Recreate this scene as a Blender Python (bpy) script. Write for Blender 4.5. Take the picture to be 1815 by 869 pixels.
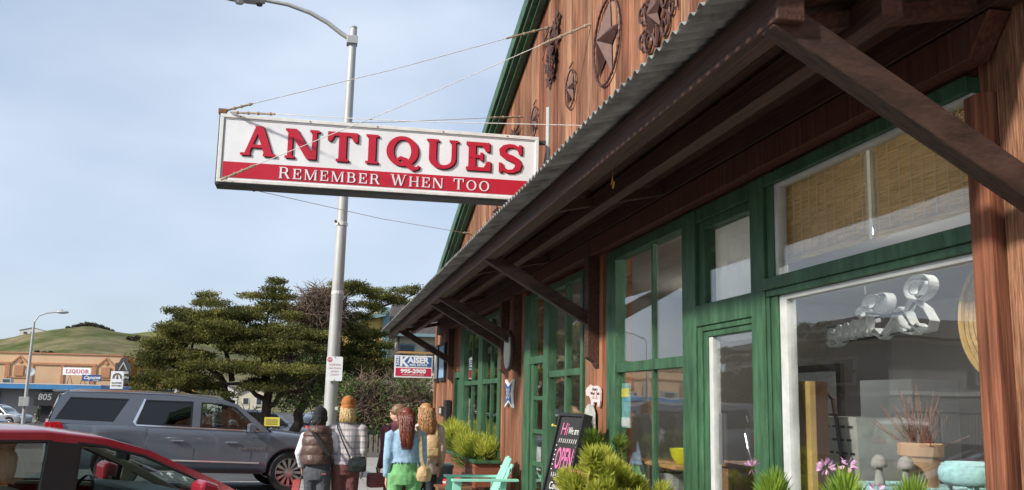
import bpy, bmesh, math, random
import numpy as np
from mathutils import Vector, Matrix, Euler
from mathutils.geometry import tessellate_polygon

# ------------------------------------------------------------------ camera, sky, sun, exposure
S = bpy.context.scene
for o in list(bpy.data.objects): bpy.data.objects.remove(o)
C = S.collection
cam = bpy.data.cameras.new('camera'); cam.sensor_width = 36.0; cam.lens = 33.72
cam.clip_start = 0.05; cam.clip_end = 4000
co = bpy.data.objects.new('camera', cam); C.objects.link(co)
fwd = Vector((0.193, 0.968, 0.162)).normalized()
right = Vector((0.980, -0.199, 0.020)); right = (right - fwd*right.dot(fwd)).normalized()
up = right.cross(fwd)
m3 = Matrix((right, up, -fwd)).transposed()
co.matrix_world = Matrix.Translation((0, 0, 1.7)) @ m3.to_4x4()
S.camera = co
SUN = Vector((-1.0, -0.46, 0.64)).normalized()
w = bpy.data.worlds.new('World'); S.world = w; w.use_nodes = True
nt = w.node_tree; nt.nodes.clear()
out = nt.nodes.new('ShaderNodeOutputWorld')
sky = nt.nodes.new('ShaderNodeTexSky'); sky.sky_type = 'NISHITA'; sky.sun_disc = False
sky.sun_elevation = math.asin(SUN.z); sky.sun_rotation = math.atan2(SUN.x, SUN.y)
sky.air_density = 1.0; sky.dust_density = 1.4; sky.ozone_density = 2.0
bg1 = nt.nodes.new('ShaderNodeBackground'); bg1.inputs[1].default_value = 0.10
nt.links.new(sky.outputs[0], bg1.inputs[0])
bg2 = nt.nodes.new('ShaderNodeBackground'); bg2.inputs[1].default_value = 1.0
tc = nt.nodes.new('ShaderNodeTexCoord')
mp = nt.nodes.new('ShaderNodeMapping'); mp.inputs['Scale'].default_value = (0.9, 0.9, 2.2); mp.inputs['Location'].default_value = (0.3, 0.1, 0.2)
nz = nt.nodes.new('ShaderNodeTexNoise'); nz.inputs['Scale'].default_value = 2.1; nz.inputs['Detail'].default_value = 5; nz.inputs['Roughness'].default_value = 0.45
nt.links.new(tc.outputs['Generated'], mp.inputs[0]); nt.links.new(mp.outputs[0], nz.inputs['Vector'])
cr = nt.nodes.new('ShaderNodeValToRGB')
cr.color_ramp.elements[0].position = 0.30; cr.color_ramp.elements[0].color = (0.45, 0.45, 0.45, 1)
cr.color_ramp.elements[1].position = 0.62; cr.color_ramp.elements[1].color = (0.86, 0.86, 0.86, 1)
nt.links.new(nz.outputs[0], cr.inputs[0])
cc = nt.nodes.new('ShaderNodeValToRGB')
cc.color_ramp.elements[0].position = 0.35; cc.color_ramp.elements[0].color = (0.37, 0.445, 0.565, 1)
cc.color_ramp.elements[1].position = 0.80; cc.color_ramp.elements[1].color = (0.58, 0.635, 0.715, 1)
nt.links.new(nz.outputs[0], cc.inputs[0]); nt.links.new(cc.outputs[0], bg2.inputs[0])
mx = nt.nodes.new('ShaderNodeMixShader')
nt.links.new(cr.outputs[0], mx.inputs[0]); nt.links.new(bg1.outputs[0], mx.inputs[1]); nt.links.new(bg2.outputs[0], mx.inputs[2])
nt.links.new(mx.outputs[0], out.inputs[0])
sl = bpy.data.lights.new('sun', 'SUN'); sl.energy = 3.6; sl.angle = math.radians(3.5); sl.color = (1.0, 0.94, 0.84)
so = bpy.data.objects.new('sun', sl); C.objects.link(so)
so.rotation_euler = (-SUN).to_track_quat('-Z', 'Y').to_euler()
S.view_settings.view_transform = 'Standard'; S.view_settings.look = 'None'
S.view_settings.exposure = 0.66; S.view_settings.gamma = 1.0
S.render.engine = 'CYCLES'
S.cycles.max_bounces = 8; S.cycles.transparent_max_bounces = 24

# ------------------------------------------------------------------ helpers
ORG = {}
R = math.radians
rng = random.Random(7)
def V(*a): return Vector(a)
def props(o, label=None, cat=None, group=None, kind=None):
    if label: o['label'] = label
    if cat: o['category'] = cat
    if group: o['group'] = group
    if kind: o['kind'] = kind
    return o
def empty(name, loc=(0, 0, 0), label=None, cat=None, group=None, parent=None):
    o = bpy.data.objects.new(name, None); C.objects.link(o)
    o.empty_display_size = 0.1
    if parent is not None:
        o.parent = parent; o.location = Vector(loc) - ORG[parent.name]
    else: o.location = loc
    ORG[o.name] = Vector(loc); props(o, label, cat, group); return o
class MB:
    def __init__(s): s.v = []; s.f = []
    def add(s, vs, fs):
        n = len(s.v); s.v += [tuple(p) for p in vs]; s.f += [tuple(i+n for i in f) for f in fs]; return s
    def box(s, x0, x1, y0, y1, z0, z1):
        return s.add([(x0,y0,z0),(x1,y0,z0),(x1,y1,z0),(x0,y1,z0),(x0,y0,z1),(x1,y0,z1),(x1,y1,z1),(x0,y1,z1)],
            [(0,3,2,1),(4,5,6,7),(0,1,5,4),(1,2,6,5),(2,3,7,6),(3,0,4,7)])
    def bar(s, a, b, wd, ht, upv=(0,0,1)):      # rectangular bar between two points
        a = Vector(a); b = Vector(b); d = (b-a).normalized(); u = Vector(upv)
        sd = d.cross(u)
        if sd.length < 1e-4: sd = d.cross(Vector((1,0,0)))
        sd.normalize(); u = sd.cross(d).normalized(); sd *= wd/2; u *= ht/2
        vs = [a-sd-u, a+sd-u, a+sd+u, a-sd+u, b-sd-u, b+sd-u, b+sd+u, b-sd+u]
        return s.add(vs, [(0,1,2,3),(7,6,5,4),(0,4,5,1),(1,5,6,2),(2,6,7,3),(3,7,4,0)])
    def tube(s, pts, r, n=8, cap=True):
        pts = [Vector(p) for p in pts]; k = len(pts)
        rs = r if isinstance(r, (list, tuple)) else [r]*k
        base = len(s.v); ref = None
        for i, p in enumerate(pts):
            d = (pts[min(i+1,k-1)] - pts[max(i-1,0)])
            d = d.normalized() if d.length > 1e-9 else Vector((0,0,1))
            if ref is None: ref = d.orthogonal().normalized()
            u = (ref - d*ref.dot(d))
            u = u.normalized() if u.length > 1e-6 else d.orthogonal().normalized()
            ref = u; v = d.cross(u)
            for j in range(n):
                a = 2*math.pi*j/n
                s.v.append(tuple(p + (u*math.cos(a)+v*math.sin(a))*rs[i]))
        for i in range(k-1):
            for j in range(n):
                a = base+i*n+j; b = base+i*n+(j+1)%n
                s.f.append((a, b, b+n, a+n))
        if cap:
            s.f.append(tuple(base+j for j in reversed(range(n))))
            s.f.append(tuple(base+(k-1)*n+j for j in range(n)))
        return s
    def rings(s, rings, cap=True):             # loft of equal-count rings
        base = len(s.v); n = len(rings[0])
        for r in rings: s.v += [tuple(p) for p in r]
        for i in range(len(rings)-1):
            for j in range(n):
                a = base+i*n+j; b = base+i*n+(j+1)%n
                s.f.append((a, b, b+n, a+n))
        if cap:
            s.f.append(tuple(base+j for j in reversed(range(n))))
            s.f.append(tuple(base+(len(rings)-1)*n+j for j in range(n)))
        return s
    def lathe(s, prof, c=(0,0,0), n=20, sx=1, sy=1):
        return s.rings([[(c[0]+r*sx*math.cos(2*math.pi*j/n), c[1]+r*sy*math.sin(2*math.pi*j/n), c[2]+z) for j in range(n)] for r, z in prof])
    def ball(s, c, r, n=12, m=8):
        r = r if isinstance(r, (tuple, list)) else (r, r, r); rg = []
        for i in range(m+1):
            t = math.pi*(i+0.02)/(m+0.04); rr = math.sin(t)
            rg.append([(c[0]+r[0]*rr*math.cos(2*math.pi*j/n), c[1]+r[1]*rr*math.sin(2*math.pi*j/n), c[2]-r[2]*math.cos(t)) for j in range(n)])
        return s.rings(rg)
    def poly(s, pts2, frame, depth):           # 2-D polygon (list of loops) extruded along frame normal; frame = (origin, u, v)
        o, u, v = [Vector(q) for q in frame]; nrm = u.cross(v).normalized()
        loops = pts2 if isinstance(pts2[0][0], (tuple, list)) else [pts2]
        flat = [p for L in loops for p in L]
        tri = tessellate_polygon([[Vector((p[0], p[1], 0)) for p in L] for L in loops])
        base = len(s.v); N = len(flat)
        f3 = [o+u*p[0]+v*p[1] for p in flat]
        s.v += [tuple(p+nrm*depth/2) for p in f3]+[tuple(p-nrm*depth/2) for p in f3]
        for t in tri:
            a, b, c = t
            p, q, r_ = flat[a], flat[b], flat[c]
            if (q[0]-p[0])*(r_[1]-p[1])-(q[1]-p[1])*(r_[0]-p[0]) < 0: a, b, c = a, c, b
            s.f.append((base+a, base+b, base+c)); s.f.append((base+N+c, base+N+b, base+N+a))
        k = 0
        for L in loops:
            n = len(L)
            for i in range(n):
                a = base+k+i; b = base+k+(i+1)%n
                s.f.append((a+N, b+N, b, a))
            k += n
        return s
    def build(s, name, mat=None, parent=None, org=None, smooth=False, bev=0, kind=None):
        vs = s.v
        if org is None:
            a = np.array(vs); lo = a.min(0); hi = a.max(0); org = Vector(((lo[0]+hi[0])/2, (lo[1]+hi[1])/2, lo[2] if parent is None else (lo[2]+hi[2])/2))
        org = Vector(org)
        me = bpy.data.meshes.new(name)
        me.from_pydata([(p[0]-org.x, p[1]-org.y, p[2]-org.z) for p in vs], [], s.f); me.update()
        bm = bmesh.new(); bm.from_mesh(me); bmesh.ops.recalc_face_normals(bm, faces=bm.faces); bm.to_mesh(me); bm.free()
        return link(name, me, mat, parent, org, smooth, bev, kind)
def link(name, me, mat, parent, org, smooth=False, bev=0, kind=None):
    if mat is not None: me.materials.append(M[mat] if isinstance(mat, str) else mat)
    if smooth is not False:
        if smooth is True: me.shade_smooth()
        else:
            me.shade_smooth()
            try: me.set_sharp_from_angle(angle=R(smooth))
            except Exception: pass
    o = bpy.data.objects.new(name, me); C.objects.link(o); org = Vector(org)
    if parent is not None: o.parent = parent; o.location = org - ORG[parent.name]
    else: o.location = org
    ORG[o.name] = org.copy()
    if bev:
        b = o.modifiers.new('bevel', 'BEVEL'); b.width = bev; b.segments = 2; b.limit_method = 'ANGLE'; b.angle_limit = R(40)
    if kind: o['kind'] = kind
    return o
def boxo(name, mat, parent, x0, x1, y0, y1, z0, z1, bev=0):
    return MB().box(x0, x1, y0, y1, z0, z1).build(name, mat, parent, bev=bev)
def copy_tree(o, parent=None):
    c = o.copy(); C.objects.link(c)
    if parent is not None: c.parent = parent
    for k in o.children: copy_tree(k, c)
    return c
def text_mesh(txt, size, frame, mat, parent, name='lettering', depth=0.004, offset=0.0, align='LEFT', shear=0.0, sx=1.0):
    cu = bpy.data.curves.new('t', 'FONT'); cu.body = txt; cu.size = size; cu.extrude = depth/2; cu.offset = offset; cu.align_x = align; cu.shear = shear; cu.resolution_u = 3
    t = bpy.data.objects.new('t', cu); C.objects.link(t)
    dg = bpy.context.evaluated_depsgraph_get()
    me = bpy.data.meshes.new_from_object(t.evaluated_get(dg))
    bpy.data.objects.remove(t); bpy.data.curves.remove(cu)
    o, u, v = [Vector(q) for q in frame]; u = u.normalized(); v = v.normalized(); n = u.cross(v)
    mt = Matrix(((u.x*sx, v.x, n.x, 0), (u.y*sx, v.y, n.y, 0), (u.z*sx, v.z, n.z, 0), (0, 0, 0, 1)))
    me.transform(mt); me.materials.clear()
    return link(name, me, mat, parent, o)
# ------------------------------------------------------------------ materials
M = {}
def mat(name, col, rough=0.6, var=0.15, scale=8, bump=0.0, metal=0.0, stretch=(1,1,1), col2=None, spec=0.5, rnd=0.0, obj=False, detail=5, trans=0.0, p0=0.3, p1=0.7, bscale=None, sheen=0, coat=0.0, bdist=0.01, stain=None):
    m = bpy.data.materials.new(name); m.use_nodes = True; n = m.node_tree; b = n.nodes['Principled BSDF']
    b.inputs['Roughness'].default_value = rough; b.inputs['Metallic'].default_value = metal
    b.inputs['Specular IOR Level'].default_value = spec
    b.inputs['Coat Weight'].default_value = coat; b.inputs['Coat Roughness'].default_value = 0.04
    if sheen: b.inputs['Sheen Weight'].default_value = sheen
    if obj: src = n.nodes.new('ShaderNodeTexCoord').outputs['Object']
    else: src = n.nodes.new('ShaderNodeNewGeometry').outputs['Position']
    mpn = n.nodes.new('ShaderNodeMapping'); mpn.inputs['Scale'].default_value = stretch
    n.links.new(src, mpn.inputs[0])
    z = n.nodes.new('ShaderNodeTexNoise'); z.inputs['Scale'].default_value = scale; z.inputs['Detail'].default_value = detail; z.inputs['Roughness'].default_value = 0.6
    n.links.new(mpn.outputs[0], z.inputs['Vector'])
    r = n.nodes.new('ShaderNodeValToRGB')
    c1 = tuple(c*(1-var) for c in col); c2 = col2 or tuple(min(1, c*(1+var)) for c in col)
    r.color_ramp.elements[0].position = p0; r.color_ramp.elements[0].color = (*c1, 1)
    r.color_ramp.elements[1].position = p1; r.color_ramp.elements[1].color = (*c2, 1)
    n.links.new(z.outputs[0], r.inputs[0]); colout = r.outputs[0]
    if rnd:
        oi = n.nodes.new('ShaderNodeObjectInfo'); ma = n.nodes.new('ShaderNodeMapRange')
        ma.inputs['To Min'].default_value = 1-rnd; ma.inputs['To Max'].default_value = 1+rnd
        n.links.new(oi.outputs['Random'], ma.inputs['Value'])
        hs = n.nodes.new('ShaderNodeHueSaturation'); n.links.new(ma.outputs[0], hs.inputs['Value']); n.links.new(colout, hs.inputs['Color']); colout = hs.outputs[0]
    if stain:
        sm = n.nodes.new('ShaderNodeMapping'); sm.inputs['Scale'].default_value = stain[:3]; n.links.new(src, sm.inputs[0])
        sz = n.nodes.new('ShaderNodeTexNoise'); sz.inputs['Scale'].default_value = 1.0; sz.inputs['Detail'].default_value = 6; sz.inputs['Roughness'].default_value = .65; n.links.new(sm.outputs[0], sz.inputs['Vector'])
        sr = n.nodes.new('ShaderNodeMapRange'); sr.inputs['From Min'].default_value = .38; sr.inputs['From Max'].default_value = .62; sr.inputs['To Min'].default_value = stain[3]; sr.inputs['To Max'].default_value = stain[4]; n.links.new(sz.outputs[0], sr.inputs['Value'])
        h2 = n.nodes.new('ShaderNodeHueSaturation'); n.links.new(sr.outputs[0], h2.inputs['Value']); n.links.new(colout, h2.inputs['Color']); colout = h2.outputs[0]
    n.links.new(colout, b.inputs['Base Color'])
    if bump:
        z2 = z
        if bscale:
            z2 = n.nodes.new('ShaderNodeTexNoise'); z2.inputs['Scale'].default_value = bscale; z2.inputs['Detail'].default_value = 4
            n.links.new(mpn.outputs[0], z2.inputs['Vector'])
        bn = n.nodes.new('ShaderNodeBump'); bn.inputs['Strength'].default_value = bump; bn.inputs['Distance'].default_value = bdist
        n.links.new(z2.outputs[0], bn.inputs['Height']); n.links.new(bn.outputs[0], b.inputs['Normal'])
    if trans:
        tb = n.nodes.new('ShaderNodeBsdfTranslucent'); mm = n.nodes.new('ShaderNodeMixShader'); mm.inputs[0].default_value = trans
        n.links.new(colout, tb.inputs[0]); n.links.new(b.outputs[0], mm.inputs[1]); n.links.new(tb.outputs[0], mm.inputs[2])
        n.links.new(mm.outputs[0], n.nodes['Material Output'].inputs[0])
    M[name] = m; return m
def glass(name, tint=(0.9, 0.93, 0.92), r0=0.045, rough=0.0):
    m = bpy.data.materials.new(name); m.use_nodes = True; n = m.node_tree; n.nodes.clear()
    o = n.nodes.new('ShaderNodeOutputMaterial'); t = n.nodes.new('ShaderNodeBsdfTransparent'); t.inputs[0].default_value = (*tint, 1)
    g = n.nodes.new('ShaderNodeBsdfGlossy'); g.inputs['Roughness'].default_value = rough; g.inputs['Color'].default_value = (1, 1, 1, 1)
    lw = n.nodes.new('ShaderNodeLayerWeight'); lw.inputs['Blend'].default_value = 0.5
    pw = n.nodes.new('ShaderNodeMath'); pw.operation = 'POWER'; pw.inputs[1].default_value = 5
    n.links.new(lw.outputs['Facing'], pw.inputs[0])
    mr = n.nodes.new('ShaderNodeMapRange'); mr.inputs['To Min'].default_value = r0; mr.inputs['To Max'].default_value = 1.0
    n.links.new(pw.outputs[0], mr.inputs['Value'])
    # slight waviness of old glass
    ge = n.nodes.new('ShaderNodeNewGeometry'); nz = n.nodes.new('ShaderNodeTexNoise'); nz.inputs['Scale'].default_value = 2.2; nz.inputs['Detail'].default_value = 1
    bn = n.nodes.new('ShaderNodeBump'); bn.inputs['Strength'].default_value = 0.06; bn.inputs['Distance'].default_value = 0.02
    n.links.new(ge.outputs['Position'], nz.inputs['Vector']); n.links.new(nz.outputs[0], bn.inputs['Height']); n.links.new(bn.outputs[0], g.inputs['Normal'])
    mm = n.nodes.new('ShaderNodeMixShader'); n.links.new(mr.outputs[0], mm.inputs[0]); n.links.new(t.outputs[0], mm.inputs[1]); n.links.new(g.outputs[0], mm.inputs[2])
    n.links.new(mm.outputs[0], o.inputs[0]); M[name] = m
def emis(name, col, s):
    m = bpy.data.materials.new(name); m.use_nodes = True; b = m.node_tree.nodes['Principled BSDF']
    b.inputs['Base Color'].default_value = (*col, 1); b.inputs['Emission Color'].default_value = (*col, 1); b.inputs['Emission Strength'].default_value = s; M[name] = m
VG = (22, 22, 0.9)       # vertical wood grain
HG = (22, 0.9, 22)       # grain along the street
mat('redwood', (0.155, 0.060, 0.033), 0.8, 0.4, 2.2, bump=0.6, stretch=(30, 30, 1.1), col2=(0.38, 0.175, 0.095), rnd=0.22, detail=8, spec=0.25, stain=(3, 3, .7, .6, 1.2))
mat('redwood_pale', (0.20, 0.095, 0.055), 0.85, 0.4, 2.6, bump=0.6, stretch=VG, col2=(0.43, 0.235, 0.145), rnd=0.2, detail=9, spec=0.2, stain=(3, 3, .6, .65, 1.2))
mat('redwood_deep', (0.105, 0.036, 0.020), 0.8, 0.4, 2.0, bump=0.6, stretch=VG, col2=(0.30, 0.115, 0.062), rnd=0.2, detail=9, spec=0.25, stain=(3, 3, .7, .6, 1.25))
mat('redwood_shaded', (0.080, 0.029, 0.019), 0.7, 0.4, 2.2, bump=0.5, stretch=VG, col2=(0.165, 0.060, 0.038), rnd=0.2, detail=8, spec=0.3)  # unfaded redwood under the awning, with the awning's shade also put into the colour
mat('redwood_rough', (0.17, 0.070, 0.040), 0.85, 0.5, 2.5, bump=0.9, stretch=(45, 45, 2.4), col2=(0.42, 0.21, 0.12), rnd=0.15, detail=9, spec=0.2, stain=(5, 5, 1.6, .55, 1.2))
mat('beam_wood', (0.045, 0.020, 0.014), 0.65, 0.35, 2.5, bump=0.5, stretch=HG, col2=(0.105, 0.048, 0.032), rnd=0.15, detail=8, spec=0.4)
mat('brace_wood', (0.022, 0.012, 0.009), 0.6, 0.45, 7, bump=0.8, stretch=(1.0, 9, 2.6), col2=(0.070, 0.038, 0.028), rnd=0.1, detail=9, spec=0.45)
mat('green_paint', (0.030, 0.092, 0.043), 0.5, 0.3, 5, bump=0.35, stretch=(4,4,.8), col2=(0.054, 0.138, 0.070), spec=0.4, bscale=30, stain=(6, 6, 2, .78, 1.12))
mat('white_paint', (0.50, 0.51, 0.50), 0.6, 0.15, 9, bump=0.15)
mat('corrugated', (0.16, 0.155, 0.145), 0.5, 0.4, 5, metal=0.35, col2=(0.36, 0.36, 0.34), bump=0.1)
mat('dark_metal', (0.05, 0.05, 0.05), 0.5, 0.3, 20, metal=0.4)
mat('galv', (0.38, 0.385, 0.38), 0.55, 0.16, 3, metal=0.2, stretch=(2, 2, 0.6), bump=0.05)
mat('steel', (0.45, 0.46, 0.48), 0.3, 0.1, 10, metal=0.9)
mat('concrete', (0.30, 0.285, 0.26), 0.85, 0.18, 2.5, bump=0.2, rnd=0.06, bscale=60)
mat('kerb_red', (0.40, 0.055, 0.05), 0.7, 0.3, 6, bump=0.2)
mat('asphalt', (0.055, 0.055, 0.057), 0.85, 0.25, 1.2, bump=0.3, bscale=90, col2=(0.085, 0.084, 0.082))
mat('black', (0.012, 0.012, 0.013), 0.6, 0.2)
mat('soil', (0.05, 0.035, 0.022), 0.9, 0.3, 20)
glass('shop_glass', (0.975, 0.985, 0.98), 0.075)
glass('car_glass', (0.86, 0.91, 0.89), 0.045)
glass('tint_glass', (0.10, 0.105, 0.11), 0.05)
# ------------------------------------------------------------------ ground
def gz(x, y):
    cr = max(0.0, 1-max(0, y-25)/30)
    if x > -0.35: z = -0.16
    elif x > -9: z = -0.16+0.032*(-0.35-x)*cr
    elif x > -17.6: z = -0.16+0.032*(x+17.6)*cr
    else: z = -0.16
    return z-0.01*min(80, max(0, y-10))
def grid_mesh(xs, ys, fn):
    b = MB(); b.v = [(x, y, fn(x, y)) for y in ys for x in xs]; n = len(xs)
    b.f = [(j*n+i, j*n+i+1, (j+1)*n+i+1, (j+1)*n+i) for j in range(len(ys)-1) for i in range(n-1)]
    return b
mat('far_grass', (0.090, 0.105, 0.030), 0.95, 0.3, 0.035, col2=(0.17, 0.14, 0.065), detail=8, spec=0.1)
xs = [-300, -120, -60, -40, -30, -24, -18, -17.6, -14, -11, -9, -7, -5, -3, -1.5, -0.36, -0.34, 5, 20, 60, 150, 300]
ys = [-40, -15, 0, 5, 10, 15, 20, 25, 30, 36, 42, 48, 55, 62, 70, 80, 90, 120, 180]
g = grid_mesh(xs, ys, gz).build('road', 'asphalt', org=(0, 0, 0), smooth=True); props(g, 'grey asphalt street with angled parking', 'road', kind='structure')
t = grid_mesh([-4000, -1000, -300, 0, 300, 1000, 4000], [-3000, -600, -40, 150, 600, 3900], lambda x, y: -1.3)
props(t.build('terrain', 'far_grass', org=(0, 0, 0)), 'flat grassy land reaching the horizon', 'ground', kind='structure')
# pavement with slabs and kerb
pv = empty('pavement', (1, 8, 0)); pv['kind'] = 'structure'; props(pv, 'pale concrete pavement in front of the shop', 'pavement')
boxo('base', 'concrete', pv, -0.2, 2.5, -8, 27, -0.3, -0.012)
y = -6.0
while y < 26.9:
    for a, b in ((-0.19, 1.08), (1.095, 2.38)):
        boxo('paving_slab', 'concrete', pv, a, b, y, y+1.485, -0.2, rng.uniform(-0.003, 0.003))
    y += 1.5
y = -8.0
while y < 27:
    boxo('kerb_stone', 'kerb_red' if 14 < y < 26 else 'concrete', pv, -0.35, -0.205, y, y+1.99, -0.3, -0.004, bev=0.02); y += 2.0
boxo('side_paving', 'concrete', pv, 2.5, 14, 20.6, 27, -0.3, -0.02)
boxo('cross_paving', 'concrete', pv, -0.35, 9, 27.05, 30, -0.3, -0.03)
# painted parking lines
mat('road_paint', (0.6, 0.6, 0.58), 0.7, 0.2, 20)
for k in range(7):
    y0 = 1.5+k*4.6; d = V(-math.cos(R(32)), -math.sin(R(32)), 0)*4.6; a = V(-0.4, y0, 0); n = V(-d.y, d.x, 0).normalized()*0.05; b = MB()
    P = [a+d*t for t in (0, .25, .5, .75, 1)]
    vs = []
    for p in P:
        for s in (-1, 1):
            q = p+n*s; vs.append((q.x, q.y, gz(q.x, q.y)+0.006))
    b.add(vs, [(2*i, 2*i+1, 2*i+3, 2*i+2) for i in range(4)])
    props(b.build('parking_line', 'road_paint', org=a), 'white painted line between angled parking bays', 'road marking', 'parking bay lines', kind='structure')
# ------------------------------------------------------------------ hills
from mathutils import noise
def lerpf(tab, x):
    if x <= tab[0][0]: return tab[0][1]
    for (a, b), (c, d) in zip(tab, tab[1:]):
        if x <= c:
            t = (x-a)/(c-a); t = t*t*(3-2*t)*0.5+t*0.5; return b+(d-b)*t
    return tab[-1][1]
ridge1 = [(-420, 6), (-260, 14), (-200, 20), (-165, 23), (-143, 25.6), (-129, 29.2), (-117, 31.5), (-106, 33.0), (-91, 30.5), (-80, 29.4), (-61, 26.6), (-16, 18.5), (40, 12), (140, 4), (260, -2)]
ridge2 = [(-520, 10), (-300, 20), (-200, 30), (-117, 38.0), (-90, 42), (-75, 44.2), (-40, 44.2), (13, 39), (90, 33), (200, 26), (420, 8)]
def hillfn(tab, y0, y1, y2):
    def f(x, y):
        r = lerpf(tab, x*(480 if y1 < 500 else 620)/max(y, y0) if y < y1 else x)
        if y < y1: t = (y-y0)/(y1-y0); h = (t*t*(3-2*t))*0.45+t*0.55
        else: t = 1-(y-y1)/(y2-y1); h = t
        n = noise.noise(V(x*0.02, y*0.012, 3))*2.2+noise.noise(V(x*0.06, y*0.03, 9))*0.8
        return -1.5+(r+1.5)*h+n*h*(1-h)*2.2+0.25*noise.noise(V(x*.11, y*.1, 1))*h
    return f
mat('hill_grass', (0.105, 0.125, 0.040), 0.95, 0.25, 0.045, col2=(0.215, 0.175, 0.105), detail=10, spec=0.05, p0=0.38, p1=0.68, stretch=(1, 0.5, 2.2), stain=(.16, .1, .4, .72, 1.2))
mat('hill_green', (0.115, 0.135, 0.045), 0.95, 0.15, 0.03, col2=(0.165, 0.165, 0.065), detail=8, spec=0.05)
h1 = grid_mesh(np.linspace(-430, 270, 180).tolist(), np.linspace(190, 560, 60).tolist(), hillfn(ridge1, 190, 480, 600)).build('hill', 'hill_grass', org=(0, 400, 0), smooth=True)
props(h1, 'grassy hill with brown patches behind the peach building', 'hill', kind='structure')
h2 = grid_mesh(np.linspace(-530, 430, 160).tolist(), np.linspace(430, 760, 40).tolist(), hillfn(ridge2, 430, 620, 800)).build('hill', 'hill_green', org=(0, 600, 0), smooth=True)
props(h2, 'smooth green hill farther behind, seen left of the cypress', 'hill', kind='structure')
# foliage helper: leaf clumps as many small triangles
def leaf_cloud(centers, radii, per, size, seed, up=0.4, squash=1.0, aspect=2.2):
    r = np.random.RandomState(seed); cs = np.repeat(np.array(centers), per, 0); rs = np.repeat(np.array(radii), per)
    n = len(cs); d = r.normal(size=(n, 3)); d /= np.linalg.norm(d, axis=1)[:, None]
    rad = rs*(0.45+0.55*r.rand(n)); off = d*rad[:, None]; off[:, 2] *= squash
    p = cs+off
    ax = d*0.8+r.normal(size=(n, 3))*0.45; ax[:, 2] += up; ax /= np.linalg.norm(ax, axis=1)[:, None]
    sd = np.cross(ax, r.normal(size=(n, 3))); sd /= np.linalg.norm(sd, axis=1)[:, None]
    L = size*(0.6+0.8*r.rand(n))[:, None]; Wd = L/aspect
    v = np.empty((n, 4, 3)); v[:, 0] = p-ax*L*.5; v[:, 1] = p+sd*Wd*.5; v[:, 2] = p+ax*L*.5; v[:, 3] = p-sd*Wd*.5
    return v.reshape(-1, 3)
def quads_obj(name, v, mt, parent=None, org=None, kind=None):
    org = Vector(org) if org is not None else Vector(v.mean(0)); n = len(v)//4
    me = bpy.data.meshes.new(name); me.vertices.add(len(v)); me.vertices.foreach_set('co', (v-np.array(org)).astype(np.float32).ravel())
    me.loops.add(n*4); me.polygons.add(n); me.loops.foreach_set('vertex_index', np.arange(n*4)); me.polygons.foreach_set('loop_start', np.arange(0, n*4, 4)); me.update(calc_edges=True)
    return link(name, me, mt, parent, org, kind=kind)
mat('far_bush', (0.065, 0.065, 0.038), 0.9, 0.35, 0.3, col2=(0.15, 0.125, 0.085), trans=0.1)
def far_bush(name, label, spots, size, seed, grp=None):
    b = quads_obj(name, leaf_cloud([s[:3] for s in spots], [s[3] for s in spots], 420, size, seed, squash=.7), 'far_bush'); props(b, label, 'shrub', grp)
    return b
r_ = random.Random(3); hf = hillfn(ridge1, 190, 480, 600)
far_bush('hilltop_shrub', 'dark scrub crowning the hilltop beside the pale house', [(x, 474, hf(x, 474)+.35*h-0.6, h*.72) for x, h in ((-113, 1.6), (-110, 2.1), (-107.5, 2.5), (-105, 2.9), (-102, 2.9), (-99, 2.6), (-96.5, 2.0), (-94, 1.3), (-108.5, 2.0), (-103.5, 2.6))], 1.1, 4)
far_bush('hillside_shrub', 'dark shrub patch on the slope left of the cypress', [(-66+r_.uniform(-7, 7), 400, hf(-66, 400)+r_.uniform(-1.2, 1.8), r_.uniform(.8, 1.7)) for k in range(9)], .8, 5)
far_bush('hillside_shrub', 'low dark bush on the hill above the liquor sign', [(-85+r_.uniform(-4, 4), 330, hf(-85, 330)+r_.uniform(-.3, .8), r_.uniform(.6, 1.1)) for k in range(6)], .6, 6)
far_bush('hillside_shrub', 'small dark bush at the left foot of the hill', [(-109+r_.uniform(-3, 3), 330, hf(-109, 330)+r_.uniform(-.2, .6), r_.uniform(.5, .9)) for k in range(5)], .6, 7)
mat('pale_wall', (0.55, 0.55, 0.53), 0.8, 0.1, 0.5); mat('grey_roof', (0.13, 0.12, 0.115), 0.9, 0.25, 3, bump=.3); mat('far_window', (0.05, 0.06, 0.07), 0.2, 0.1)
mat('cream_wall', (0.58, 0.52, 0.40), 0.8, 0.08, 1); mat('yellow_wall', (0.62, 0.42, 0.13), 0.8, 0.08, 1); mat('teal_trim', (0.16, 0.26, 0.28), 0.6, 0.1)
mat('green_roof', (0.15, 0.19, 0.11), 0.85, 0.2, 3)
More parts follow.
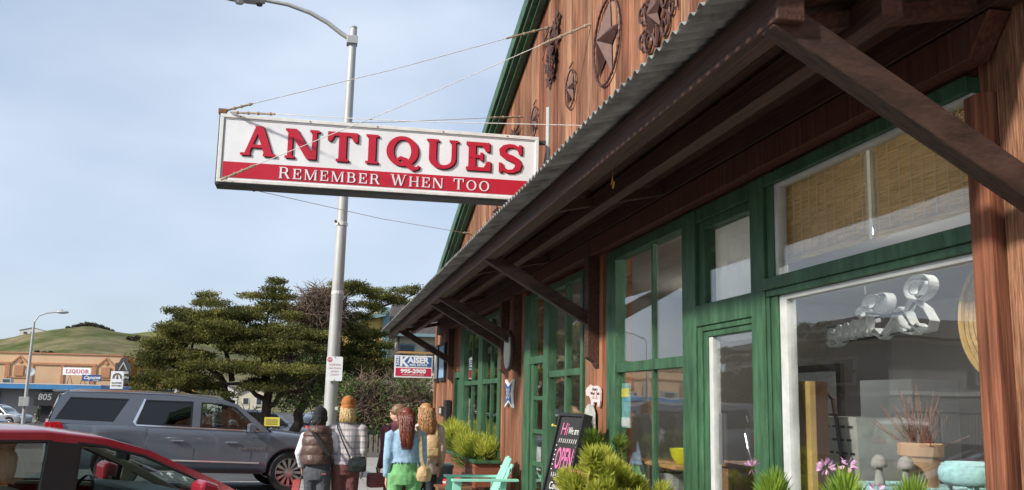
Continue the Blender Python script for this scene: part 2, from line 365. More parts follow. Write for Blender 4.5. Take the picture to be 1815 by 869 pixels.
def house(name, x, y, z, wx, wy, h, rh, wall, roof, label, wins, cat='house', grp=None):
    e = empty(name, (x, y, z), label, cat, grp); b = MB().box(x-wx/2, x+wx/2, y, y+wy, z, z+h)
    # gable facing the street side (-Y)
    b.add([(x-wx/2, y, z+h), (x+wx/2, y, z+h), (x, y, z+h+rh), (x-wx/2, y+wy, z+h), (x+wx/2, y+wy, z+h), (x, y+wy, z+h+rh)], [(0, 1, 2), (3, 5, 4)])
    b.build('wall', wall, e)
    r = MB(); t = 0.12; o = 0.3
    for s in (-1, 1):
        a = V(x, 0, z+h+rh+t); c = V(x+s*(wx/2+o), 0, z+h-rh*o/(wx/2)+t)
        r.bar((a+c)/2+V(0, y-o, 0), (a+c)/2+V(0, y+wy+o, 0), (a-c).length, t, upv=Vector((rh*s, 0, wx/2)))
    r.build('roof', roof, e)
    for (u, v, ww, hh) in wins:
        f = boxo('window', 'pale_wall', e, x+u-ww/2-.1, x+u+ww/2+.1, y-.06, y-.002, z+v-.1, z+v+hh+.1)
        boxo('pane', 'far_window', f, x+u-ww/2, x+u+ww/2, y-.08, y-.061, z+v, z+v+hh)
    return e
house('hilltop_house', -127, 470, hf(-127, 470)-1.2, 11, 8, 2.2, 1.3, 'pale_wall', 'grey_roof', 'pale house standing on the hill ridge', [(-3, .6, 1.6, 1), (0, .6, 1.6, 1), (3, .6, 1.6, 1)])
for k, (x, y, wx, h, rh, wl, rf, lb) in enumerate([
    (-25.6, 175, 4.6, 3.7, 1.3, 'pale_wall', 'grey_roof', 'white gabled house left of the cypress, nearest the orange building'),
    (-20.6, 168, 4.2, 3.0, 1.2, 'yellow_wall', 'grey_roof', 'small yellow gabled house among the distant white ones'),
    (-16.0, 178, 5.0, 3.6, 1.4, 'pale_wall', 'grey_roof', 'white gabled house partly behind the left edge of the cypress'),
    (-10.5, 172, 4.6, 3.4, 1.2, 'cream_wall', 'grey_roof', 'cream gabled house seen through the cypress trunks'),
    (-30.8, 182, 4.4, 3.2, 1.2, 'pale_wall', 'grey_roof', 'white gabled house behind the orange building')]):
    house('distant_house', x, y, -1.1, wx, 7, h, rh, wl, rf, lb, [(-1.1, 1.6, .8, 1.0), (1.1, 1.6, .8, 1.0)])
# ------------------------------------------------------------------ peach building with stucco gables
mat('peach', (0.56, 0.36, 0.21), 0.85, 0.06, 0.6, col2=(0.60, 0.40, 0.245)); mat('peach_trim', (0.42, 0.20, 0.105), 0.85, 0.1, 2)
mat('blue_fascia', (0.05, 0.20, 0.42), 0.5, 0.15, 1); mat('store_grey', (0.30, 0.29, 0.28), 0.7, 0.1, .5)
PY = 115.0; gy = gz(-30, 100)
pb = empty('peach_building', (-40, PY, gy), 'long peach stucco building with brown gable outlines across the street', 'building')
boxo('wall', 'peach', pb, -90, -21.5, PY, PY+18, gy, 5.98)
boxo('parapet_cap', 'peach_trim', pb, -90.1, -21.4, PY-.15, PY+18, 5.982, 6.1)
def strip(nm, pts, wd, par, y=PY):
    b = MB()
    for a, c in zip(pts, pts[1:]): b.bar((a[0], y-.06, a[1]), (c[0], y-.06, c[1]), .12, wd, upv=(0, 0, 1) if abs(a[1]-c[1]) < abs(a[0]-c[0]) else (1, 0, 0))
    return b.build(nm, 'peach_trim', par)
gx = [-23.1, -32.05, -41, -50, -59, -68, -77, -86]
for i, x in enumerate(gx):
    for sg in (-1, 1): strip('trim', [(x+sg*1.02, 3.35), (x+sg*1.02, 4.72), (x+sg*.0, 5.68)], .14, pb)
    boxo('trim', 'peach_trim', pb, x-1.02, x+1.02, PY-.1, PY-.002, 3.28, 3.40)
    boxo('blind_window', 'peach_trim', pb, x-.47, x+.47, PY-.15, PY-.003, 3.52, 4.66)
    MB().poly([(0, -.26), (.26, 0), (0, .26), (-.26, 0)], ((x, PY-.05, 5.12), (1, 0, 0), (0, 0, 1)), .1).build('diamond', 'peach_trim', pb)
    if i+1 < len(gx):
        a, c = gx[i+1]+1.02, x-1.02
        boxo('cornice', 'peach_trim', pb, a, c, PY-.14, PY-.003, 4.78, 5.0)
        for px_ in (a+.25, (a+c)/2, c-.25): boxo('pilaster', 'peach_trim', pb, px_-.16, px_+.16, PY-.11, PY-.004, gy, 4.779)
boxo('corner_return', 'peach_trim', pb, -21.499, -21.3, PY-.1, PY+14, gy, 5.9)
# low shop with blue fascia in front of it
ls = empty('liquor_store', (-26, 96, gy), 'low grey store with a blue fascia below the peach building', 'building')
boxo('wall', 'store_grey', ls, -75, -19.5, 96.5, 110, gy, 2.1)
boxo('fascia', 'blue_fascia', ls, -75.3, -19.3, 94.6, 110.2, 2.05, 2.46)
boxo('roof_edge', 'pale_wall', ls, -75.32, -19.28, 94.58, 110.22, 2.462, 2.54)
boxo('dark_opening', 'black', ls, -24.8, -20.6, 96.3, 96.49, gy+.1, 1.85)
for k in range(9): 
    x = -30-k*4.4; f = boxo('window', 'far_window', ls, x-1.7, x+1.7, 96.35, 96.49, gy+.7, 1.7)
p805 = empty('black_signboard', (-23.9, 94.6, .55), 'black panel reading 805 under the blue fascia', 'sign')
boxo('panel', 'black', p805, -24.85, -22.6, 94.5, 94.58, .55, 1.80)
mat('sign_white', (0.80, 0.82, 0.84), 0.45, 0.04, 3, stain=(2.2, 2.2, 1.2, .93, 1.03)); mat('sign_red', (0.50, 0.012, 0.035), 0.4, 0.06, 3); mat('sign_blue', (0.035, 0.065, 0.20), 0.5, 0.1); mat('pale_grey', (0.32, 0.34, 0.34), 0.6, 0.05)
text_mesh('805', .78, ((-24.55, 94.49, 1.08), (1, 0, 0), (0, 0, 1)), 'pale_grey', p805, depth=.02, offset=.012, shear=.1)
text_mesh('BEER', .5, ((-22.5, 94.4, 1.25), (1, 0, 0), (0, 0, 1)), 'sign_red', p805, 'red_neon_lettering', depth=.02)
# satellite dish
sd = empty('satellite_dish', (-26.6, 99, 2.54), 'white satellite dish on the blue-edged roof', 'satellite dish')
MB().lathe([(0.02, 0), (.25, .03), (.42, .12), (.40, .14), (.02, .04)], (0, 0, 0), 20).build('dish', 'white_paint', sd, org=(0, 0, 0))
d = sd.children[0]; d.rotation_euler = (R(80), 0, R(20)); d.location = (0, 0, 1.1)
MB().tube([(-26.6, 99.1, 2.5), (-26.6, 99.1, 3.6)], .05).build('mast', 'galv', sd)
# orange corner building
mat('orange_wall', (0.60, 0.30, 0.06), 0.8, 0.08, 1); mat('dark_wood', (0.05, 0.04, 0.035), 0.7, 0.2, 5)
ob = empty('orange_building', (-19.5, 118, gy), 'orange stucco corner building with dark balcony and roof brackets', 'building')
boxo('wall', 'orange_wall', ob, -21.2, -18.7, 118, 130, gy, 5.75); boxo('bay', 'yellow_wall', ob, -20.1, -18.5, 116.9, 117.99, 2.4, 4.9)
f = boxo('window', 'dark_wood', ob, -19.75, -18.75, 116.75, 116.89, 3.0, 4.5)
for a in (-19.68, -19.22): boxo('pane', 'far_window', f, a, a+.4, 116.7, 116.749, 3.08, 4.42)
boxo('roof', 'dark_wood', ob, -20.3, -17.9, 116, 130.4, 5.1, 5.35); MB().bar((-20.2, 116.8, 2.6), (-18.2, 116.8, 1.6), .3, .2).build('brace', 'peach_trim', ob)
boxo('balcony_rail', 'dark_wood', ob, -20.3, -18.0, 116.0, 116.1, 5.36, 5.75)
boxo('shopfront', 'dark_wood', ob, -18.69, -17.4, 117, 128, gy, 2.4)
# dark ornamental sign on the corner
cs = empty('corner_sign', (-21.0, 113.6, 2.8), 'dark arched sign on the corner of the peach building', 'sign')
MB().poly([(-.85, 0), (.85, 0), (.85, 2.2), (.5, 2.3), (.3, 2.75), (0, 2.95), (-.3, 2.75), (-.5, 2.3), (-.85, 2.2)], ((-21.0, 113.6, 2.9), (1, 0, 0), (0, 0, 1)), .2).build('board', 'dark_wood', cs)
for k, (yy, s) in enumerate(((4.1, 1.2), (3.55, 1.4))): boxo('ornament', 'pale_grey', cs, -21-s/2, -21+s/2, 113.45, 113.49, yy-.14, yy+.14)
MB().poly([(-.5, 0), (-.36, 0), (0, .7), (.36, 0), (.5, 0), (0, 1.0)], ((-21, 113.47, 4.35), (1, 0, 0), (0, 0, 1)), .04).build('ornament', 'pale_grey', cs)
# white arch-logo sign
ws = empty('freestanding_sign', (-13.3, 70, gz(-13, 70)), 'white board with an arch emblem standing behind the grey car', 'sign')
boxo('board', 'sign_white', ws, -13.7, -12.88, 70, 70.12, 2.08, 3.26)
for s in (-.3, .3): boxo('post', 'dark_wood', ws, -13.29+s-.05, -13.29+s+.05, 70.01, 70.11, gz(-13, 70), 2.079)
arc = lambda r: [(r*math.cos(R(a)), r*math.sin(R(a))) for a in range(-20, 201, 20)]
mat('sign_brown', (0.16, 0.12, 0.08), 0.7, 0.1)
MB().poly(arc(.30)+arc(.19)[::-1], ((-13.29, 69.99, 2.85), (1, 0, 0), (0, 0, 1)), .02).build('emblem', 'sign_brown', ws)
MB().poly([(-.07, -.1), (.07, -.1), (.03, .15), (-.03, .15)], ((-13.29, 69.99, 2.85), (1, 0, 0), (0, 0, 1)), .02).build('emblem', 'sign_brown', ws)
text_mesh('SLOWER', .17, ((-13.29, 69.985, 2.42), (1, 0, 0), (0, 0, 1)), 'sign_brown', ws, depth=.01, align='CENTER'); text_mesh('KITCHEN', .15, ((-13.29, 69.985, 2.24), (1, 0, 0), (0, 0, 1)), 'sign_brown', ws, depth=.01, align='CENTER')
# ------------------------------------------------------------------ buildings opposite, seen mirrored in the shop windows
mat('grey_siding', (0.27, 0.27, 0.275), 0.8, 0.15, 3, stretch=(6, 6, .4)); mat('shingle', (0.06, 0.052, 0.05), 0.9, 0.4, 6, bump=.4)
gh = empty('grey_house', (-28, 36, -.1), 'grey board-sided house with white railing on the opposite side', 'house')
boxo('wall', 'grey_siding', gh, -40, -18.2, 36, 52, -.4, 4.6)
for zz in (2.3, 4.5): boxo('trim_band', 'pale_wall', gh, -40.05, -18.15, 35.93, 52.05, zz, zz+.16)
MB().add([(-41, 35, 4.7), (-17.2, 35, 4.7), (-17.2, 53, 4.7), (-41, 53, 4.7), (-36, 44, 6.4), (-22, 44, 6.4)], [(0, 1, 5, 4), (1, 2, 5), (2, 3, 4, 5), (3, 0, 4), (0, 3, 2, 1)]).build('roof', 'shingle', gh)
for x in (-37, -32, -27, -23):
    f = boxo('window', 'pale_wall', gh, x-.75, x+.75, 35.85, 35.99, 2.75, 4.0); boxo('pane', 'far_window', f, x-.62, x+.62, 35.8, 35.849, 2.87, 3.88)
for yy in (39, 44, 49):
    f = boxo('window', 'pale_wall', gh, -18.19, -18.05, yy-.75, yy+.75, 2.75, 4.0); boxo('pane', 'far_window', f, -18.049, -18.0, yy-.62, yy+.62, 2.87, 3.88)
rl = empty('picket_railing', (-20, 20, 0), 'long white picket railing on the far side of the street', 'railing')
b = MB()
for k in range(190): b.box(-18.52, -18.48, 6+k*.16, 6.05+k*.16, .55, 1.58)
b.box(-18.53, -18.47, 5.9, 36.4, 1.581, 1.64); b.box(-18.53, -18.47, 5.9, 36.4, .5, .549); b.build('pickets', 'white_paint', rl, kind='stuff')
for k in range(12): boxo('post', 'white_paint', rl, -18.57, -18.43, 6+k*2.7, 6.14+k*2.7, .0, 1.72)
boxo('wall_base', 'concrete', rl, -18.7, -18.3, 5.8, 36.5, -.2, .499)

for k, (x, y, wd, h) in enumerate(((-33, 100, 1.2, .7), (-29.5, 102, .8, .5), (-36, 101, 1.0, .9))):
    e = empty('roof_unit', (x, y, 2.54), ['grey rooftop unit left of the satellite dish', 'small grey rooftop vent nearest the satellite dish', 'tall grey rooftop unit farthest left on the low store'][k], 'rooftop unit', 'rooftop units'); boxo('casing', 'pale_grey', e, x-wd/2, x+wd/2, y, y+1, 2.541, 2.54+h); boxo('louvre', 'far_window', e, x-wd/2+.1, x+wd/2-.1, y-.03, y-.002, 2.65, 2.44+h)
# ------------------------------------------------------------------ the antique shop
WX = 2.40
shop = empty('antique_shop', (WX, 8, 0), 'redwood-boarded shop with green trim and gabled front', 'shop')
PK_Y, PK_Z, SL = 8.0, 6.94, 0.2857
def rake(y): return PK_Z-SL*abs(y-PK_Y)
solid = [(-4, 3.10), (7.76, 8.5), (11.05, 12.55), (16.95, 19.8)]
wb = MB()
for a, b in solid: wb.box(2.43, 2.60, a, b, -0.2, 2.95)
wb.box(2.43, 2.60, -4, 19.8, 2.9501, 3.4)
for a, b in ((3.10, 4.81), (6.02, 7.76), (12.55, 16.2)): wb.box(2.43, 2.6, a, b, -.2, 0.68)
vs = [(2.43, -4, 3.401), (2.43, 19.8, 3.401), (2.43, 19.8, rake(19.8)), (2.43, 8, PK_Z), (2.43, -4, rake(-4))]
wb.add(vs+[(2.6, y, z) for _, y, z in vs], [(0, 1, 2, 3, 4), (9, 8, 7, 6, 5), (0, 5, 6, 1), (1, 6, 7, 2), (2, 7, 8, 3), (3, 8, 9, 4), (4, 9, 5, 0)])
wall = wb.build('wall', 'redwood', shop)
ru = random.Random(11)
def plank(y0, y1, z0, x0=WX, x1=2.429, m='redwood', top=None):
    g = 0.003; x0 = x0+ru.uniform(-.004, .004)
    za = top if top else rake(y0+g)-.02; zb = top if top else rake(y1-g)-.02
    MB().add([(x0, y0+g, z0), (x1, y0+g, z0), (x1, y1-g, z0), (x0, y1-g, z0), (x0, y0+g, za), (x1, y0+g, za), (x1, y1-g, zb), (x0, y1-g, zb)],
        [(0,3,2,1),(4,5,6,7),(0,1,5,4),(1,2,6,5),(2,3,7,6),(3,0,4,7)]).build('plank', m, wall)
def planks(y0, y1, z0, lo=.13, hi=.23, top=None, m='redwood'):
    y = y0
    while y < y1-1e-6:
        wd = ru.uniform(lo, hi)
        if y1-(y+wd) < .09: wd = y1-y
        plank(y, y+wd, z0, top=top, m=m if m != 'redwood' else ru.choice(('redwood', 'redwood', 'redwood_pale', 'redwood_deep'))); y += wd
planks(-3, 2.50, 0, .3, .5)
plank(2.50, 2.852, 0, 2.388, m='redwood_rough'); plank(2.856, 2.978, 0, 2.400, m='redwood_rough')
for ya, yb_ in ((3.10, 7.76), (8.5, 11.05), (12.55, 16.95)):
    planks(ya, yb_, 3.262, .13, .23); planks(ya, yb_, 2.97, .16, .3, top=3.258, m='redwood_shaded')
planks(7.76, 8.5, 0); planks(11.05, 12.55, 0); planks(16.95, 19.8, 0)
for a, b in ((3.10, 4.81), (6.02, 7.76), (12.55, 16.2)): planks(a, b, 0, top=.67)
# rough casing beside the big window, header board
boxo('casing', 'redwood_deep', wall, 2.350, 2.43, 2.99, 3.098, 0, 2.87, bev=.006)
MB().poly([(2.86, 3.13), (19.0, 3.13), (19.0, 2.985), (2.99, 2.985)], ((2.345, 0, 0), (0, 1, 0), (0, 0, 1)), .09).build('header_board', 'redwood_shaded', wall, bev=.006)
boxo('corner_board', 'redwood', wall, 2.37, 2.399, 19.60, 19.82, 0, 3.3)
boxo('far_end_wall', 'redwood', shop, 2.601, 12, 19.65, 19.8, -.2, 3.35); boxo('near_end_wall', 'redwood', shop, 2.601, 12, -4, -3.85, -.2, 3.35); boxo('rear_wall', 'redwood', shop, 12, 12.15, -4, 19.8, -.2, 3.4)
# roof and rake trim
for s, yend in ((1, 20.15), (-1, -4.15)):
    a = V(0, PK_Y, PK_Z+.06); b = V(0, yend, rake(yend)+.06); mid = [V(2.22, a.y, a.z), V(2.22, b.y, b.z)]
    MB().add([(2.22, a.y, a.z), (2.22, b.y, b.z), (12.3, b.y, b.z), (12.3, a.y, a.z), (2.22, a.y, a.z+.09), (2.22, b.y, b.z+.09), (12.3, b.y, b.z+.09), (12.3, a.y, a.z+.09)],
        [(0,3,2,1),(4,5,6,7),(0,1,5,4),(1,2,6,5),(2,3,7,6),(3,0,4,7)]).build('roof', 'corrugated', shop)
    for (x0, x1, dz0, dz1) in ((2.20, 2.238, .0, .17), (2.24, 2.30, -.055, .055), (2.302, 2.37, -.11, .05)):
        MB().add([(x0, a.y, a.z+dz0), (x1, a.y, a.z+dz0), (x1, b.y, b.z+dz0), (x0, b.y, b.z+dz0), (x0, a.y, a.z+dz1), (x1, a.y, a.z+dz1), (x1, b.y, b.z+dz1), (x0, b.y, b.z+dz1)],
            [(0,1,2,3),(4,7,6,5),(0,4,5,1),(1,5,6,2),(2,6,7,3),(3,7,4,0)]).build('rake_trim', 'green_paint', shop)
# ------------------------------------------------------------------ awning
AY0, AY1 = 2.60, 19.0
n = int((AY1-AY0)/0.085*8); cb = MB(); xsA = [1.20, 1.6, 2.0, 2.398]
for i in range(n+1):
    y = AY0+(AY1-AY0)*i/n; dz = 0.013*math.sin(2*math.pi*(y-AY0)/0.085); sag = 0.012*noise.noise(V(y*.8, 0, 0))
    for x in xsA: cb.v.append((x, y, 3.025+(x-1.2)*0.235+dz+sag))
for i in range(n):
    for j in range(3): cb.f.append((i*4+j, i*4+j+1, i*4+j+5, i*4+j+4))
aw = cb.build('awning', 'corrugated', shop, smooth=True)
sm = aw.modifiers.new('thick', 'SOLIDIFY'); sm.thickness = 0.003
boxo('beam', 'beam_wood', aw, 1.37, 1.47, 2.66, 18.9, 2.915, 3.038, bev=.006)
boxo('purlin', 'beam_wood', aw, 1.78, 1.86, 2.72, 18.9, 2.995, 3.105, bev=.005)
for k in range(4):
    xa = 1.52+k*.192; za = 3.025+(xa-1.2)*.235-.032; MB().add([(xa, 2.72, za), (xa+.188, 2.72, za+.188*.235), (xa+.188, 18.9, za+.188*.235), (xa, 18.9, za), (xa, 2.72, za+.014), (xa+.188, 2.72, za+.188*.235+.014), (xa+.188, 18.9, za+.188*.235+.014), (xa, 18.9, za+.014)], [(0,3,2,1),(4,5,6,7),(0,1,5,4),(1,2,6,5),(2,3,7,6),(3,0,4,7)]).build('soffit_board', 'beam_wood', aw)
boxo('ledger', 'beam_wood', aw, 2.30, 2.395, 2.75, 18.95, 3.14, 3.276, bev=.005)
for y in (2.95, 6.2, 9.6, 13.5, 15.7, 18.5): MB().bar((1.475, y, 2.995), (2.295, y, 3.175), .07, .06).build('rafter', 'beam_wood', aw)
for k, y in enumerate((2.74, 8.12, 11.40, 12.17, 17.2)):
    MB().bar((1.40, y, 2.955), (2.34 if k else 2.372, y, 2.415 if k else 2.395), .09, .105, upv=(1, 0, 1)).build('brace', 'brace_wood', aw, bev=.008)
    if k: MB().poly([(2.005, 0), (2.06, .035), (2.10, .10), (3.13, .10), (3.13, -.0), (2.0, -.0)], ((2.395, y, 0), (0, 0, 1), (-1, 0, 0)), .12).build('bracket_post', 'beam_wood', aw, bev=.005)
MB().box(1.44, 1.465, 2.665, 2.70, 3.04, 3.06).build('packing', 'beam_wood', aw)
mat('brass', (0.5, 0.3, 0.08), 0.4, 0.2, 20, metal=.8)
hk = MB().tube([(1.56, 5.0, 3.05), (1.56, 5.0, 2.94), (1.56, 5.02, 2.91), (1.56, 4.99, 2.885), (1.56, 4.97, 2.92)], .006, 6); hk.build('hook', 'brass', aw)
# ------------------------------------------------------------------ windows and doors
def fx(x): return 2.395-(2.40-x)*.5 if x < 2.40 else x-.012
def gbox(name, par, y0, y1, z0, z1, x0=2.36, x1=2.47, m='green_paint', bev=.004):
    x0 = fx(x0) if name != 'sill' else x0
    return boxo(name, m, par, x0, x1, y0, y1, z0, z1, bev=bev)
def gm(name, boxes, par, m='green_paint', bev=.004):
    b = MB()
    for (y0, y1, z0, z1, x0, x1) in boxes: b.box(fx(x0), x1, y0, y1, z0, z1)
    return b.build(name, m, par, bev=bev)
def pane(par, y0, y1, z0, z1, x=2.412): return boxo('pane', 'shop_glass', par, x, x+.005, y0, y1, z0, z1)
# big window
W1 = gm('window', [(3.10, 4.81, 2.902, 2.966, 2.345, 2.47), (4.70, 4.81, .75, 2.289, 2.372, 2.47), (4.735, 4.81, 2.391, 2.9015, 2.375, 2.47)], shop)
gbox('mullion', W1, 4.812, 4.98, 0, 2.964, 2.335, 2.47)
gbox('bead', W1, 4.775, 4.8095, .75, 2.288, 2.352, 2.3803, bev=.002)
gm('transom', [(3.10, 4.83, 2.325, 2.39, 2.315, 2.47), (3.10, 4.806, 2.29, 2.3245, 2.345, 2.46)], W1)
gbox('sill', W1, 3.10, 4.81, .68, .749, 2.29, 2.47)
gm('sash', [(4.625, 4.699, .75, 2.289, 2.405, 2.45), (3.10, 4.6245, 2.262, 2.289, 2.405, 2.45), (4.70, 4.7345, 2.391, 2.9015, 2.405, 2.45), (3.1, 4.6995, 2.884, 2.9015, 2.405, 2.45)], W1, 'white_paint', .003)
pane(W1, 3.09, 4.625, .75, 2.262); pane(W1, 3.09, 4.70, 2.391, 2.884)
# door beside it
D1 = gm('door', [(5.79, 6.02, 0, 2.964, 2.335, 2.47), (4.981, 5.789, 2.20, 2.335, 2.338, 2.47), (4.981, 5.789, 2.875, 2.964, 2.35, 2.47)], shop)
gm('door_frame', [(5.72, 5.789, .0, 2.199, 2.362, 2.47), (5.66, 5.719, 0, 2.165, 2.385, 2.47), (4.981, 5.7195, 2.166, 2.199, 2.362, 2.47), (4.981, 5.6595, 2.13, 2.1655, 2.385, 2.47), (4.981, 5.03, 0, 2.1295, 2.385, 2.47)], D1)
gm('transom_frame', [(5.70, 5.789, 2.336, 2.874, 2.39, 2.47), (4.981, 5.699, 2.82, 2.874, 2.39, 2.47)], D1)
gm('sash', [(5.605, 5.6595, 0, 2.129, 2.41, 2.45)], D1, 'white_paint', .003)
gm('kick_panel', [(5.03, 5.604, 0, .62, 2.41, 2.45)], D1)
pane(D1, 5.03, 5.605, .62, 2.13); pane(D1, 4.981, 5.70, 2.335, 2.82)
gm('handle', [(5.50, 5.515, 1.36, 1.66, 2.395, 2.41)], D1, 'steel', .003)
# two-by-two window
W2 = gm('window', [(6.021, 7.76, 2.885, 2.964, 2.35, 2.47), (7.515, 7.76, .70, 2.884, 2.35, 2.47)], shop)
gbox('rail', W2, 6.021, 7.514, 1.955, 2.03, 2.37, 2.46); gbox('mullion', W2, 6.675, 6.705, .78, 1.954, 2.395, 2.43); gbox('mullion', W2, 6.675, 6.705, 2.031, 2.884, 2.395, 2.43)
gbox('sill', W2, 6.021, 7.514, .70, .779, 2.29, 2.47)
for a, b in ((6.021, 6.675), (6.705, 7.515)):
    for c, d in ((.779, 1.955), (2.03, 2.885)): pane(W2, a, b, c, d)
# second door with side lights
D2 = gm('door', [(10.72, 11.05, 0, 2.93, 2.35, 2.47), (8.5, 10.719, 2.86, 2.93, 2.35, 2.47), (9.83, 10.06, 0, 2.859, 2.35, 2.47), (8.5, 8.58, .45, 2.859, 2.35, 2.47)], shop)
gm('side_light', [(8.581, 9.829, 1.965, 2.03, 2.37, 2.46), (8.581, 9.829, .45, .6, 2.37, 2.46), (9.14, 9.20, 2.031, 2.859, 2.38, 2.45), (9.14, 9.20, .601, 1.964, 2.38, 2.45)], D2)
gm('door_leaf', [(10.061, 10.719, 2.13, 2.21, 2.36, 2.46), (10.60, 10.719, 0, 2.129, 2.385, 2.45), (10.061, 10.12, 0, 2.129, 2.385, 2.45)]+[(10.121, 10.599, z, z+.045, 2.39, 2.445) for z in (.62, 1.02, 1.37, 1.73)]+[(10.121, 10.599, 0, .25, 2.39, 2.445)], D2)
for z0, z1 in ((.25, .62), (.665, 1.02), (1.065, 1.37), (1.415, 1.73), (1.775, 2.13), (2.21, 2.86)): pane(D2, 10.12 if z0 < 2.2 else 10.06, 10.60 if z0 < 2.2 else 10.72, z0, z1)
for a, b in ((8.58, 9.14), (9.20, 9.83)):
    for c, d in ((.6, 1.965), (2.03, 2.86)): pane(D2, a, b, c, d)
# far window
W3 = gm('window', [(12.55, 12.72, .70, 2.93, 2.35, 2.47), (12.721, 16.2, 2.86, 2.93, 2.35, 2.47), (15.72, 16.2, .7, 2.859, 2.35, 2.47), (13.95, 14.30, .7, 2.859, 2.35, 2.47), (12.721, 13.949, 1.955, 2.02, 2.37, 2.46), (14.301, 15.719, 1.955, 2.02, 2.37, 2.46), (12.721, 13.949, .7, .78, 2.32, 2.47), (14.301, 15.719, .7, .78, 2.32, 2.47)], shop)
for yy in (13.33, 15.0): gm('mullion', [(yy-.02, yy+.02, .781, 1.954, 2.39, 2.45), (yy-.02, yy+.02, 2.021, 2.859, 2.39, 2.45)], W3)
for a, b in ((12.72, 13.31), (13.35, 13.95), (14.3, 14.98), (15.02, 15.72)):
    for c, d in ((.78, 1.955), (2.02, 2.86)): pane(W3, a, b, c, d)
D3 = gm('door', [(16.201, 16.3, 0, 2.2, 2.38, 2.47), (16.86, 16.95, 0, 2.2, 2.38, 2.47), (16.301, 16.859, 2.1, 2.2, 2.38, 2.47), (16.301, 16.859, 0, 2.099, 2.45, 2.5)], shop)
planks(16.2, 16.95, 2.21, top=2.97)
# ------------------------------------------------------------------ room behind the glass
mat('room_wall', (0.20, 0.19, 0.175), 0.9, 0.2, .8); mat('room_floor', (0.11, 0.08, 0.055), 0.6, 0.2, 3, stretch=(1, 6, 1)); mat('room_ceiling', (0.42, 0.40, 0.36), 0.9, 0.1, 1)
room = boxo('room_floor', 'room_floor', shop, 2.601, 11.9, -3.8, 19.6, -.2, .06)
boxo('room_ceiling', 'room_ceiling', shop, 2.601, 11.9, -3.8, 19.6, 3.06, 3.12)
boxo('room_wall', 'room_wall', shop, 7.5, 7.6, -3.8, 19.6, .061, 3.059)
boxo('room_wall', 'room_wall', shop, 2.601, 7.499, 11.6, 11.7, .061, 3.059)
boxo('display_ledge', 'white_paint', shop, 2.475, 3.7, 2.8, 5.3, .70, .76)
boxo('display_ledge', 'white_paint', shop, 2.62, 3.3, 6.02, 8.15, .70, .76); boxo('display_ledge', 'white_paint', shop, 2.62, 3.3, 12.6, 16.1, .70, .76)
emis('tube_light', (1.0, 0.97, 0.9), 85.0)
for k, (x, y) in enumerate(((3.55, 3.75), (3.8, 6.35), (4.6, 10.0), (4.6, 15.0), (6.2, 4.0))):  # first strip is an added lamp that brightens the blinds and window display
    tl = empty('strip_light', (x, y, 2.95), ['white strip light added behind the bamboo blinds to light them', 'white fluorescent strip light behind the two-by-two window', 'white fluorescent strip light behind the glazed door', 'white fluorescent strip light inside the far window', 'white fluorescent strip light deep in the shop'][k], 'ceiling light', 'shop strip lights')
    boxo('housing', 'white_paint', tl, x-.06, x+.06, y-.6, y+.6, 2.95, 3.058); MB().tube([(x, y-.58, 2.925), (x, y+.58, 2.925)], .018).build('tube', 'tube_light', tl)
# bamboo blinds
mat('bamboo', (0.66, 0.52, 0.31), 0.7, 0.25, 3, stretch=(1, 3, 60), col2=(0.85, 0.71, 0.47), trans=.45); mat('cord', (0.7, 0.66, 0.55), .8, .05)
for y0, y1, lb in ((3.965, 4.87, 'bamboo roll blind on the left half of the big window top'), (3.0, 3.935, 'bamboo roll blind on the right half of the big window top')):
    e = empty('bamboo_blind', (2.5, (y0+y1)/2, 2.86), lb, 'blind', 'bamboo blinds'); b = MB()
    for k in range(50):
        z = 2.50+k*.0085; b.box(2.482+.003*(k % 2), 2.49+.003*(k % 2), y0+.02, y1-.02, z, z+.0072)
    b.build('slats', 'bamboo', e, kind='stuff')
    MB().tube([(2.492, y0+.01, 2.495), (2.492, y1-.01, 2.495)], .018).build('rolled_hem', 'bamboo', e)
    k = 0; yy = y0+.05
    while yy < y1-.03: boxo('cord', 'cord', e, 2.478, 2.4815, yy, yy+.005, 2.49, 2.94); yy += .083
    for yy in (y0, y1-.02): boxo('edge_tape', 'cord', e, 2.479, 2.4955, yy, yy+.02, 2.48, 2.94)
# curtain above the door
mat('curtain', (0.80, 0.80, 0.78), .9, .05, trans=.5); b = MB(); pts = []
for i in range(60):
    y = 5.05+1.1*i/59; pts.append((2.50+.012*math.sin(i*1.1), y))
b.v = [(x, y, z) for z in (2.10, 2.86) for x, y in pts]; b.f = [(i, i+1, i+61, i+60) for i in range(59)]
cu = b.build('curtain', 'curtain', smooth=True); props(cu, 'white cloth curtain behind the pane over the narrow door', 'curtain')
cu.modifiers.new('s', 'SOLIDIFY').thickness = .002
# ------------------------------------------------------------------ slab-serif lettering
def ell(cx, cy, rx, ry, a0=0, a1=360, n=28): return [(cx+rx*math.cos(R(a0+(a1-a0)*i/n)), cy+ry*math.sin(R(a0+(a1-a0)*i/n))) for i in range(n+(0 if abs(a1-a0) >= 360 else 1))]
def stroke(pts, ws):
    L, Rr = [], []
    for i, p in enumerate(pts):
        a = pts[max(i-1, 0)]; b = pts[min(i+1, len(pts)-1)]; d = math.hypot(b[0]-a[0], b[1]-a[1]) or 1
        nx, ny = -(b[1]-a[1])/d, (b[0]-a[0])/d; w_ = ws[i] if isinstance(ws, list) else ws
        L.append((p[0]+nx*w_/2, p[1]+ny*w_/2)); Rr.append((p[0]-nx*w_/2, p[1]-ny*w_/2))
    return L+Rr[::-1]
def rc(x0, x1, y0, y1): return [(x0, y0), (x1, y0), (x1, y1), (x0, y1)]
def dg(x0, y0, x1, y1, wd): return [(x0-wd/2, y0), (x0+wd/2, y0), (x1+wd/2, y1), (x1-wd/2, y1)]
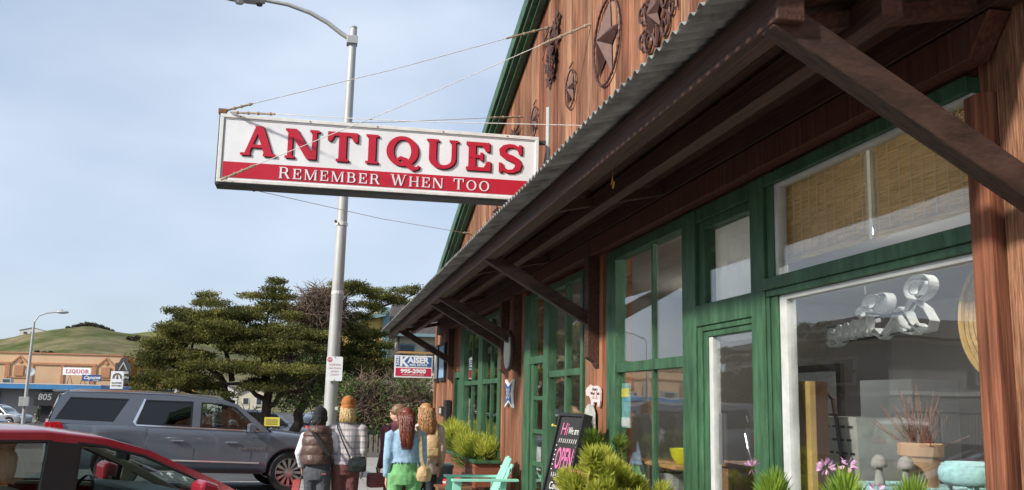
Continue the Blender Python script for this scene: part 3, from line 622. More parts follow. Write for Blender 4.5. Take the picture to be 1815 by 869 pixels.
def glyph(ch, t, s, e, h):        # stem, thin stroke, serif overhang, serif height; cap height 1
    P = []
    def stem(x, a=0, b=1, w_=t): P.append(rc(x, x+w_, a, b))
    def foot(x, w_=t, y=0): P.append(rc(x-e, x+w_+e, y, y+h))
    def head(x, w_=t): P.append(rc(x-e, x+w_+e, 1-h, 1))
    if ch == 'I': stem(e); foot(e); head(e); return P, t+2*e
    if ch == 'T':
        W_ = .86; x = W_/2-t/2; stem(x); foot(x); P.append(rc(0, W_, 1-s, 1)); P.append([(0, 1), (0, .68), (s*.8, .68), (s*1.5, 1-s)]); P.append([(W_, 1), (W_-s*1.5, 1-s), (W_-s*.8, .68), (W_, .68)]); return P, W_
    if ch in 'EL':
        W_ = .74; stem(e); P.append(rc(0, W_, 0, s)); P.append([(W_, 0), (W_, .34), (W_-s*.8, .34), (W_-s*1.6, s), (W_-s*1.6, 0)])
        if ch == 'E':
            P.append(rc(0, W_-.04, 1-s, 1)); P.append([(W_-.04, 1), (W_-.04-s*1.6, 1), (W_-.04-s*1.6, 1-s), (W_-.04-s*.8, .68), (W_-.04, .68)]); P.append(rc(e, W_*.62, .5-s*.45, .5+s*.45)); P.append(rc(W_*.62-.04, W_*.62+s*.4, .36, .64))
        else: head(e)
        return P, W_
    if ch == 'H':
        W_ = .92; x2 = W_-e-t; stem(e); stem(x2); foot(e); foot(x2); head(e); head(x2); P.append(rc(e, x2+t, .5-s/2, .5+s/2)); return P, W_
    if ch == 'N':
        W_ = .95; x2 = W_-e-s; stem(e, w_=s); stem(x2, w_=s); foot(e, s); P.append(rc(0, e+s, 1-h, 1)); head(x2, s); P.append(dg(x2+s-t*.62, 0, e+t*.5, 1, t*1.2)); return P, W_
    if ch == 'M':
        W_ = 1.12; x2 = W_-e-t; stem(e, w_=s); stem(x2); foot(e, s); foot(x2); P.append(rc(0, e+s, 1-h, 1)); P.append(rc(x2, x2+t+e, 1-h, 1)); m = W_*.47; P.append(dg(m, 0, e+t*.45, 1, t)); P.append(dg(m, 0, x2+s*.3, 1, s)); return P, W_
    if ch == 'A':
        W_ = .98; P.append(dg(e+s*.6, 0, W_/2-t*.15, 1, s)); P.append(dg(W_-e-t*.6, 0, W_/2-t*.05, 1, t*1.08)); P.append(rc(.24, .72, .27, .27+s*.8)); foot(e*.9, s); foot(W_-e*1.1-t, t*1.0); return P, W_
    if ch == 'W':
        W_ = 1.3; P.append(dg(.42, 0, e+t*.5, 1, t)); P.append(dg(.42, 0, .66, 1, s)); P.append(dg(.90, 0, .64, 1, t)); P.append(dg(.90, 0, W_-e-s*.5, 1, s)); P.append(rc(0, t+2*e, 1-h, 1)); P.append(rc(.66-t*.7, .66+t*.4, 1-h, 1)); P.append(rc(W_-s-2*e, W_, 1-h, 1)); return P, W_
    if ch == 'U':
        W_ = .94; x2 = W_-e-s; head(e); head(x2, s); stem(e, .32); stem(x2, .32, 1, s)
        o = ell(W_/2+(s-t)/4*0, .34, (x2+s-e)/2, .36, 180, 360, 18); i = ell((e+t+x2)/2, .34, (x2-e-t)/2, .36-s, 360, 180, 18); P.append(o+i); return P, W_
    if ch in 'OQ':
        W_ = .94; P.append([ell(W_/2, .5, W_/2, .52), ell(W_/2, .5, W_/2-t, .52-s)[::-1]])
        if ch == 'Q': P.append(stroke([(.30, .16), (.42, .27), (.56, .20), (.68, .02), (.80, -.09), (.92, -.06), (.97, .03)], [s*.6, s*.9, t*.8, t*.9, t*.75, s*.8, s*.4]))
        return P, W_
    if ch in 'RB':
        W_ = .88 if ch == 'R' else .8; stem(e); P.append(rc(0, e+t, 1-h, 1)); P.append(rc(0, e+t+(e if ch == 'R' else 0), 0, h))
        def bowl(y0, y1, xr):
            cy = (y0+y1)/2; ry = (y1-y0)/2; cx = xr-ry*1.0
            P.append([(e+t*.5, y1)]+ell(cx, cy, xr-cx, ry, 90, -90, 14)+[(e+t*.5, y0), (e+t*.5, y0+s)]+ell(cx, cy, xr-cx-t, ry-s, -90, 90, 14)+[(e+t*.5, y1-s)])
        if ch == 'R': bowl(.46, 1, .72); P.append(dg(.78, 0, .50, .50, t*1.1)); P.append(rc(.70, W_+.02, 0, h))
        else: bowl(.5, 1, .70); bowl(0, .5+s, .78)
        return P, W_
    if ch == 'S':
        W_ = .72
        pts = [(.66, .74), (.60, .87), (.47, .95), (.33, .955), (.19, .90), (.11, .79), (.13, .66), (.25, .57), (.42, .50), (.56, .42), (.61, .29), (.57, .15), (.44, .06), (.29, .045), (.15, .11), (.07, .26)]
        ws = [s*.8, s*.85, s*.9, s, t*.75, t*.95, t*.98, t, t*1.05, t, t*.98, t*.9, s, s*.95, s*.9, s*.8]
        P.append(stroke(pts, ws)); P.append(rc(.61, .61+s*.75, .66, 1)); P.append(rc(.01, .01+s*.75, 0, .34)); return P, W_
    return P, .45
def word(txt, x, z, cap, frame_y, m, par, nm, t=.2, s=.13, e=.07, h=.085, track=.12, width=None, sx=1.0, depth=.008, each=True, n=(1, 0, 0), joined_org=None, caps=None):
    tot = 0
    for k, ch in enumerate(txt): tot += (.45 if ch == ' ' else glyph(ch, t, s, e, h)[1])*(caps[k] if caps else 1)+track
    tot -= track
    if width: sx = width/(tot*cap)
    mb = MB(); cx = x
    for k, ch in enumerate(txt):
        c = cap*(caps[k] if caps else 1)
        if ch == ' ': cx += (.45*(caps[k] if caps else 1)+track)*cap*sx; continue
        P, W_ = glyph(ch, t, s, e, h)
        if each: mb = MB()
        for q, poly in enumerate(P):
            loops = poly if isinstance(poly[0][0], (tuple, list)) else [poly]
            mb.poly([[(a*c*sx, b*c) for a, b in L] for L in loops], ((cx, frame_y-q*.0006, z), (1, 0, 0), (0, 0, 1)), depth)
        if each: mb.build(nm, m, par)
        cx += (W_*(c/cap)+track)*cap*sx
    if not each: return mb.build(nm, m, par)
# ------------------------------------------------------------------ projecting ANTIQUES sign
SY = 9.93
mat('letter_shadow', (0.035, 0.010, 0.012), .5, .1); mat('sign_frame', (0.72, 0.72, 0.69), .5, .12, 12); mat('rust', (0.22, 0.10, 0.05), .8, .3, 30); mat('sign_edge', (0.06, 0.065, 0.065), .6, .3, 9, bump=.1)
sg = empty('antiques_sign', (0.57, SY+.12, 3.84), 'white and red projecting sign reading ANTIQUES REMEMBER WHEN TOO', 'sign')
boxo('cabinet', 'sign_edge', sg, -1.115, 2.262, SY+.012, SY+.26, 3.832, 4.578, bev=.006)
gmx = MB().box(-1.10, 2.255, SY-.012, SY+.0115, 4.535, 4.572).box(-1.10, 2.255, SY-.012, SY+.0115, 3.855, 3.888).box(-1.10, -1.062, SY-.012, SY+.0115, 3.8885, 4.5345).box(2.217, 2.255, SY-.012, SY+.0115, 3.8885, 4.5345)
gmx.build('frame', 'sign_frame', sg, bev=.004)
pn = boxo('panel', 'sign_white', sg, -1.0615, 2.2165, SY+.0, SY+.0115, 3.889, 4.534)
boxo('red_band', 'sign_red', sg, -1.045, 2.2, SY-.004, SY-.0005, 3.908, 4.072)
boxo('grey_liner', 'pale_grey', sg, -1.058, -1.050, SY-.004, SY-.0005, 3.9, 4.525); boxo('grey_liner', 'pale_grey', sg, -1.0495, 2.21, SY-.004, SY-.0005, 4.518, 4.526)
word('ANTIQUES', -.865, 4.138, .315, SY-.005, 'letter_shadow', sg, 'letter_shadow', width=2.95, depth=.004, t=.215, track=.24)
word('ANTIQUES', -.88, 4.148, .315, SY-.012, 'sign_red', sg, 'letter', width=2.95, depth=.008, t=.215, track=.24)
wc = [1.1 if (k == 0 or 'REMEMBER WHEN TOO'[k-1] == ' ') else 1 for k in range(17)]
word('REMEMBER WHEN TOO', -.485, 3.930, .108, SY-.008, 'sign_white', sg, 'small_letter', t=.15, s=.07, e=.07, h=.05, track=.27, width=2.2, depth=.004, caps=wc)
for x in (-.9, -.2, .5, 1.2, 1.9): MB().ball((x, SY-.013, 4.553), .008, 6, 4).build('rivet', 'rust', sg)
MB().tube([(2.385, SY+.1, 4.18), (2.385, SY+.1, 4.95)], .03, 10).build('mount_pipe', 'galv', sg); MB().bar((2.262, SY+.13, 4.545), (2.40, SY+.11, 4.545), .05, .04).build('arm', 'dark_metal', sg)
MB().bar((2.262, SY+.13, 3.87), (2.40, SY+.11, 3.87), .05, .04).build('arm', 'dark_metal', sg)
mat('wire', (0.60, 0.59, 0.56), .6, .2, 30, metal=.3); mat('wire_rust', (0.30, 0.24, 0.17), .8, .35, 40)
MB().box(-1.125, -1.05, SY-.01, SY+.1, 4.58, 4.625).build('wire_bracket', 'rust', sg)
def wire(a, b, e0=.25, e1=.3):
    a = V(*a); b = V(*b); d = (b-a); L = d.length; d.normalize()
    wv = MB().tube([a+d*e0*.9, (a+b)/2-V(0, 0, .006*L), b-d*e1*.9], .004, 6).build('guy_wire', 'wire', sg)
    for p, q in ((a, a+d*e0), (b-d*e1, b)):
        m_ = MB().tube([p, q], .011, 6)
        for t_ in (.15, .4, .62, .9): c = p.lerp(q, t_); m_.ball(c, .02, 6, 4)
        m_.build('turnbuckle', 'wire_rust', wv)
wire((-1.09, SY+.02, 4.60), (2.39, 9.98, 5.88), .32, .55); wire((-1.05, SY-.03, 3.87), (2.39, 8.39, 5.28), .4, .5)
wire((-1.0, SY-.02, 4.585), (2.39, 8.37, 4.27), .5, .06); wire((-.9, SY+.27, 4.55), (2.39, 11.44, 5.26), .3, .5); wire((-.9, SY+.27, 3.87), (2.39, 15.5, 4.44), .3, .3)
# ------------------------------------------------------------------ street lamps
LY = 16.0
lp = empty('street_lamp', (.24, LY, 0), 'tall pale grey street lamp beside the two walkers in knit hats', 'street lamp', 'street lamps')
MB().tube([(.236, LY, 0), (.255, LY, 2), (.29, LY, 5), (.322, LY, 7.95), (.323, LY, 8.02)], [.112, .105, .085, .062, .058], 16).build('pole', 'galv', lp, smooth=40)
MB().lathe([(.2, 0), (.2, .04), (.13, .06), (.12, .12)], (.236, LY, .002), 16).build('base_plate', 'galv', lp); MB().lathe([(.062, 0), (.068, .015), (.05, .04), (.0, .05)], (.323, LY, 8.02), 12).build('cap', 'galv', lp)
MB().tube([(.30, LY-.02, 7.80), (.12, LY-.02, 7.90), (-.12, LY-.02, 8.07), (-.42, LY-.02, 8.22), (-.80, LY-.02, 8.33), (-1.22, LY-.02, 8.37), (-1.5, LY-.02, 8.37)], [.042, .042, .04, .038, .036, .033, .033], 10).build('arm', 'galv', lp, smooth=40)
lum = MB().rings([[(x, LY-.02+hw*math.cos(a), z+hh*math.sin(a)) for a in [2*math.pi*k/12 for k in range(12)]] for x, hw, hh, z in ((-1.18, .05, .045, 8.35), (-1.25, .10, .07, 8.35), (-1.45, .13, .085, 8.37), (-1.75, .13, .075, 8.38), (-1.9, .09, .05, 8.38), (-1.95, .02, .02, 8.38))]).build('luminaire', 'galv', lp, smooth=50)
MB().lathe([(.0, -.07), (.06, -.05), (.1, 0), (.0, .0)], (-1.6, LY-.02, 8.31), 12).build('lens', 'white_paint', lum); MB().lathe([(.0, -.06), (.05, -.05), (.055, 0)], (-1.27, LY-.02, 8.31), 10).build('photocell', 'dark_metal', lum)
MB().tube([(.17, LY-.02, 7.87), (.30, LY-.02, 7.73)], .012).build('stay', 'galv', lp); MB().box(.215, .4, LY-.1, LY+.1, 7.72, 7.86).build('clamp', 'galv', lp, bev=.01)
mat('tape', (0.6, 0.6, 0.58), .7, .2, 20)
for z, m_ in ((4.55, 'tape'), (3.4, 'tape')): MB().lathe([(.098, 0), (.1, .01), (.099, .05), (.095, .055)], (.274 if z < 4 else .285, LY, z), 14).build('strap', m_, lp)
MB().bar((.17, LY-.11, 4.62), (.20, LY-.10, 4.58), .03, .03).build('bolt', 'rust', lp); MB().bar((.33, LY-.105, 1.55), (.37, LY-.12, 1.55), .03, .05).build('hand_hole', 'galv', lp)
lp2 = empty('street_lamp', (-16.78, 62, gz(-16.78, 62)), 'thin distant street lamp in front of the peach building', 'street lamp', 'street lamps'); zb = gz(-16.78, 62)
MB().tube([(-16.78, 62, zb), (-16.75, 62, 3), (-16.72, 62, 5.9)], [.12, .09, .06], 10).build('pole', 'galv', lp2, smooth=40)
MB().tube([(-16.72, 62, 5.85), (-16.5, 62, 6.25), (-16.1, 62, 6.44), (-15.5, 62, 6.52)], .04, 8).build('arm', 'galv', lp2); MB().ball((-15.2, 62, 6.53), (.38, .16, .1), 12, 6).build('luminaire', 'galv', lp2); MB().box(-15.3, -15.2, 61.95, 62.05, 6.6, 6.72).build('photocell', 'white_paint', lp2)
MB().box(-17.05, -16.5, 61.7, 61.87, .9, 1.45).build('control_box', 'galv', lp2, bev=.02)
# parking sign strapped to the near lamp
ps = empty('parking_sign', (.285, 15.86, 1.985), 'white parking sign with red print strapped to the lamp pole', 'sign')
def rrect(x0, x1, z0, z1, r): return [(cx+r*math.cos(R(a)), cz+r*math.sin(R(a))) for cx, cz, a0 in ((x1-r, z1-r, 0), (x0+r, z1-r, 90), (x0+r, z0+r, 180), (x1-r, z0+r, 270)) for a in (a0, a0+30, a0+60, a0+90)]
MB().poly(rrect(.15, .41, 1.985, 2.375, .025), ((0, 15.86, 0), (1, 0, 0), (0, 0, 1)), .004).build('plate', 'sign_white', ps)
mat('faded_red', (0.58, 0.16, 0.18), .5, .15, 30)
MB().poly(ell(.20, 2.325, .04, .04), ((0, 15.856, 0), (1, 0, 0), (0, 0, 1)), .003).build('roundel', 'faded_red', ps); text_mesh('2HR', .035, ((.2, 15.854, 2.313), (1, 0, 0), (0, 0, 1)), 'sign_white', ps, depth=.002, align='CENTER')
mat('fade_pink', (0.66, 0.42, 0.43), .5, .1, 30)
for k, (tx, s) in enumerate((('PARKING', .045), ('9AM TO 6PM', .034), ('EXCEPT', .036), ('SUNDAY', .036))): text_mesh(tx, s, ((.285, 15.856, 2.23-.052*k), (1, 0, 0), (0, 0, 1)), 'fade_pink', ps, depth=.002, align='CENTER')
for z in (2.36, 2.0): MB().ball((.285, 15.855, z), .008, 6, 4).build('bolt', 'dark_metal', ps)
# rooftop signs across the street
lq = empty('rooftop_sign', (-22.7, 100, 2.54), 'white rooftop sign reading LIQUOR in red letters', 'sign', )
boxo('panel', 'sign_white', lq, -23.97, -21.47, 100, 100.15, 3.47, 4.17); word('LIQUOR', -23.72, 3.62, .40, 99.985, 'faded_red', lq, 'letter', width=2.1, depth=.02, t=.24)
for x in (-23.3, -22.1): MB().tube([(x-.25, 100.2, 2.5), (x, 100.1, 3.5), (x+.25, 100.2, 2.5)], .04, 6).build('support', 'dark_metal', lq)
cy_ = empty('rooftop_sign', (-20.5, 96, 2.54), 'blue rooftop sign with white script lettering below the liquor sign', 'sign')
MB().poly([(-21.25, 2.86), (-19.6, 2.86), (-19.62, 3.45), (-21.3, 3.45)], ((0, 96, 0), (1, 0, 0), (0, 0, 1)), .12).build('panel', 'sign_blue', cy_)
text_mesh('Cayucos', .42, ((-21.15, 95.93, 3.06), (1, 0, .02), (0, 0, 1)), 'sign_white', cy_, depth=.01, offset=.008, shear=.35); text_mesh('LIQUOR', .13, ((-20.3, 95.93, 2.92), (1, 0, 0), (0, 0, 1)), 'sign_white', cy_, depth=.01)
MB().tube([(-20.6, 96.1, 2.5), (-20.6, 96.1, 2.9)], .05).build('support', 'dark_metal', cy_)
# ------------------------------------------------------------------ realty sign and small hanging board at the far corner
KY = 20.2
ka = empty('realty_sign', (1.98, KY, 2.18), 'red white and blue KAISER REAL ESTATE sign hanging past the shop corner', 'sign')
boxo('board', 'sign_white', ka, 1.585, 2.375, KY, KY+.03, 2.17, 2.625); mat('kaiser_blue', (0.03, 0.13, 0.36), .5, .06); mat('kaiser_red', (0.50, 0.02, 0.07), .5, .06)
boxo('blue_field', 'kaiser_blue', ka, 1.61, 2.35, KY-.006, KY-.001, 2.395, 2.60); boxo('red_field', 'kaiser_red', ka, 1.61, 2.35, KY-.006, KY-.001, 2.20, 2.365)
XZ = lambda x, z: ((x, KY-.009, z), (1, 0, 0), (0, 0, 1))
text_mesh('K', .27, XZ(1.69, 2.405), 'sign_white', ka, depth=.003, offset=.012); text_mesh('AISER', .165, XZ(1.86, 2.475), 'sign_white', ka, depth=.003, offset=.008, sx=1.05); text_mesh('REAL ESTATE', .062, XZ(1.90, 2.41), 'sign_white', ka, depth=.003, offset=.002)
text_mesh('DALE', .075, ((1.672, KY-.009, 2.42), (0, 0, 1), (-1, 0, 0)), 'sign_white', ka, depth=.003, offset=.003)
text_mesh('995-2900', .11, XZ(1.98, 2.265), 'sign_white', ka, depth=.003, offset=.006, align='CENTER', sx=1.25); text_mesh('www.cayucos.com', .055, XZ(1.98, 2.215), 'fade_pink', ka, depth=.003, offset=.001, align='CENTER', sx=1.1)
mat('pine', (0.42, 0.24, 0.09), .7, .2, 4, stretch=(1, 8, 8)); MB().bar((1.60, KY+.015, 2.69), (2.42, KY+.015, 2.69), .04, .04).build('arm', 'pine', ka)
for x in (1.7, 2.28): MB().tube([(x, KY+.015, 2.62), (x, KY+.015, 2.69)], .006, 5).build('hanger', 'dark_metal', ka)
hb = empty('hanging_board', (1.62, 18.75, 2.62), 'small dark board with pale letters under the far end of the awning', 'sign')
MB().bar((1.53, 18.70, 2.78), (1.53, 19.45, 2.78), .03, .27).build('board', 'dark_wood', hb)
text_mesh('REALTY', .13, ((1.51, 19.38, 2.73), (0, -1, 0), (0, 0, 1)), 'pale_grey', hb, depth=.004)
for y in (18.8, 19.3): MB().tube([(1.53, y, 2.91), (1.50, y if y < 18.85 else 18.86, 3.0)], .006, 5).build('hanger', 'dark_metal', hb)
# ------------------------------------------------------------------ metal ornaments on the gable
mat('rusty_brown', (0.085, 0.040, 0.033), .55, .25, 15, metal=.3, bump=.1)
def star_mesh(cy, cz, r, depth, x=2.385, rot=90, inner=.40):
    b = MB(); pts = []
    for k in range(10):
        a = R(rot+36*k); rr = r if k % 2 == 0 else r*inner; pts.append((x, cy+rr*math.cos(a), cz+rr*math.sin(a)))
    b.v = [(x-depth, cy, cz), (x, cy, cz)]+pts; b.f = [(0, 2+k, 2+(k+1) % 10) for k in range(10)]+[(1, 2+(k+1) % 10, 2+k) for k in range(10)]
    return b
def ring_mesh(cy, cz, r, tr, x=2.375, rope=True):
    b = MB(); N = 72; pts = []
    for k in range(N+1):
        a = 2*math.pi*k/N; pts.append((x, cy+r*math.cos(a), cz+r*math.sin(a)))
    return b.tube(pts, [tr*(1.25 if (k % 2 and rope) else .85) for k in range(N+1)], 6, cap=False)
def barn_star(cy, cz, r, label, rot, hook=True, sr=.97):
    e = empty('barn_star', (2.39, cy, cz-r), label, 'wall ornament', 'barn stars'); star_mesh(cy, cz, r*sr, r*.27, rot=rot).build('star', 'rusty_brown', e)
    ring_mesh(cy, cz, r, .011 if r > .3 else .008).build('ring', 'rusty_brown', e)
    if hook: MB().tube([(2.38, cy, cz+r), (2.37, cy+.03, cz+r+.03), (2.38, cy, cz+r+.06), (2.39, cy-.02, cz+r+.09)], .008, 5).build('hanger', 'rusty_brown', e)
barn_star(7.815, 4.885, .385, 'large brown barn star in a rope ring on the gable', 102)
barn_star(9.05, 4.85, .195, 'small barn star left of the large star on the gable', 96); barn_star(10.72, 4.99, .175, 'smallest ringed barn star, just right of the green gable edge', 84)
def spiral(cy, cz, r0, a0, turns, sgn=1, x=2.375, n=22):
    return [(x, cy+r0*(1-.8*t)*math.cos(a0+sgn*2*math.pi*turns*t), cz+r0*(1-.8*t)*math.sin(a0+sgn*2*math.pi*turns*t)) for t in [k/n for k in range(n+1)]]
sc = empty('scroll_ornament', (2.39, 6.5, 4.35), 'brown wrought scrollwork with a small star above the awning', 'wall ornament')
b = MB(); q = random.Random(5)
for cz_ in (4.46, 4.68, 4.92, 5.16, 5.4):
    for s in (-1, 1):
        b.tube(spiral(6.52+s*.17, cz_, .11, R(90 if s > 0 else 90), 1.3, -s), [.013]*20+[.01, .009, .008], 5); b.tube(spiral(6.52+s*.33, cz_+.07, .085, R(200), 1.2, s), .011, 5)
        b.tube([(2.375, 6.52, cz_-.1), (2.372, 6.52+s*.08, cz_+.02), (2.375, 6.52+s*.25, cz_+.13), (2.375, 6.52+s*.4, cz_+.1)], [.015, .013, .011, .006], 5)
b.tube([(2.378, 6.52, 4.36), (2.378, 6.52, 5.6)], .014, 6).build('scrolls', 'rusty_brown', sc); star_mesh(6.56, 4.62, .2, .06, x=2.37, rot=80).build('star', 'rusty_brown', sc)
def leafy(name, cy, cz, wd, ht, n, label, seed, sl=.1):
    e = empty(name, (2.39, cy, cz-ht/2), label, 'wall ornament'); q = random.Random(seed); b = MB()
    for k in range(n):
        t = k/n; yy = cy+q.uniform(-1, 1)*wd/2*(1-.65*t); zz = cz+ht/2-ht*t*q.uniform(.85, 1.1); rr = sl*q.uniform(.6, 1.1); a0 = q.uniform(0, 6.3)
        pts = [(rr*(1 if j % 2 == 0 else .5)*math.cos(a0+j*math.pi/5), rr*(1 if j % 2 == 0 else .5)*math.sin(a0+j*math.pi/5)) for j in range(10)]
        x = 2.37-q.uniform(0, .03); tl = q.uniform(-.4, .4); b.poly(pts, ((x, yy, zz), V(tl*.5, 1, 0).normalized(), V(tl, 0, 1).normalized()), .006)
    for k in range(int(n*.9)):
        t = q.random(); b.ball((2.36, cy+q.uniform(-1, 1)*wd*.3*(1-.7*t), cz+ht*.3-ht*.8*t), .022, 6, 4)
    b.build('leaves', 'rusty_brown', e); MB().tube([(2.36, cy-wd/2, cz+ht/2), (2.35, cy, cz+ht*.35), (2.365, cy+.02, cz-ht/2)], [.012, .012, .004], 5).build('stem', 'rusty_brown', e)
leafy('grapevine_ornament', 9.87, 5.54, .72, .62, 34, 'brown metal grapevine ornament near the top guy wire', 1, .1); leafy('grapevine_ornament', 11.8, 4.98, .5, .4, 20, 'brown metal leaf ornament peeking over the top of the sign', 2, .08)
e = empty('barn_star', (2.39, 13.2, 4.15), 'slim brown star ornament low on the gable below the sign', 'wall ornament', 'barn stars'); star_mesh(13.2, 4.36, .2, .06).build('star', 'rusty_brown', e)
# ------------------------------------------------------------------ small things fixed to the wall below the awning
ov = empty('oval_mirror', (2.28, 11.48, 2.1), 'white oval plate hung on an awning bracket post', 'mirror')
ov.name = 'oval_plate'; ov['category'] = 'plate'; ORG[ov.name] = Vector((2.28, 11.48, 2.1))
mat('pale_glass', (0.52, 0.55, 0.52), .25, .1, 4)
MB().poly(ell(11.48, 2.32, .21, .25), ((2.275, 0, 0), (0, 1, 0), (0, 0, 1)), .03).build('rim', 'dark_wood', ov, bev=.004); MB().poly(ell(11.48, 2.32, .18, .22), ((2.254, 0, 0), (0, 1, 0), (0, 0, 1)), .012).build('face', 'pale_glass', ov)
mat('ribbon_blue', (0.035, 0.10, 0.24), .6, .15, 12); rb = empty('ribbon_sign', (2.37, 11.87, 1.63), 'blue ribbon-shaped number board edged in white, below the oval plate', 'sign')
bow = lambda g: [(-.24+g, -.175+g*1.6), (0, -.10+g), (.24-g, -.175+g*1.6), (.16-g, 0), (.24-g, .175-g*1.6), (0, .10-g), (-.24+g, .175-g*1.6), (-.16+g, 0)]
MB().poly(bow(0), ((2.375, 11.87, 1.81), (0, 1, 0), (0, 0, 1)), .03).build('border', 'sign_white', rb); MB().poly(bow(.022), ((2.357, 11.87, 1.81), (0, 1, 0), (0, 0, 1)), .006).build('face', 'ribbon_blue', rb)
text_mesh('35', .17, ((2.352, 11.87, 1.75), (0, -1, 0), (0, 0, 1)), 'pale_grey', rb, depth=.003, align='CENTER', offset=.004, sx=1.5)
bp = empty('animal_notice', (2.37, 8.15, 1.69), 'small pale pink animal-shaped notice on the boards above the tin pocket', 'sign')
mat('pale_pink', (0.66, 0.50, 0.50), .7, .1, 9)
MB().poly([(-.24, .045), (-.20, .075), (-.13, .085), (-.10, .10), (-.06, .085), (.1, .088), (.19, .07), (.22, .03), (.215, -.04), (.19, -.09), (.14, -.09), (.13, -.055), (.02, -.05), (.0, -.09), (-.06, -.09), (-.075, -.035), (-.13, .0), (-.22, .005)], ((2.38, 8.15, 1.77), (0, -1, 0), (0, 0, 1)), .015).build('board', 'pale_pink', bp)
for k, tx in enumerate(('Hours', 'Wed - Sun', '11 - 5')): text_mesh(tx, .042, ((2.37, 8.09, 1.815-.036*k), (0, -1, 0), (0, 0, 1)), 'dark_wood', bp, depth=.002, align='CENTER', sx=1.5)
mat('sky_blue_print', (0.20, 0.38, 0.55), .4, .3, 4); mat('print_pale', (0.6, 0.6, 0.6), .5, .2, 8)
for y0, y1, m_, lb in ((19.05, 19.55, 'print_pale', 'framed pale print at the far corner of the shop'), (18.05, 18.85, 'sky_blue_print', 'framed blue and white print near the far corner of the shop')):
    pf = empty('framed_print', (2.37, (y0+y1)/2, 2.1), lb, 'picture', 'framed prints'); boxo('frame', 'black', pf, 2.345, 2.394, y0, y1, 2.08, 2.80); boxo('print', m_, pf, 2.338, 2.344, y0+.06, y1-.06, 2.14, 2.74)
ml = empty('mailbox', (2.35, 17.35, 1.35), 'narrow black letter box on the wall by the far green door', 'letter box'); boxo('body', 'black', ml, 2.29, 2.384, 17.2, 17.5, 1.33, 1.72, bev=.01); boxo('flap', 'dark_metal', ml, 2.28, 2.289, 17.22, 17.48, 1.62, 1.70)
np_ = empty('number_plaque', (2.38, 18.55, 1.45), 'small pale number plaque on the boards near the corner', 'plaque'); boxo('plate', 'dark_metal', np_, 2.37, 2.392, 18.35, 18.75, 1.43, 1.60); text_mesh('103', .15, ((2.365, 18.72, 1.46), (0, -1, 0), (0, 0, 1)), 'sign_white', np_, depth=.004)
# notices stuck in the windows
mat('teal_print', (0.06, 0.36, 0.42), .5, .5, 14, col2=(0.25, 0.5, 0.5)); mat('yellow_print', (0.62, 0.52, 0.08), .5, .1)
po = empty('poster', (2.41, 7.38, 1.44), 'teal poster with yellow heading inside the two-by-two window', 'poster'); boxo('sheet', 'teal_print', po, 2.430, 2.433, 7.30, 7.58, 1.52, 1.87); boxo('heading', 'yellow_print', po, 2.4265, 2.4295, 7.33, 7.55, 1.76, 1.83); boxo('picture', 'print_pale', po, 2.4265, 2.4295, 7.32, 7.56, 1.53, 1.60)
for y, z, hh, ww, m_, lb in ((9.3, 1.74, .22, .18, 'print_pale', 'white notice in the side light of the glazed door'), (12.98, 1.46, .36, .16, 'yellow_print', 'yellow and white sticker in the far window'), (10.5, 1.1, .25, .2, 'print_pale', 'white slip in the lower pane of the glazed door'), (15.5, 1.5, .5, .12, 'print_pale', 'tall white strip notice at the left of the far window')):
    props(boxo('window_notice', m_, None, 2.44, 2.443, y-ww/2, y+ww/2, z-hh/2, z+hh/2), lb, 'notice', 'window notices')
# ------------------------------------------------------------------ vehicles
def carpaint(name, col, metal=.0, rough=.28): mat(name, col, rough, .05, 3, metal=metal, coat=.8, obj=True)
carpaint('paint_grey', (0.115, 0.132, 0.16), .2, .35); carpaint('paint_red', (0.30, 0.010, 0.026), .2, .3); carpaint('paint_silver', (0.30, 0.32, 0.35), .5, .3); carpaint('paint_dark', (0.03, 0.03, 0.035), .3); carpaint('paint_white', (0.62, 0.63, 0.63), 0, .3)
mat('tyre', (0.018, 0.018, 0.018), .85, .2, 20, obj=True); mat('trim_black', (0.012, 0.012, 0.014), .35, .1, obj=True); mat('chrome', (0.75, 0.76, 0.78), .12, .03, metal=1.0, obj=True); mat('rim_alloy', (0.42, 0.42, 0.43), .3, .05, metal=.9, obj=True)
mat('tail_red', (0.50, 0.012, 0.02), .15, .25, 25, coat=1, obj=True); mat('lamp_clear', (0.6, 0.62, 0.65), .1, .2, 20, obj=True, coat=1); mat('seat_tan', (0.30, 0.27, 0.215), .8, .08, obj=True); mat('dash_grey', (0.10, 0.115, 0.11), .6, .1, obj=True); mat('plate', (0.6, 0.6, 0.6), .5, .1, obj=True)
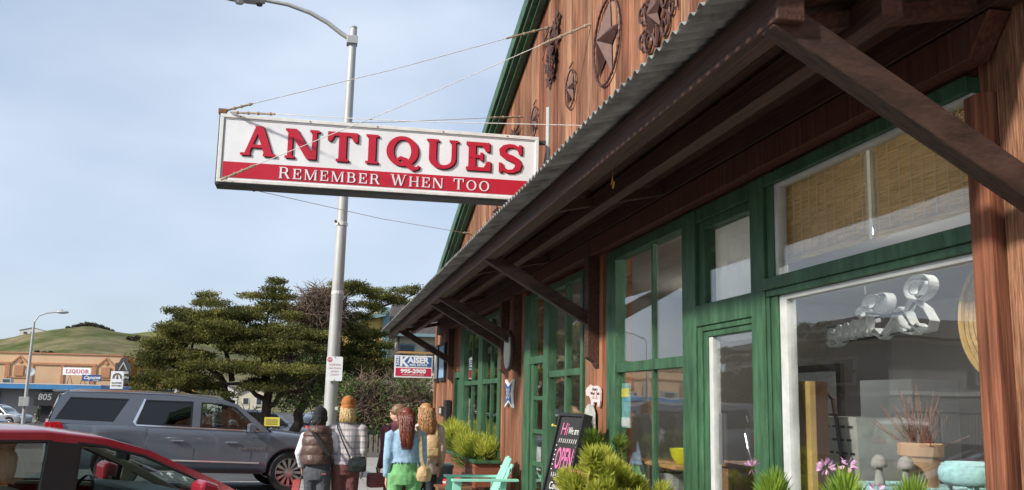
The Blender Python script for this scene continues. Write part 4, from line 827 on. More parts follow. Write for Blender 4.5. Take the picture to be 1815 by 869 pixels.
def car(name, label, loc, ang, P, paint, group=None, text=None, near=-1):
    e = empty(name, (0, 0, 0), label, 'car', group); xr, xf = P['xr'], P['xf']; hw = P['hw']; ra = P['ra']; ax = P['ax']; sill = P['sill']
    cow, rb_ = P['top'][0][0], P['top'][-1][0]
    xs = sorted(set([xr, xf]+[xr+(xf-xr)*k/64 for k in range(65)]+[a+ra*math.cos(R(t)) for a in ax for t in range(0, 181, 9)]+[cow, rb_]))
    def plan(x):
        d = min(x-xr, xf-x); t = max(0, min(1, d/.55)); front = .80 if xf-x < x-xr else .86
        return hw*(front+(1-front)*math.sqrt(max(0, 1-(1-t)**2)))
    sec = [(0, .94), (.1, .985), (.3, 1.0), (.5, .992), (.62, 1.0), (.8, .992), (.93, .975), (1, .945)]
    def zbot(x):
        z = sill+.12*max(0, 1-(x-xr)/.25)+.08*max(0, 1-(xf-x)/.3)
        for a in ax:
            if abs(x-a) < ra: z = max(z, P['wr']+math.sqrt(max(0, ra*ra-(x-a)**2)))
        return z
    belt = lambda x: lerpf(P['belt'], x)
    b = MB(); n = len(xs); m_ = len(sec)
    for x in xs:
        zb_, zt = zbot(x), belt(x)
        for s in (-1, 1):
            for t, k in sec: b.v.append((x, s*plan(x)*k, zb_+(zt-zb_)*t))
    for i in range(n-1):
        for s in range(2):
            for j in range(m_-1):
                q = i*2*m_+s*m_+j; b.f.append((q, q+1, q+2*m_+1, q+2*m_))
    for i in (0, n-1):
        for j in range(m_-1): q = i*2*m_+j; b.f.append((q, q+1, q+m_+1, q+m_))
    cols = 7; start = len(b.v); idx = {}
    for i, x in enumerate(xs):
        if x <= rb_+1e-6 or x >= cow-1e-6:
            row = []
            for k in range(cols):
                u = -1+2*k/(cols-1)
                if k == 0: row.append(i*2*m_+m_-1)
                elif k == cols-1: row.append(i*2*m_+2*m_-1)
                else: b.v.append((x, u*plan(x)*.945, belt(x)+P.get('crown', .05)*(1-u*u)*min(1, (xf-x)/.4+.15))); row.append(len(b.v)-1)
            idx[i] = row
    for i in range(n-1):
        if i in idx and i+1 in idx and not (xs[i] <= rb_+1e-6 and xs[i+1] >= cow-1e-6):
            for k in range(cols-1): b.f.append((idx[i][k], idx[i][k+1], idx[i+1][k+1], idx[i+1][k]))
    body = b.build('body', paint, e, org=(0, 0, 0), smooth=50)
    boxo('underbody', 'trim_black', e, xr+.12, xf-.12, -hw*.80, hw*.80, sill+.02, P['wr']+ra-.02)
    boxo('bumper', 'trim_black', e, xr+.02, xr+.3, -hw*.84, hw*.84, sill+.05, sill+.25, bev=.03)
    # greenhouse
    tm = P['tumble']; zb0 = belt(0); yb = hw*.942
    def Y(z): return yb-tm*(z-zb0)
    for s in (-1, 1):
        fr = ((0, s*(yb+tm*zb0), 0), (1, 0, 0), (0, -s*tm, 1))
        MB().poly([P['side']]+P['wins'], fr, .035).build('pillars', P.get('pillar_paint', paint), body, org=(0, 0, 0))
        MB().poly([P['side']]+P['wins'], ((0, s*(yb+tm*zb0-.026), 0), (1, 0, 0), (0, -s*tm, 1)), .012).build('pillar_lining', 'seat_tan' if 'pm' in P else 'trim_black', body, org=(0, 0, 0))
        for wi, wn in enumerate(P['wins']):
            cx = sum(p[0] for p in wn)/len(wn); cz = sum(p[1] for p in wn)/len(wn)
            g = P['glass'][wi] if isinstance(P['glass'], list) else P['glass']
            rim = [(cx+(p[0]-cx)*.93, cz+(p[1]-cz)*.90) for p in wn]
            MB().poly([wn, rim[::-1]], ((0, s*(yb+tm*zb0+.004), 0), (1, 0, 0), (0, -s*tm, 1)), .03).build('window_seal', 'trim_black', body, org=(0, 0, 0))
            MB().poly(wn, ((0, s*(yb+tm*zb0-.004), 0), (1, 0, 0), (0, -s*tm, 1)), .006).build('side_window', g, body, org=(0, 0, 0))
    def strips(pts, nm, m_, inset=0.0, th=.02, off=0):
        b = MB(); N = 9
        for i, (x, z) in enumerate(pts):
            for k in range(N):
                u = -1+2*k/(N-1); y = u*(Y(z)-inset); c = P.get('roofcrown', .05)*(1-u*u)
                a = pts[max(i-1, 0)]; d = pts[min(i+1, len(pts)-1)]; L = math.hypot(d[0]-a[0], d[1]-a[1]); nx, nz = -(d[1]-a[1])/L, (d[0]-a[0])/L
                if nz < 0 or (abs(nz) < .3 and nx < 0 and x > 0): nx, nz = -nx, -nz
                b.v.append((x+nx*(c+off), y, z+nz*(c+off)))
        for i in range(len(pts)-1):
            for k in range(N-1): b.f.append((i*N+k, i*N+k+1, (i+1)*N+k+1, (i+1)*N+k))
        o = b.build(nm, m_, body, org=(0, 0, 0), smooth=40); sm_ = o.modifiers.new('t', 'SOLIDIFY'); sm_.thickness = th; return o
    T = P['top']; a, c = P['ws'], P['rw']
    strips(T[:a+1], 'windscreen', 'car_glass', .05, .006); strips(T[a:c+1], 'roof', paint); strips(T[c:], 'rear_window', P.get('rear_glass', 'tint_glass'), .05, .006)
    # wheels
    for a in ax:
        for s in (-1, 1):
            r = P['wr']; yc = s*(hw-.13)
            prof = [(r*.70, -.11), (r*.93, -.12), (r, -.08), (r, .08), (r*.93, .12), (r*.70, .11)]
            def turn(pr): return MB().rings([[(a+q*math.cos(2*math.pi*j/28), yc+w_, r+q*math.sin(2*math.pi*j/28)) for j in range(28)] for q, w_ in pr], cap=False)
            wh = turn(prof).build('wheel', 'tyre', e, smooth=35)
            rm = turn([(r*.71, -.10), (r*.66, -.105), (r*.64, -.02), (r*.64, .02), (r*.66, .105), (r*.71, .10)])
            for k in range(P.get('spokes', 7)):
                an = 2*math.pi*k/P.get('spokes', 7)
                for o_ in (-.07, .07): rm.bar((a+r*.12*math.cos(an), yc+s*.085, r+r*.12*math.sin(an)), (a+r*.67*math.cos(an+o_), yc+s*.085, r+r*.67*math.sin(an+o_)), .028, .03, upv=(0, 1, 0))
            rm.rings([[(a+q*math.cos(2*math.pi*j/14), yc+s*w_, r+q*math.sin(2*math.pi*j/14)) for j in range(14)] for q, w_ in ((.085, .06), (.085, .10), (.05, .11))]); rm.build('rim', 'rim_alloy', wh, smooth=30)
            MB().rings([[(a+q*math.cos(2*math.pi*j/20), yc+s*w_, r+q*math.sin(2*math.pi*j/20)) for j in range(20)] for q, w_ in ((r*.62, .0), (r*.62, .02))]).build('brake_disc', 'trim_black', wh)
    P['extra'](e, body, P, Y, belt, hw)
    # place on the sloping road
    hx = Vector((math.cos(ang), math.sin(ang), 0)); slope = (gz(loc[0]+.5, loc[1])-gz(loc[0]-.5, loc[1])); nrm = Vector((-slope, 0, 1)).normalized(); hx = (hx-nrm*hx.dot(nrm)).normalized(); ly = nrm.cross(hx)
    e.matrix_world = Matrix.Translation((loc[0], loc[1], gz(*loc))) @ Matrix((hx, ly, nrm)).transposed().to_4x4()
    return e
def seam(body, x, z0, z1, y, lean=0, m_='trim_black', wd=.006): MB().bar((x, y, z0), (x+lean, y*.985, z1), wd, .006, upv=(0, 1, 0)).build('door_gap', m_, body)
def suv_extra(e, body, P, Y, belt, hw):
    for s in (-1, 1):
        for x, ln in ((-1.36, .0), (-.28, 0), (.86, .04)): seam(body, x, .52, 1.12, s*hw*1.0015, ln)
        for x in (-.62, .45): MB().bar((x-.12, s*(hw+.02), 1.0), (x+.12, s*(hw+.02), 1.0), .025, .035).build('handle', 'chrome', body, bev=.006)
        MB().bar((-1.45, s*(hw+.003), .62), (1.05, s*(hw+.003), .60), .012, .03).build('chrome_strip', 'chrome', body); MB().bar((-1.25, s*hw*.97, .42), (1.1, s*hw*.97, .42), .16, .08).build('running_board', 'trim_black', body)
        fr = ((0, s*(hw*.942+P['tumble']*belt(0)+.012), 0), (1, 0, 0), (0, -s*P['tumble'], 1))
        MB().poly(stroke([(1.0, 1.25), (-.3, 1.265), (-1.42, 1.28), (-1.47, 1.33), (-1.36, 1.62), (-1.30, 1.80)], [.02, .02, .025, .05, .05, .03]), fr, .02).build('chrome_strip', 'chrome', body)
        MB().rings([[(x, s*y_, z+h*q) for y_, q in ((.70, 0), (.74, 0), (.74, 1), (.70, 1))] for x, z, h in ((.25, 1.875, .02), (.1, 1.90, .04), (-1.2, 1.935, .035), (-2.5, 1.90, .035), (-2.7, 1.875, .02))]).build('roof_rail', 'chrome', body)
        tl_ = MB().poly([(-2.98, 1.0), (-2.72, 1.03), (-2.74, 1.18), (-2.80, 1.29), (-3.0, 1.29)], ((0, s*hw*.955, 0), (1, 0, 0), (0, 0, 1)), .09); tl_.box(-3.08, -2.99, min(s*.5, s*.93), max(s*.5, s*.93), 1.17, 1.28) ; tl_.build('tail_light', 'tail_red', body, bev=.01)
        MB().box(2.36, 2.62, min(s*.55, s*.90), max(s*.55, s*.90), .92, 1.04).build('headlight', 'lamp_clear', body, bev=.02)
        mr = MB().rings([[(.78+x, s*(hw+.02+.22*t+yy), 1.26+z) for x, z in ((-.04, -.03), (.05, -.05), (.12, .02), (.1, .13), (.0, .16), (-.05, .12))] for t, yy in ((0, 0), (1, 0))]).build('mirror', 'paint_grey', body, bev=.02)
        MB().bar((.80, s*(hw*.93), 1.27), (.82, s*(hw+.04), 1.29), .05, .06).build('mirror_stalk', 'trim_black', mr)
    MB().rings([[(x, y, z) for y in (-.72, .72)]+[(x+.06, y, z-.05) for y in (.72, -.72)] for x, z in ((-2.72, 1.91), (-3.02, 1.885))]).build('spoiler', 'paint_grey', body, bev=.015)
    MB().box(2.58, 2.68, -.52, .52, .68, 1.02).build('grille', 'chrome', body, bev=.02); boxo('number_plate', 'plate', body, -3.09, -3.065, -.16, .16, .88, 1.03)
    boxo('tailgate_trim', 'chrome', body, -3.08, -3.066, -.6, .6, 1.05, 1.09)
    text_mesh('YUKON XL', .075, ((.60, -hw*1.003-.002, .86), (1, 0, 0), (0, 0, 1)), 'chrome', body, depth=.006, sx=1.5)
    for s in (-.38, .38):
        st = MB().box(-.75, -.25, s-.24, s+.24, .8, .95).box(-.86, -.70, s-.24, s+.24, .9, 1.42).box(-.86, -.76, s-.13, s+.13, 1.46, 1.62).build('seat', 'trim_black', body, bev=.04)
    MB().box(.75, 1.3, -.85, .85, 1.0, 1.17).build('dashboard', 'dash_grey', body, bev=.04); MB().rings([[(.55+.05*math.cos(t), .38+.19*math.cos(a), 1.18+.19*math.sin(a)) for t in (0, 2, 4)] for a in [2*math.pi*k/20 for k in range(21)]], cap=False).build('steering_wheel', 'trim_black', body)
    boxo('interior_floor', 'trim_black', body, -2.9, 1.2, -.85, .85, .70, .76)
SUVP = dict(xr=-3.06, xf=2.66, hw=1.03, ra=.485, wr=.42, ax=(-1.70, 1.70), sill=.40, crown=.05, tumble=.22, roofcrown=.03,
    belt=[(-3.06, 1.25), (-2.7, 1.28), (-1.4, 1.265), (0, 1.245), (1.05, 1.235), (1.35, 1.235), (2.3, 1.16), (2.66, 1.08)],
    top=[(1.30, 1.235), (.95, 1.50), (.55, 1.76), (.25, 1.86), (-.8, 1.915), (-1.8, 1.91), (-2.75, 1.875), (-2.86, 1.80), (-3.02, 1.27)], ws=2, rw=7, side=[(1.25, 1.22), (.95, 1.46), (.55, 1.77), (.25, 1.85), (-.8, 1.89), (-1.8, 1.885), (-2.75, 1.855), (-2.86, 1.80), (-3.02, 1.265), (-1.4, 1.25), (0, 1.23)],
    wins=[[(1.02, 1.26), (.50, 1.72), (.2, 1.775), (-.20, 1.79), (-.20, 1.275)], [(-.36, 1.28), (-.36, 1.795), (-1.30, 1.785), (-1.42, 1.295)], [(-1.86, 1.325), (-1.60, 1.785), (-2.68, 1.77), (-2.92, 1.335)]],
    glass=['car_glass', 'tint_glass', 'tint_glass'], spokes=12, extra=suv_extra)
def hatch_extra(e, body, P, Y, belt, hw):
    pm = P['pm']
    for s in (-1, 1):
        for x in (-.12, 1.02): seam(body, x, .38, .93, s*hw*1.0015, .03)
        fr = ((0, s*(hw*.942+P['tumble']*belt(0)+.009), 0), (1, 0, 0), (0, -s*P['tumble'], 1))
        MB().poly([(-.22, 1.07), (.0, 1.06), (.06, 1.45), (-.16, 1.465)], fr, .045).build('centre_pillar', 'trim_black', body)
        MB().poly(stroke([(1.02, 1.025), (.0, 1.062), (-1.3, 1.115)], .03), fr, .03).build('belt_seal', 'trim_black', body)
        for x in (-.32, .80 if 0 else .12): MB().bar((x-.1, s*(hw+.018), .86), (x+.1, s*(hw+.018), .86), .025, .03).build('handle', pm, body, bev=.006)
        mr = MB().rings([[(.92+x, s*(hw+.0+.20*t), 1.10+z) for x, z in ((-.05, -.05), (.05, -.06), (.14, -.01), (.1, .08), (.0, .11), (-.05, .09))] for t in (0, 1)]).build('mirror', pm, body, bev=.03)
        MB().bar((.95, s*hw*.9, 1.06), (.95, s*(hw+.03), 1.07), .06, .05).build('mirror_stalk', 'trim_black', mr)
        MB().poly([(-2.12, .80), (-1.75, .86), (-1.8, 1.06), (-2.05, 1.05)], ((0, s*hw*.93, 0), (1, 0, 0), (0, 0, 1)), .08).build('tail_light', 'tail_red', body); MB().poly([(1.75, .66), (2.2, .60), (2.1, .72), (1.6, .84)], ((0, s*hw*.91, 0), (1, 0, 0), (0, 0, 1)), .1).build('headlight', 'lamp_clear', body)
    for x, s, back in ((.10, -.36, 0), (.10, .36, 0), (-.95, -.36, 0), (-.95, .36, 0)):
        st = MB().rings([[(x-.25+.28*q, s+yy, .55+zz) for yy, zz in ((-.25, 0), (.25, 0), (.25, .15), (-.25, .15))] for q in (0, 2)]); st.rings([[(x-.28-.12*t+xx, s+yy*(1-.25*t), .62+.50*t) for xx, yy in ((-.06, -.25), (.08, -.25), (.08, .25), (-.06, .25))] for t in (0, .5, 1)]); st.build('seat', 'seat_tan', body, bev=.04)
        MB().rings([[(x-.42+xx*k, s+yy*k, 1.17+.22*t) for xx, yy in ((-.05, -.14), (.05, -.14), (.05, .14), (-.05, .14))] for t, k in ((0, .8), (.3, 1), (.8, 1), (1, .75))]).build('headrest', 'seat_tan', body, bev=.03)
    MB().rings([[(1.5, -.75, .9), (1.5, .75, .9), (1.5, .75, .5), (1.5, -.75, .5)], [(1.2, -.75, 1.04), (1.2, .75, 1.04), (1.15, .75, .5), (1.15, -.75, .5)], [(.72, -.75, 1.08), (.72, .75, 1.08), (.68, .75, .6), (.68, -.75, .6)]]).build('dashboard', 'dash_grey', body, bev=.03)
    MB().rings([[(.50+.02*math.cos(t)+.06*math.sin(a), .36+.19*math.cos(a), .95+.19*math.sin(a)) for t in (0, 2, 4)] for a in [2*math.pi*k/20 for k in range(21)]], cap=False).build('steering_wheel', 'trim_black', body); MB().bar((.55, .18, .94), (.55, .54, .94), .03, .07).build('steering_wheel', 'trim_black', body)
    MB().bar((.68, -.12, 1.33), (.68, .12, 1.33), .03, .07).build('rear_view_mirror', 'trim_black', body, bev=.01); boxo('interior_floor', 'trim_black', body, -1.9, 1.3, -.74, .74, .42, .48)
    for s in (-1, 1): boxo('door_card', 'seat_tan', body, -1.5, .98, min(s*.74, s*.79), max(s*.74, s*.79), .48, .95)
    MB().box(1.9, 2.2, -.5, .5, .4, .5).build('grille', 'trim_black', body); boxo('number_plate', 'plate', body, -2.2, -2.16, -.16, .16, .6, .75)
def HATCH(pm): return dict(pm=pm, xr=-2.18, xf=2.28, hw=.875, ra=.36, wr=.32, ax=(-1.35, 1.35), sill=.22, crown=.04, tumble=.30, roofcrown=.03, pillar_paint=pm,
    belt=[(-2.18, 1.10), (-1.6, 1.12), (-.6, 1.085), (0, 1.06), (1.0, 1.01), (1.5, .965), (2.0, .80), (2.28, .64)],
    top=[(1.66, .955), (1.15, 1.185), (.60, 1.41), (.28, 1.49), (-.15, 1.532), (-.6, 1.525), (-1.2, 1.45), (-1.75, 1.30), (-2.12, 1.13)], ws=2, rw=6,
    side=[(1.64, .93), (1.15, 1.175), (.60, 1.40), (.28, 1.48), (-.15, 1.52), (-.6, 1.512), (-1.2, 1.435), (-1.75, 1.285), (-2.12, 1.12), (-1.6, 1.10), (-.6, 1.07), (0, 1.045), (1.0, .995)],
    wins=[[(1.0, 1.03), (1.0, 1.185), (.55, 1.375), (.24, 1.445), (.05, 1.465), (.0, 1.07)], [(-.16, 1.08), (-.13, 1.475), (-.6, 1.47), (-1.15, 1.385), (-1.2, 1.125)], [(1.07, 1.02), (1.38, 1.0), (1.09, 1.135)], [(-1.32, 1.13), (-1.27, 1.345), (-1.65, 1.24), (-1.8, 1.14)]],
    glass='car_glass', rear_glass='car_glass', spokes=5, extra=hatch_extra)
car('parked_suv', 'long dark grey SUV parked nose to the kerb behind the red car', (-2.37, 21.9), R(14), SUVP, 'paint_grey')
car('parked_hatchback', 'red hatchback with tan seats parked closest at lower left', (-2.15, 8.22), R(32), HATCH('paint_red'), 'paint_red')
def small_extra(e, body, P, Y, belt, hw):
    for s in (-1, 1):
        for x in (-.55, .5): seam(body, x, .45, .95, s*hw*1.0015)
        MB().box(P['xr']-.01, P['xr']+.2, min(s*.5, s*.86), max(s*.5, s*.86), .85, 1.05).build('tail_light', 'tail_red', body, bev=.01); MB().box(P['xf']-.25, P['xf']-.02, min(s*.5, s*.8), max(s*.5, s*.8), .68, .80).build('headlight', 'lamp_clear', body, bev=.02)
        MB().ball((.72, s*(hw+.08), 1.08), (.07, .1, .08), 8, 6).build('mirror', 'trim_black', body)
SMALL = dict(xr=-2.25, xf=2.25, hw=.90, ra=.38, wr=.34, ax=(-1.32, 1.36), sill=.28, crown=.05, tumble=.24, roofcrown=.03, belt=[(-2.25, 1.02), (-1.9, 1.04), (0, 1.02), (1.05, .99), (2.0, .90), (2.25, .78)],
    top=[(1.12, .99), (.75, 1.3), (.42, 1.52), (0, 1.62), (-1.0, 1.64), (-1.75, 1.58), (-1.9, 1.5), (-2.2, 1.04)], ws=2, rw=6, side=[(1.1, .98), (.75, 1.29), (.42, 1.51), (0, 1.6), (-1.0, 1.62), (-1.75, 1.56), (-1.9, 1.5), (-2.2, 1.03), (0, 1.0)],
    wins=[[(.88, 1.03), (.36, 1.46), (-.05, 1.54), (-.05, 1.04)], [(-.15, 1.04), (-.15, 1.545), (-.95, 1.55), (-1.05, 1.05)], [(-1.15, 1.05), (-1.08, 1.54), (-1.65, 1.49), (-1.95, 1.07)]], glass='tint_glass', spokes=6, extra=small_extra)
for nm, lb, lc, a, pt in (('parked_car', 'silver estate car at the left edge beyond the red car', (-23.4, 80), 180+165, 'paint_silver'), ('parked_car', 'dark car barely showing at the left edge before the silver one', (-18.9, 58), 0, 'paint_dark'),
    ('parked_car', 'silver car half hidden behind the cypress trunks', (-2.1, 41), 20, 'paint_silver'), ('parked_car', 'pale car seen through the lower cypress branches', (-5.2, 43), 20, 'paint_white'), ('parked_car', 'dark car behind the cypress near the big lamp', (1.6, 43), 20, 'paint_dark'),
    ('parked_car', 'white car parked across the street by the railing', (-14.6, 30), 118, 'paint_white'), ('parked_car', 'dark car parked across the street by the railing', (-14.6, 22), 118, 'paint_dark')):
    car(nm, lb, lc, R(a), SMALL, pt, 'cars parked around the street')
ys_ = empty('yellow_board', (-1.2, 30, gz(-1, 30)), 'small yellow notice board standing at the foot of the cypress', 'sign'); boxo('board', 'yellow_print', ys_, -1.45, -1.0, 30, 30.03, .86, 1.12)
for x in (-1.4, -1.06): boxo('stake', 'dark_wood', ys_, x, x+.03, 30.005, 30.03, gz(-1, 30), .859)
for k in range(3): boxo('print_line', 'black', ys_, -1.40, -1.06, 29.995, 29.999, .91+.06*k, .93+.06*k)
# ------------------------------------------------------------------ people
mat('skin', (0.52, 0.30, 0.22), .55, .08, 8, obj=True); mat('shoe_dark', (0.03, 0.028, 0.026), .6, .2, obj=True); mat('shoe_light', (0.5, 0.48, 0.45), .6, .1, obj=True); mat('eye_dark', (0.02, 0.015, 0.012), .2, .1, obj=True); mat('lip', (0.42, 0.16, 0.14), .5, .1, obj=True)
def remesh(o, vx, sm_=6):
    m_ = o.modifiers.new('remesh', 'REMESH'); m_.mode = 'VOXEL'; m_.voxel_size = vx; m_.use_smooth_shade = True
    if sm_: s = o.modifiers.new('smooth', 'SMOOTH'); s.iterations = sm_; s.factor = .5
def ering(c, rx, ry, n=16, yaw=0, tilt=0): return [(c[0]+rx*math.cos(a)*math.cos(yaw)-ry*math.sin(a)*math.sin(yaw), c[1]+rx*math.cos(a)*math.sin(yaw)+ry*math.sin(a)*math.cos(yaw), c[2]+tilt*ry*math.sin(a)) for a in [2*math.pi*k/n for k in range(n)]]
def hand(b, w_, d, side):          # wrist point, forearm direction, side (+1 thumb towards +x)
    d = Vector(d).normalized(); f = Vector((0, 1, 0)); f = (f-d*f.dot(d)).normalized(); sx = d.cross(f).normalized()
    w_ = Vector(w_); p = w_+d*.085
    b.rings([[tuple(w_+d*t+f*hw_*math.cos(a)+sx*.015*math.sin(a)) for a in [2*math.pi*k/10 for k in range(10)]] for t, hw_ in ((-.01, .026), (.03, .036), (.07, .041), (.095, .036))])
    for k, L in enumerate((.070, .080, .074, .058)):
        s = p+f*(.030-.020*k); c = sx*(.012*side)
        b.tube([s, s+d*L*.5+c*.5, s+d*L*.85+c*1.6, s+d*L+c*2.4], [.0095, .0092, .0088, .007], 6)
    t0 = w_+d*.03+f*.034; b.tube([t0-f*.01, t0+f*.018+d*.025, t0+f*.022+d*.055], [.012, .011, .009], 6)
def person(name, label, loc, yaw, H, arms, legs, hyaw=0, lean=0.0, skin='skin', belly=1.0):
    k = H/1.70; e = empty(name, (0, 0, 0), label, 'person'); b = MB(); hd = (0, .02+lean, 1.575*k)
    # trunk, neck, head as one surface
    tz = [(.80, .15, .10), (.88, .165, .115), (1.0, .145, .10), (1.08, .138, .095), (1.2, .152, .105), (1.32, .165, .105), (1.39, .15, .085), (1.42, .08, .065)]
    b.rings([ering((0, lean*(z-.8)/.6, z*k), rx*k*belly, ry*k*belly) for z, rx, ry in tz])
    b.tube([(0, lean*.95, 1.38*k), (0, lean, 1.50*k)], .055*k, 10)
    cy, sy_ = math.cos(hyaw), math.sin(hyaw)
    def hp(x, y, z): return (x*cy-y*sy_, y*cy+x*sy_+lean+.015, z)
    hc = 1.59*k; b.ball(hp(0, -.008, hc), (.076*k, .092*k, .108*k), 14, 10); b.ball(hp(0, .03, hc-.055*k), (.058*k, .062*k, .062*k), 12, 8)
    b.ball(hp(0, .098*k, hc-.012*k), (.013, .02, .024), 8, 6); b.ball(hp(0, .088*k, hc-.055*k), (.026, .014, .012), 8, 6); b.ball(hp(0, .082*k, hc+.03*k), (.05, .016, .012), 8, 6)
    for s in (-1, 1): b.ball(hp(s*.08*k, -.005, hc-.01*k), (.012, .022, .03), 8, 6)
    for s, (sh, el, wr) in zip((-1, 1), arms):
        b.tube([sh, V(*sh).lerp(V(*el), .5), el, V(*el).lerp(V(*wr), .4), wr], [.052*k, .046*k, .038*k, .038*k, .026*k], 10); hand(b, wr, V(*wr)-V(*el), -s)
    for s, (hp_, kn, an) in zip((-1, 1), legs):
        b.tube([hp_, V(*hp_).lerp(V(*kn), .5), kn, V(*kn).lerp(V(*an), .35), an], [.088*k, .072*k, .053*k, .053*k, .036*k], 10); b.tube([(an[0], an[1]-.05, an[2]-.03*k), (an[0], an[1]+.1, an[2]-.05*k), (an[0]+.01*s, an[1]+.17, an[2]-.055*k)], [.036, .034, .02], 8)
    body = b.build('body', skin, e, org=(0, 0, 0)); remesh(body, .0085, 3)
    for s in (-1, 1): MB().ball(hp(s*.032*k, .079*k, hc+.008*k), .011*k, 8, 6).build('eye', 'eye_dark', body)
    e.rotation_euler = (0, 0, yaw); e.location = loc
    return e, body, k, hp, hc
def trousers(e, k, legs, m_, wide=1.0, top=1.02, bottom=.0, flare=1.0):
    b = MB(); b.rings([ering((0, 0, z*k), rx*k*wide, ry*k*wide) for z, rx, ry in ((.78, .165, .12), (.84, .178, .130), (.90, .178, .130), (.96, .162, .118), (top, .152, .108))])
    for hp_, kn, an in legs:
        a2 = V(*an)+V(0, 0, bottom-.03); b.tube([V(*hp_)+V(0, 0, .02), V(*hp_).lerp(V(*kn), .5), kn, V(*kn).lerp(a2, .5), a2], [.105*k*wide, .092*k*wide, .075*k*wide*(1+.5*(flare-1)), .07*k*flare*wide, .068*k*flare*wide], 12)
    o = b.build('trousers', m_, e, org=(0, 0, 0)); remesh(o, .012, 2); return o
def shoes(e, legs, m_):
    for s, (_, _, an) in zip((-1, 1), legs):
        an = V(*an); o = MB().rings([[(an.x+w_*math.cos(a), an.y+y, zc+h*math.sin(a)) for a in [2*math.pi*q/12 for q in range(12)]] for y, w_, h, zc in ((-.075, .03, .04, an.z-.02), (-.05, .042, .06, an.z-.02), (.02, .046, .055, an.z-.035), (.1, .048, .04, an.z-.05), (.17, .042, .03, an.z-.06), (.2, .02, .015, an.z-.065))]).build('shoe', m_, e, org=(0, 0, 0)); remesh(o, .01, 2)
def top(e, k, arms, m_, name='jacket', hem=.80, wide=1.0, lean=0, vx=.012, fluff=1.0, sleeve=True, cuff=1.0, coll=.07, flare=1.0):
    b = MB(); zz = [(hem, .185*flare, .135*flare), ((hem+1.0)/2, .178, .128), (1.02, .172, .122), (1.14, .172, .122), (1.26, .185, .125), (1.35, .188, .115), (1.40, .165, .098), (1.435, .115, .085), (1.46, coll+.01, coll+.005), (1.49, coll, coll)]
    b.rings([ering((0, lean*(z-.8)/.6, z*k), rx*k*wide, ry*k*wide, 20) for z, rx, ry in zz])
    if sleeve:
        for s, (sh, el, wr) in zip((-1, 1), arms): b.tube([V(*sh)+V(-s*.03, 0, .01), sh, V(*sh).lerp(V(*el), .5), el, V(*el).lerp(V(*wr), .5), wr], [.07*k*fluff, .078*k*fluff, .066*k*fluff, .058*k*fluff, .05*k*fluff, .045*k*cuff], 12)
    o = b.build(name, m_, e, org=(0, 0, 0)); remesh(o, vx, 3); return o
def hairobj(e, hp, hc, k, m_, length, width=.1, seed=1, back=.03, wave=.012, strands=240, cap=True):
    b = MB(); q = random.Random(seed)
    if cap: b.rings([[hp(rr*math.cos(a)*.088*k, -.014+rr*math.sin(a)*.102*k, hc+z*k) for a in [2*math.pi*j/16 for j in range(16)]] for rr, z in ((.96, -.02), (1.04, .03), (.95, .075), (.6, .112), (.1, .124))])
    for i in range(int(strands*2.4)):
        a = R(q.uniform(180-15, 360+15)); sx_ = math.cos(a)*.088*k; sy2 = -.014+math.sin(a)*.1*k; L = length*q.uniform(.75, 1.08); pts = []
        for t in range(8):
            u = t/7; ph = q.random()*6; pts.append(hp(sx_*(1+u*(width/.088-1))+wave*math.sin(u*9+ph+i), sy2-back*math.sin(u*2.2)+wave*math.cos(u*8+i), hc+.06*k-u*L))
        b.tube(pts, [.004, .005, .005, .0045, .0045, .004, .003, .001], 3)
    return b.build('hair', m_, e, org=(0, 0, 0), smooth=True)
def beanie(e, hp, hc, k, m_, fold=True):
    pr = [(.99, -.012), (1.10, -.01), (1.14, .03), (1.10, .055), (1.03, .058), (1.07, .09), (.98, .13), (.70, .165), (.3, .18), (.02, .182)]
    return MB().rings([[hp(rr*math.cos(a)*.088*k*(1+.012*math.cos(a*14)), -.014+rr*math.sin(a)*.105*k*(1+.012*math.cos(a*14)), hc+z*k+.012*math.sin(a)*-1) for a in [2*math.pi*j/42 for j in range(42)]] for rr, z in pr]).build('knit_hat', m_, e, org=(0, 0, 0), smooth=60)
def strap(par, pts, m_, wd=.025, th=.004, name='strap'):
    b = MB()
    for a, c in zip(pts, pts[1:]): b.bar(a, c, wd, th, upv=(0, -1, .2))
    return b.build(name, m_, par, org=(0, 0, 0))
def stand(k, st=.0, spread=.085, step=.0): return [((-spread*k, 0, .90*k), (-spread*1.05*k, st*.6+.02, .50*k), (-spread*1.1*k, -st, .085*k)), ((spread*k, 0, .90*k), (spread*1.05*k, .03-st*.3, .50*k), (spread*1.1*k, st, .085*k))]
def armsdown(k, out=.03, fwd=.0, lean=0): return [((-.185*k, lean, 1.37*k), (-(.215+out)*k, lean-.02, 1.10*k), (-(.215+out*1.3)*k, .04+fwd, .87*k)), ((.185*k, lean, 1.37*k), ((.215+out)*k, lean-.02, 1.10*k), ((.215+out*1.3)*k, .04+fwd, .87*k))]
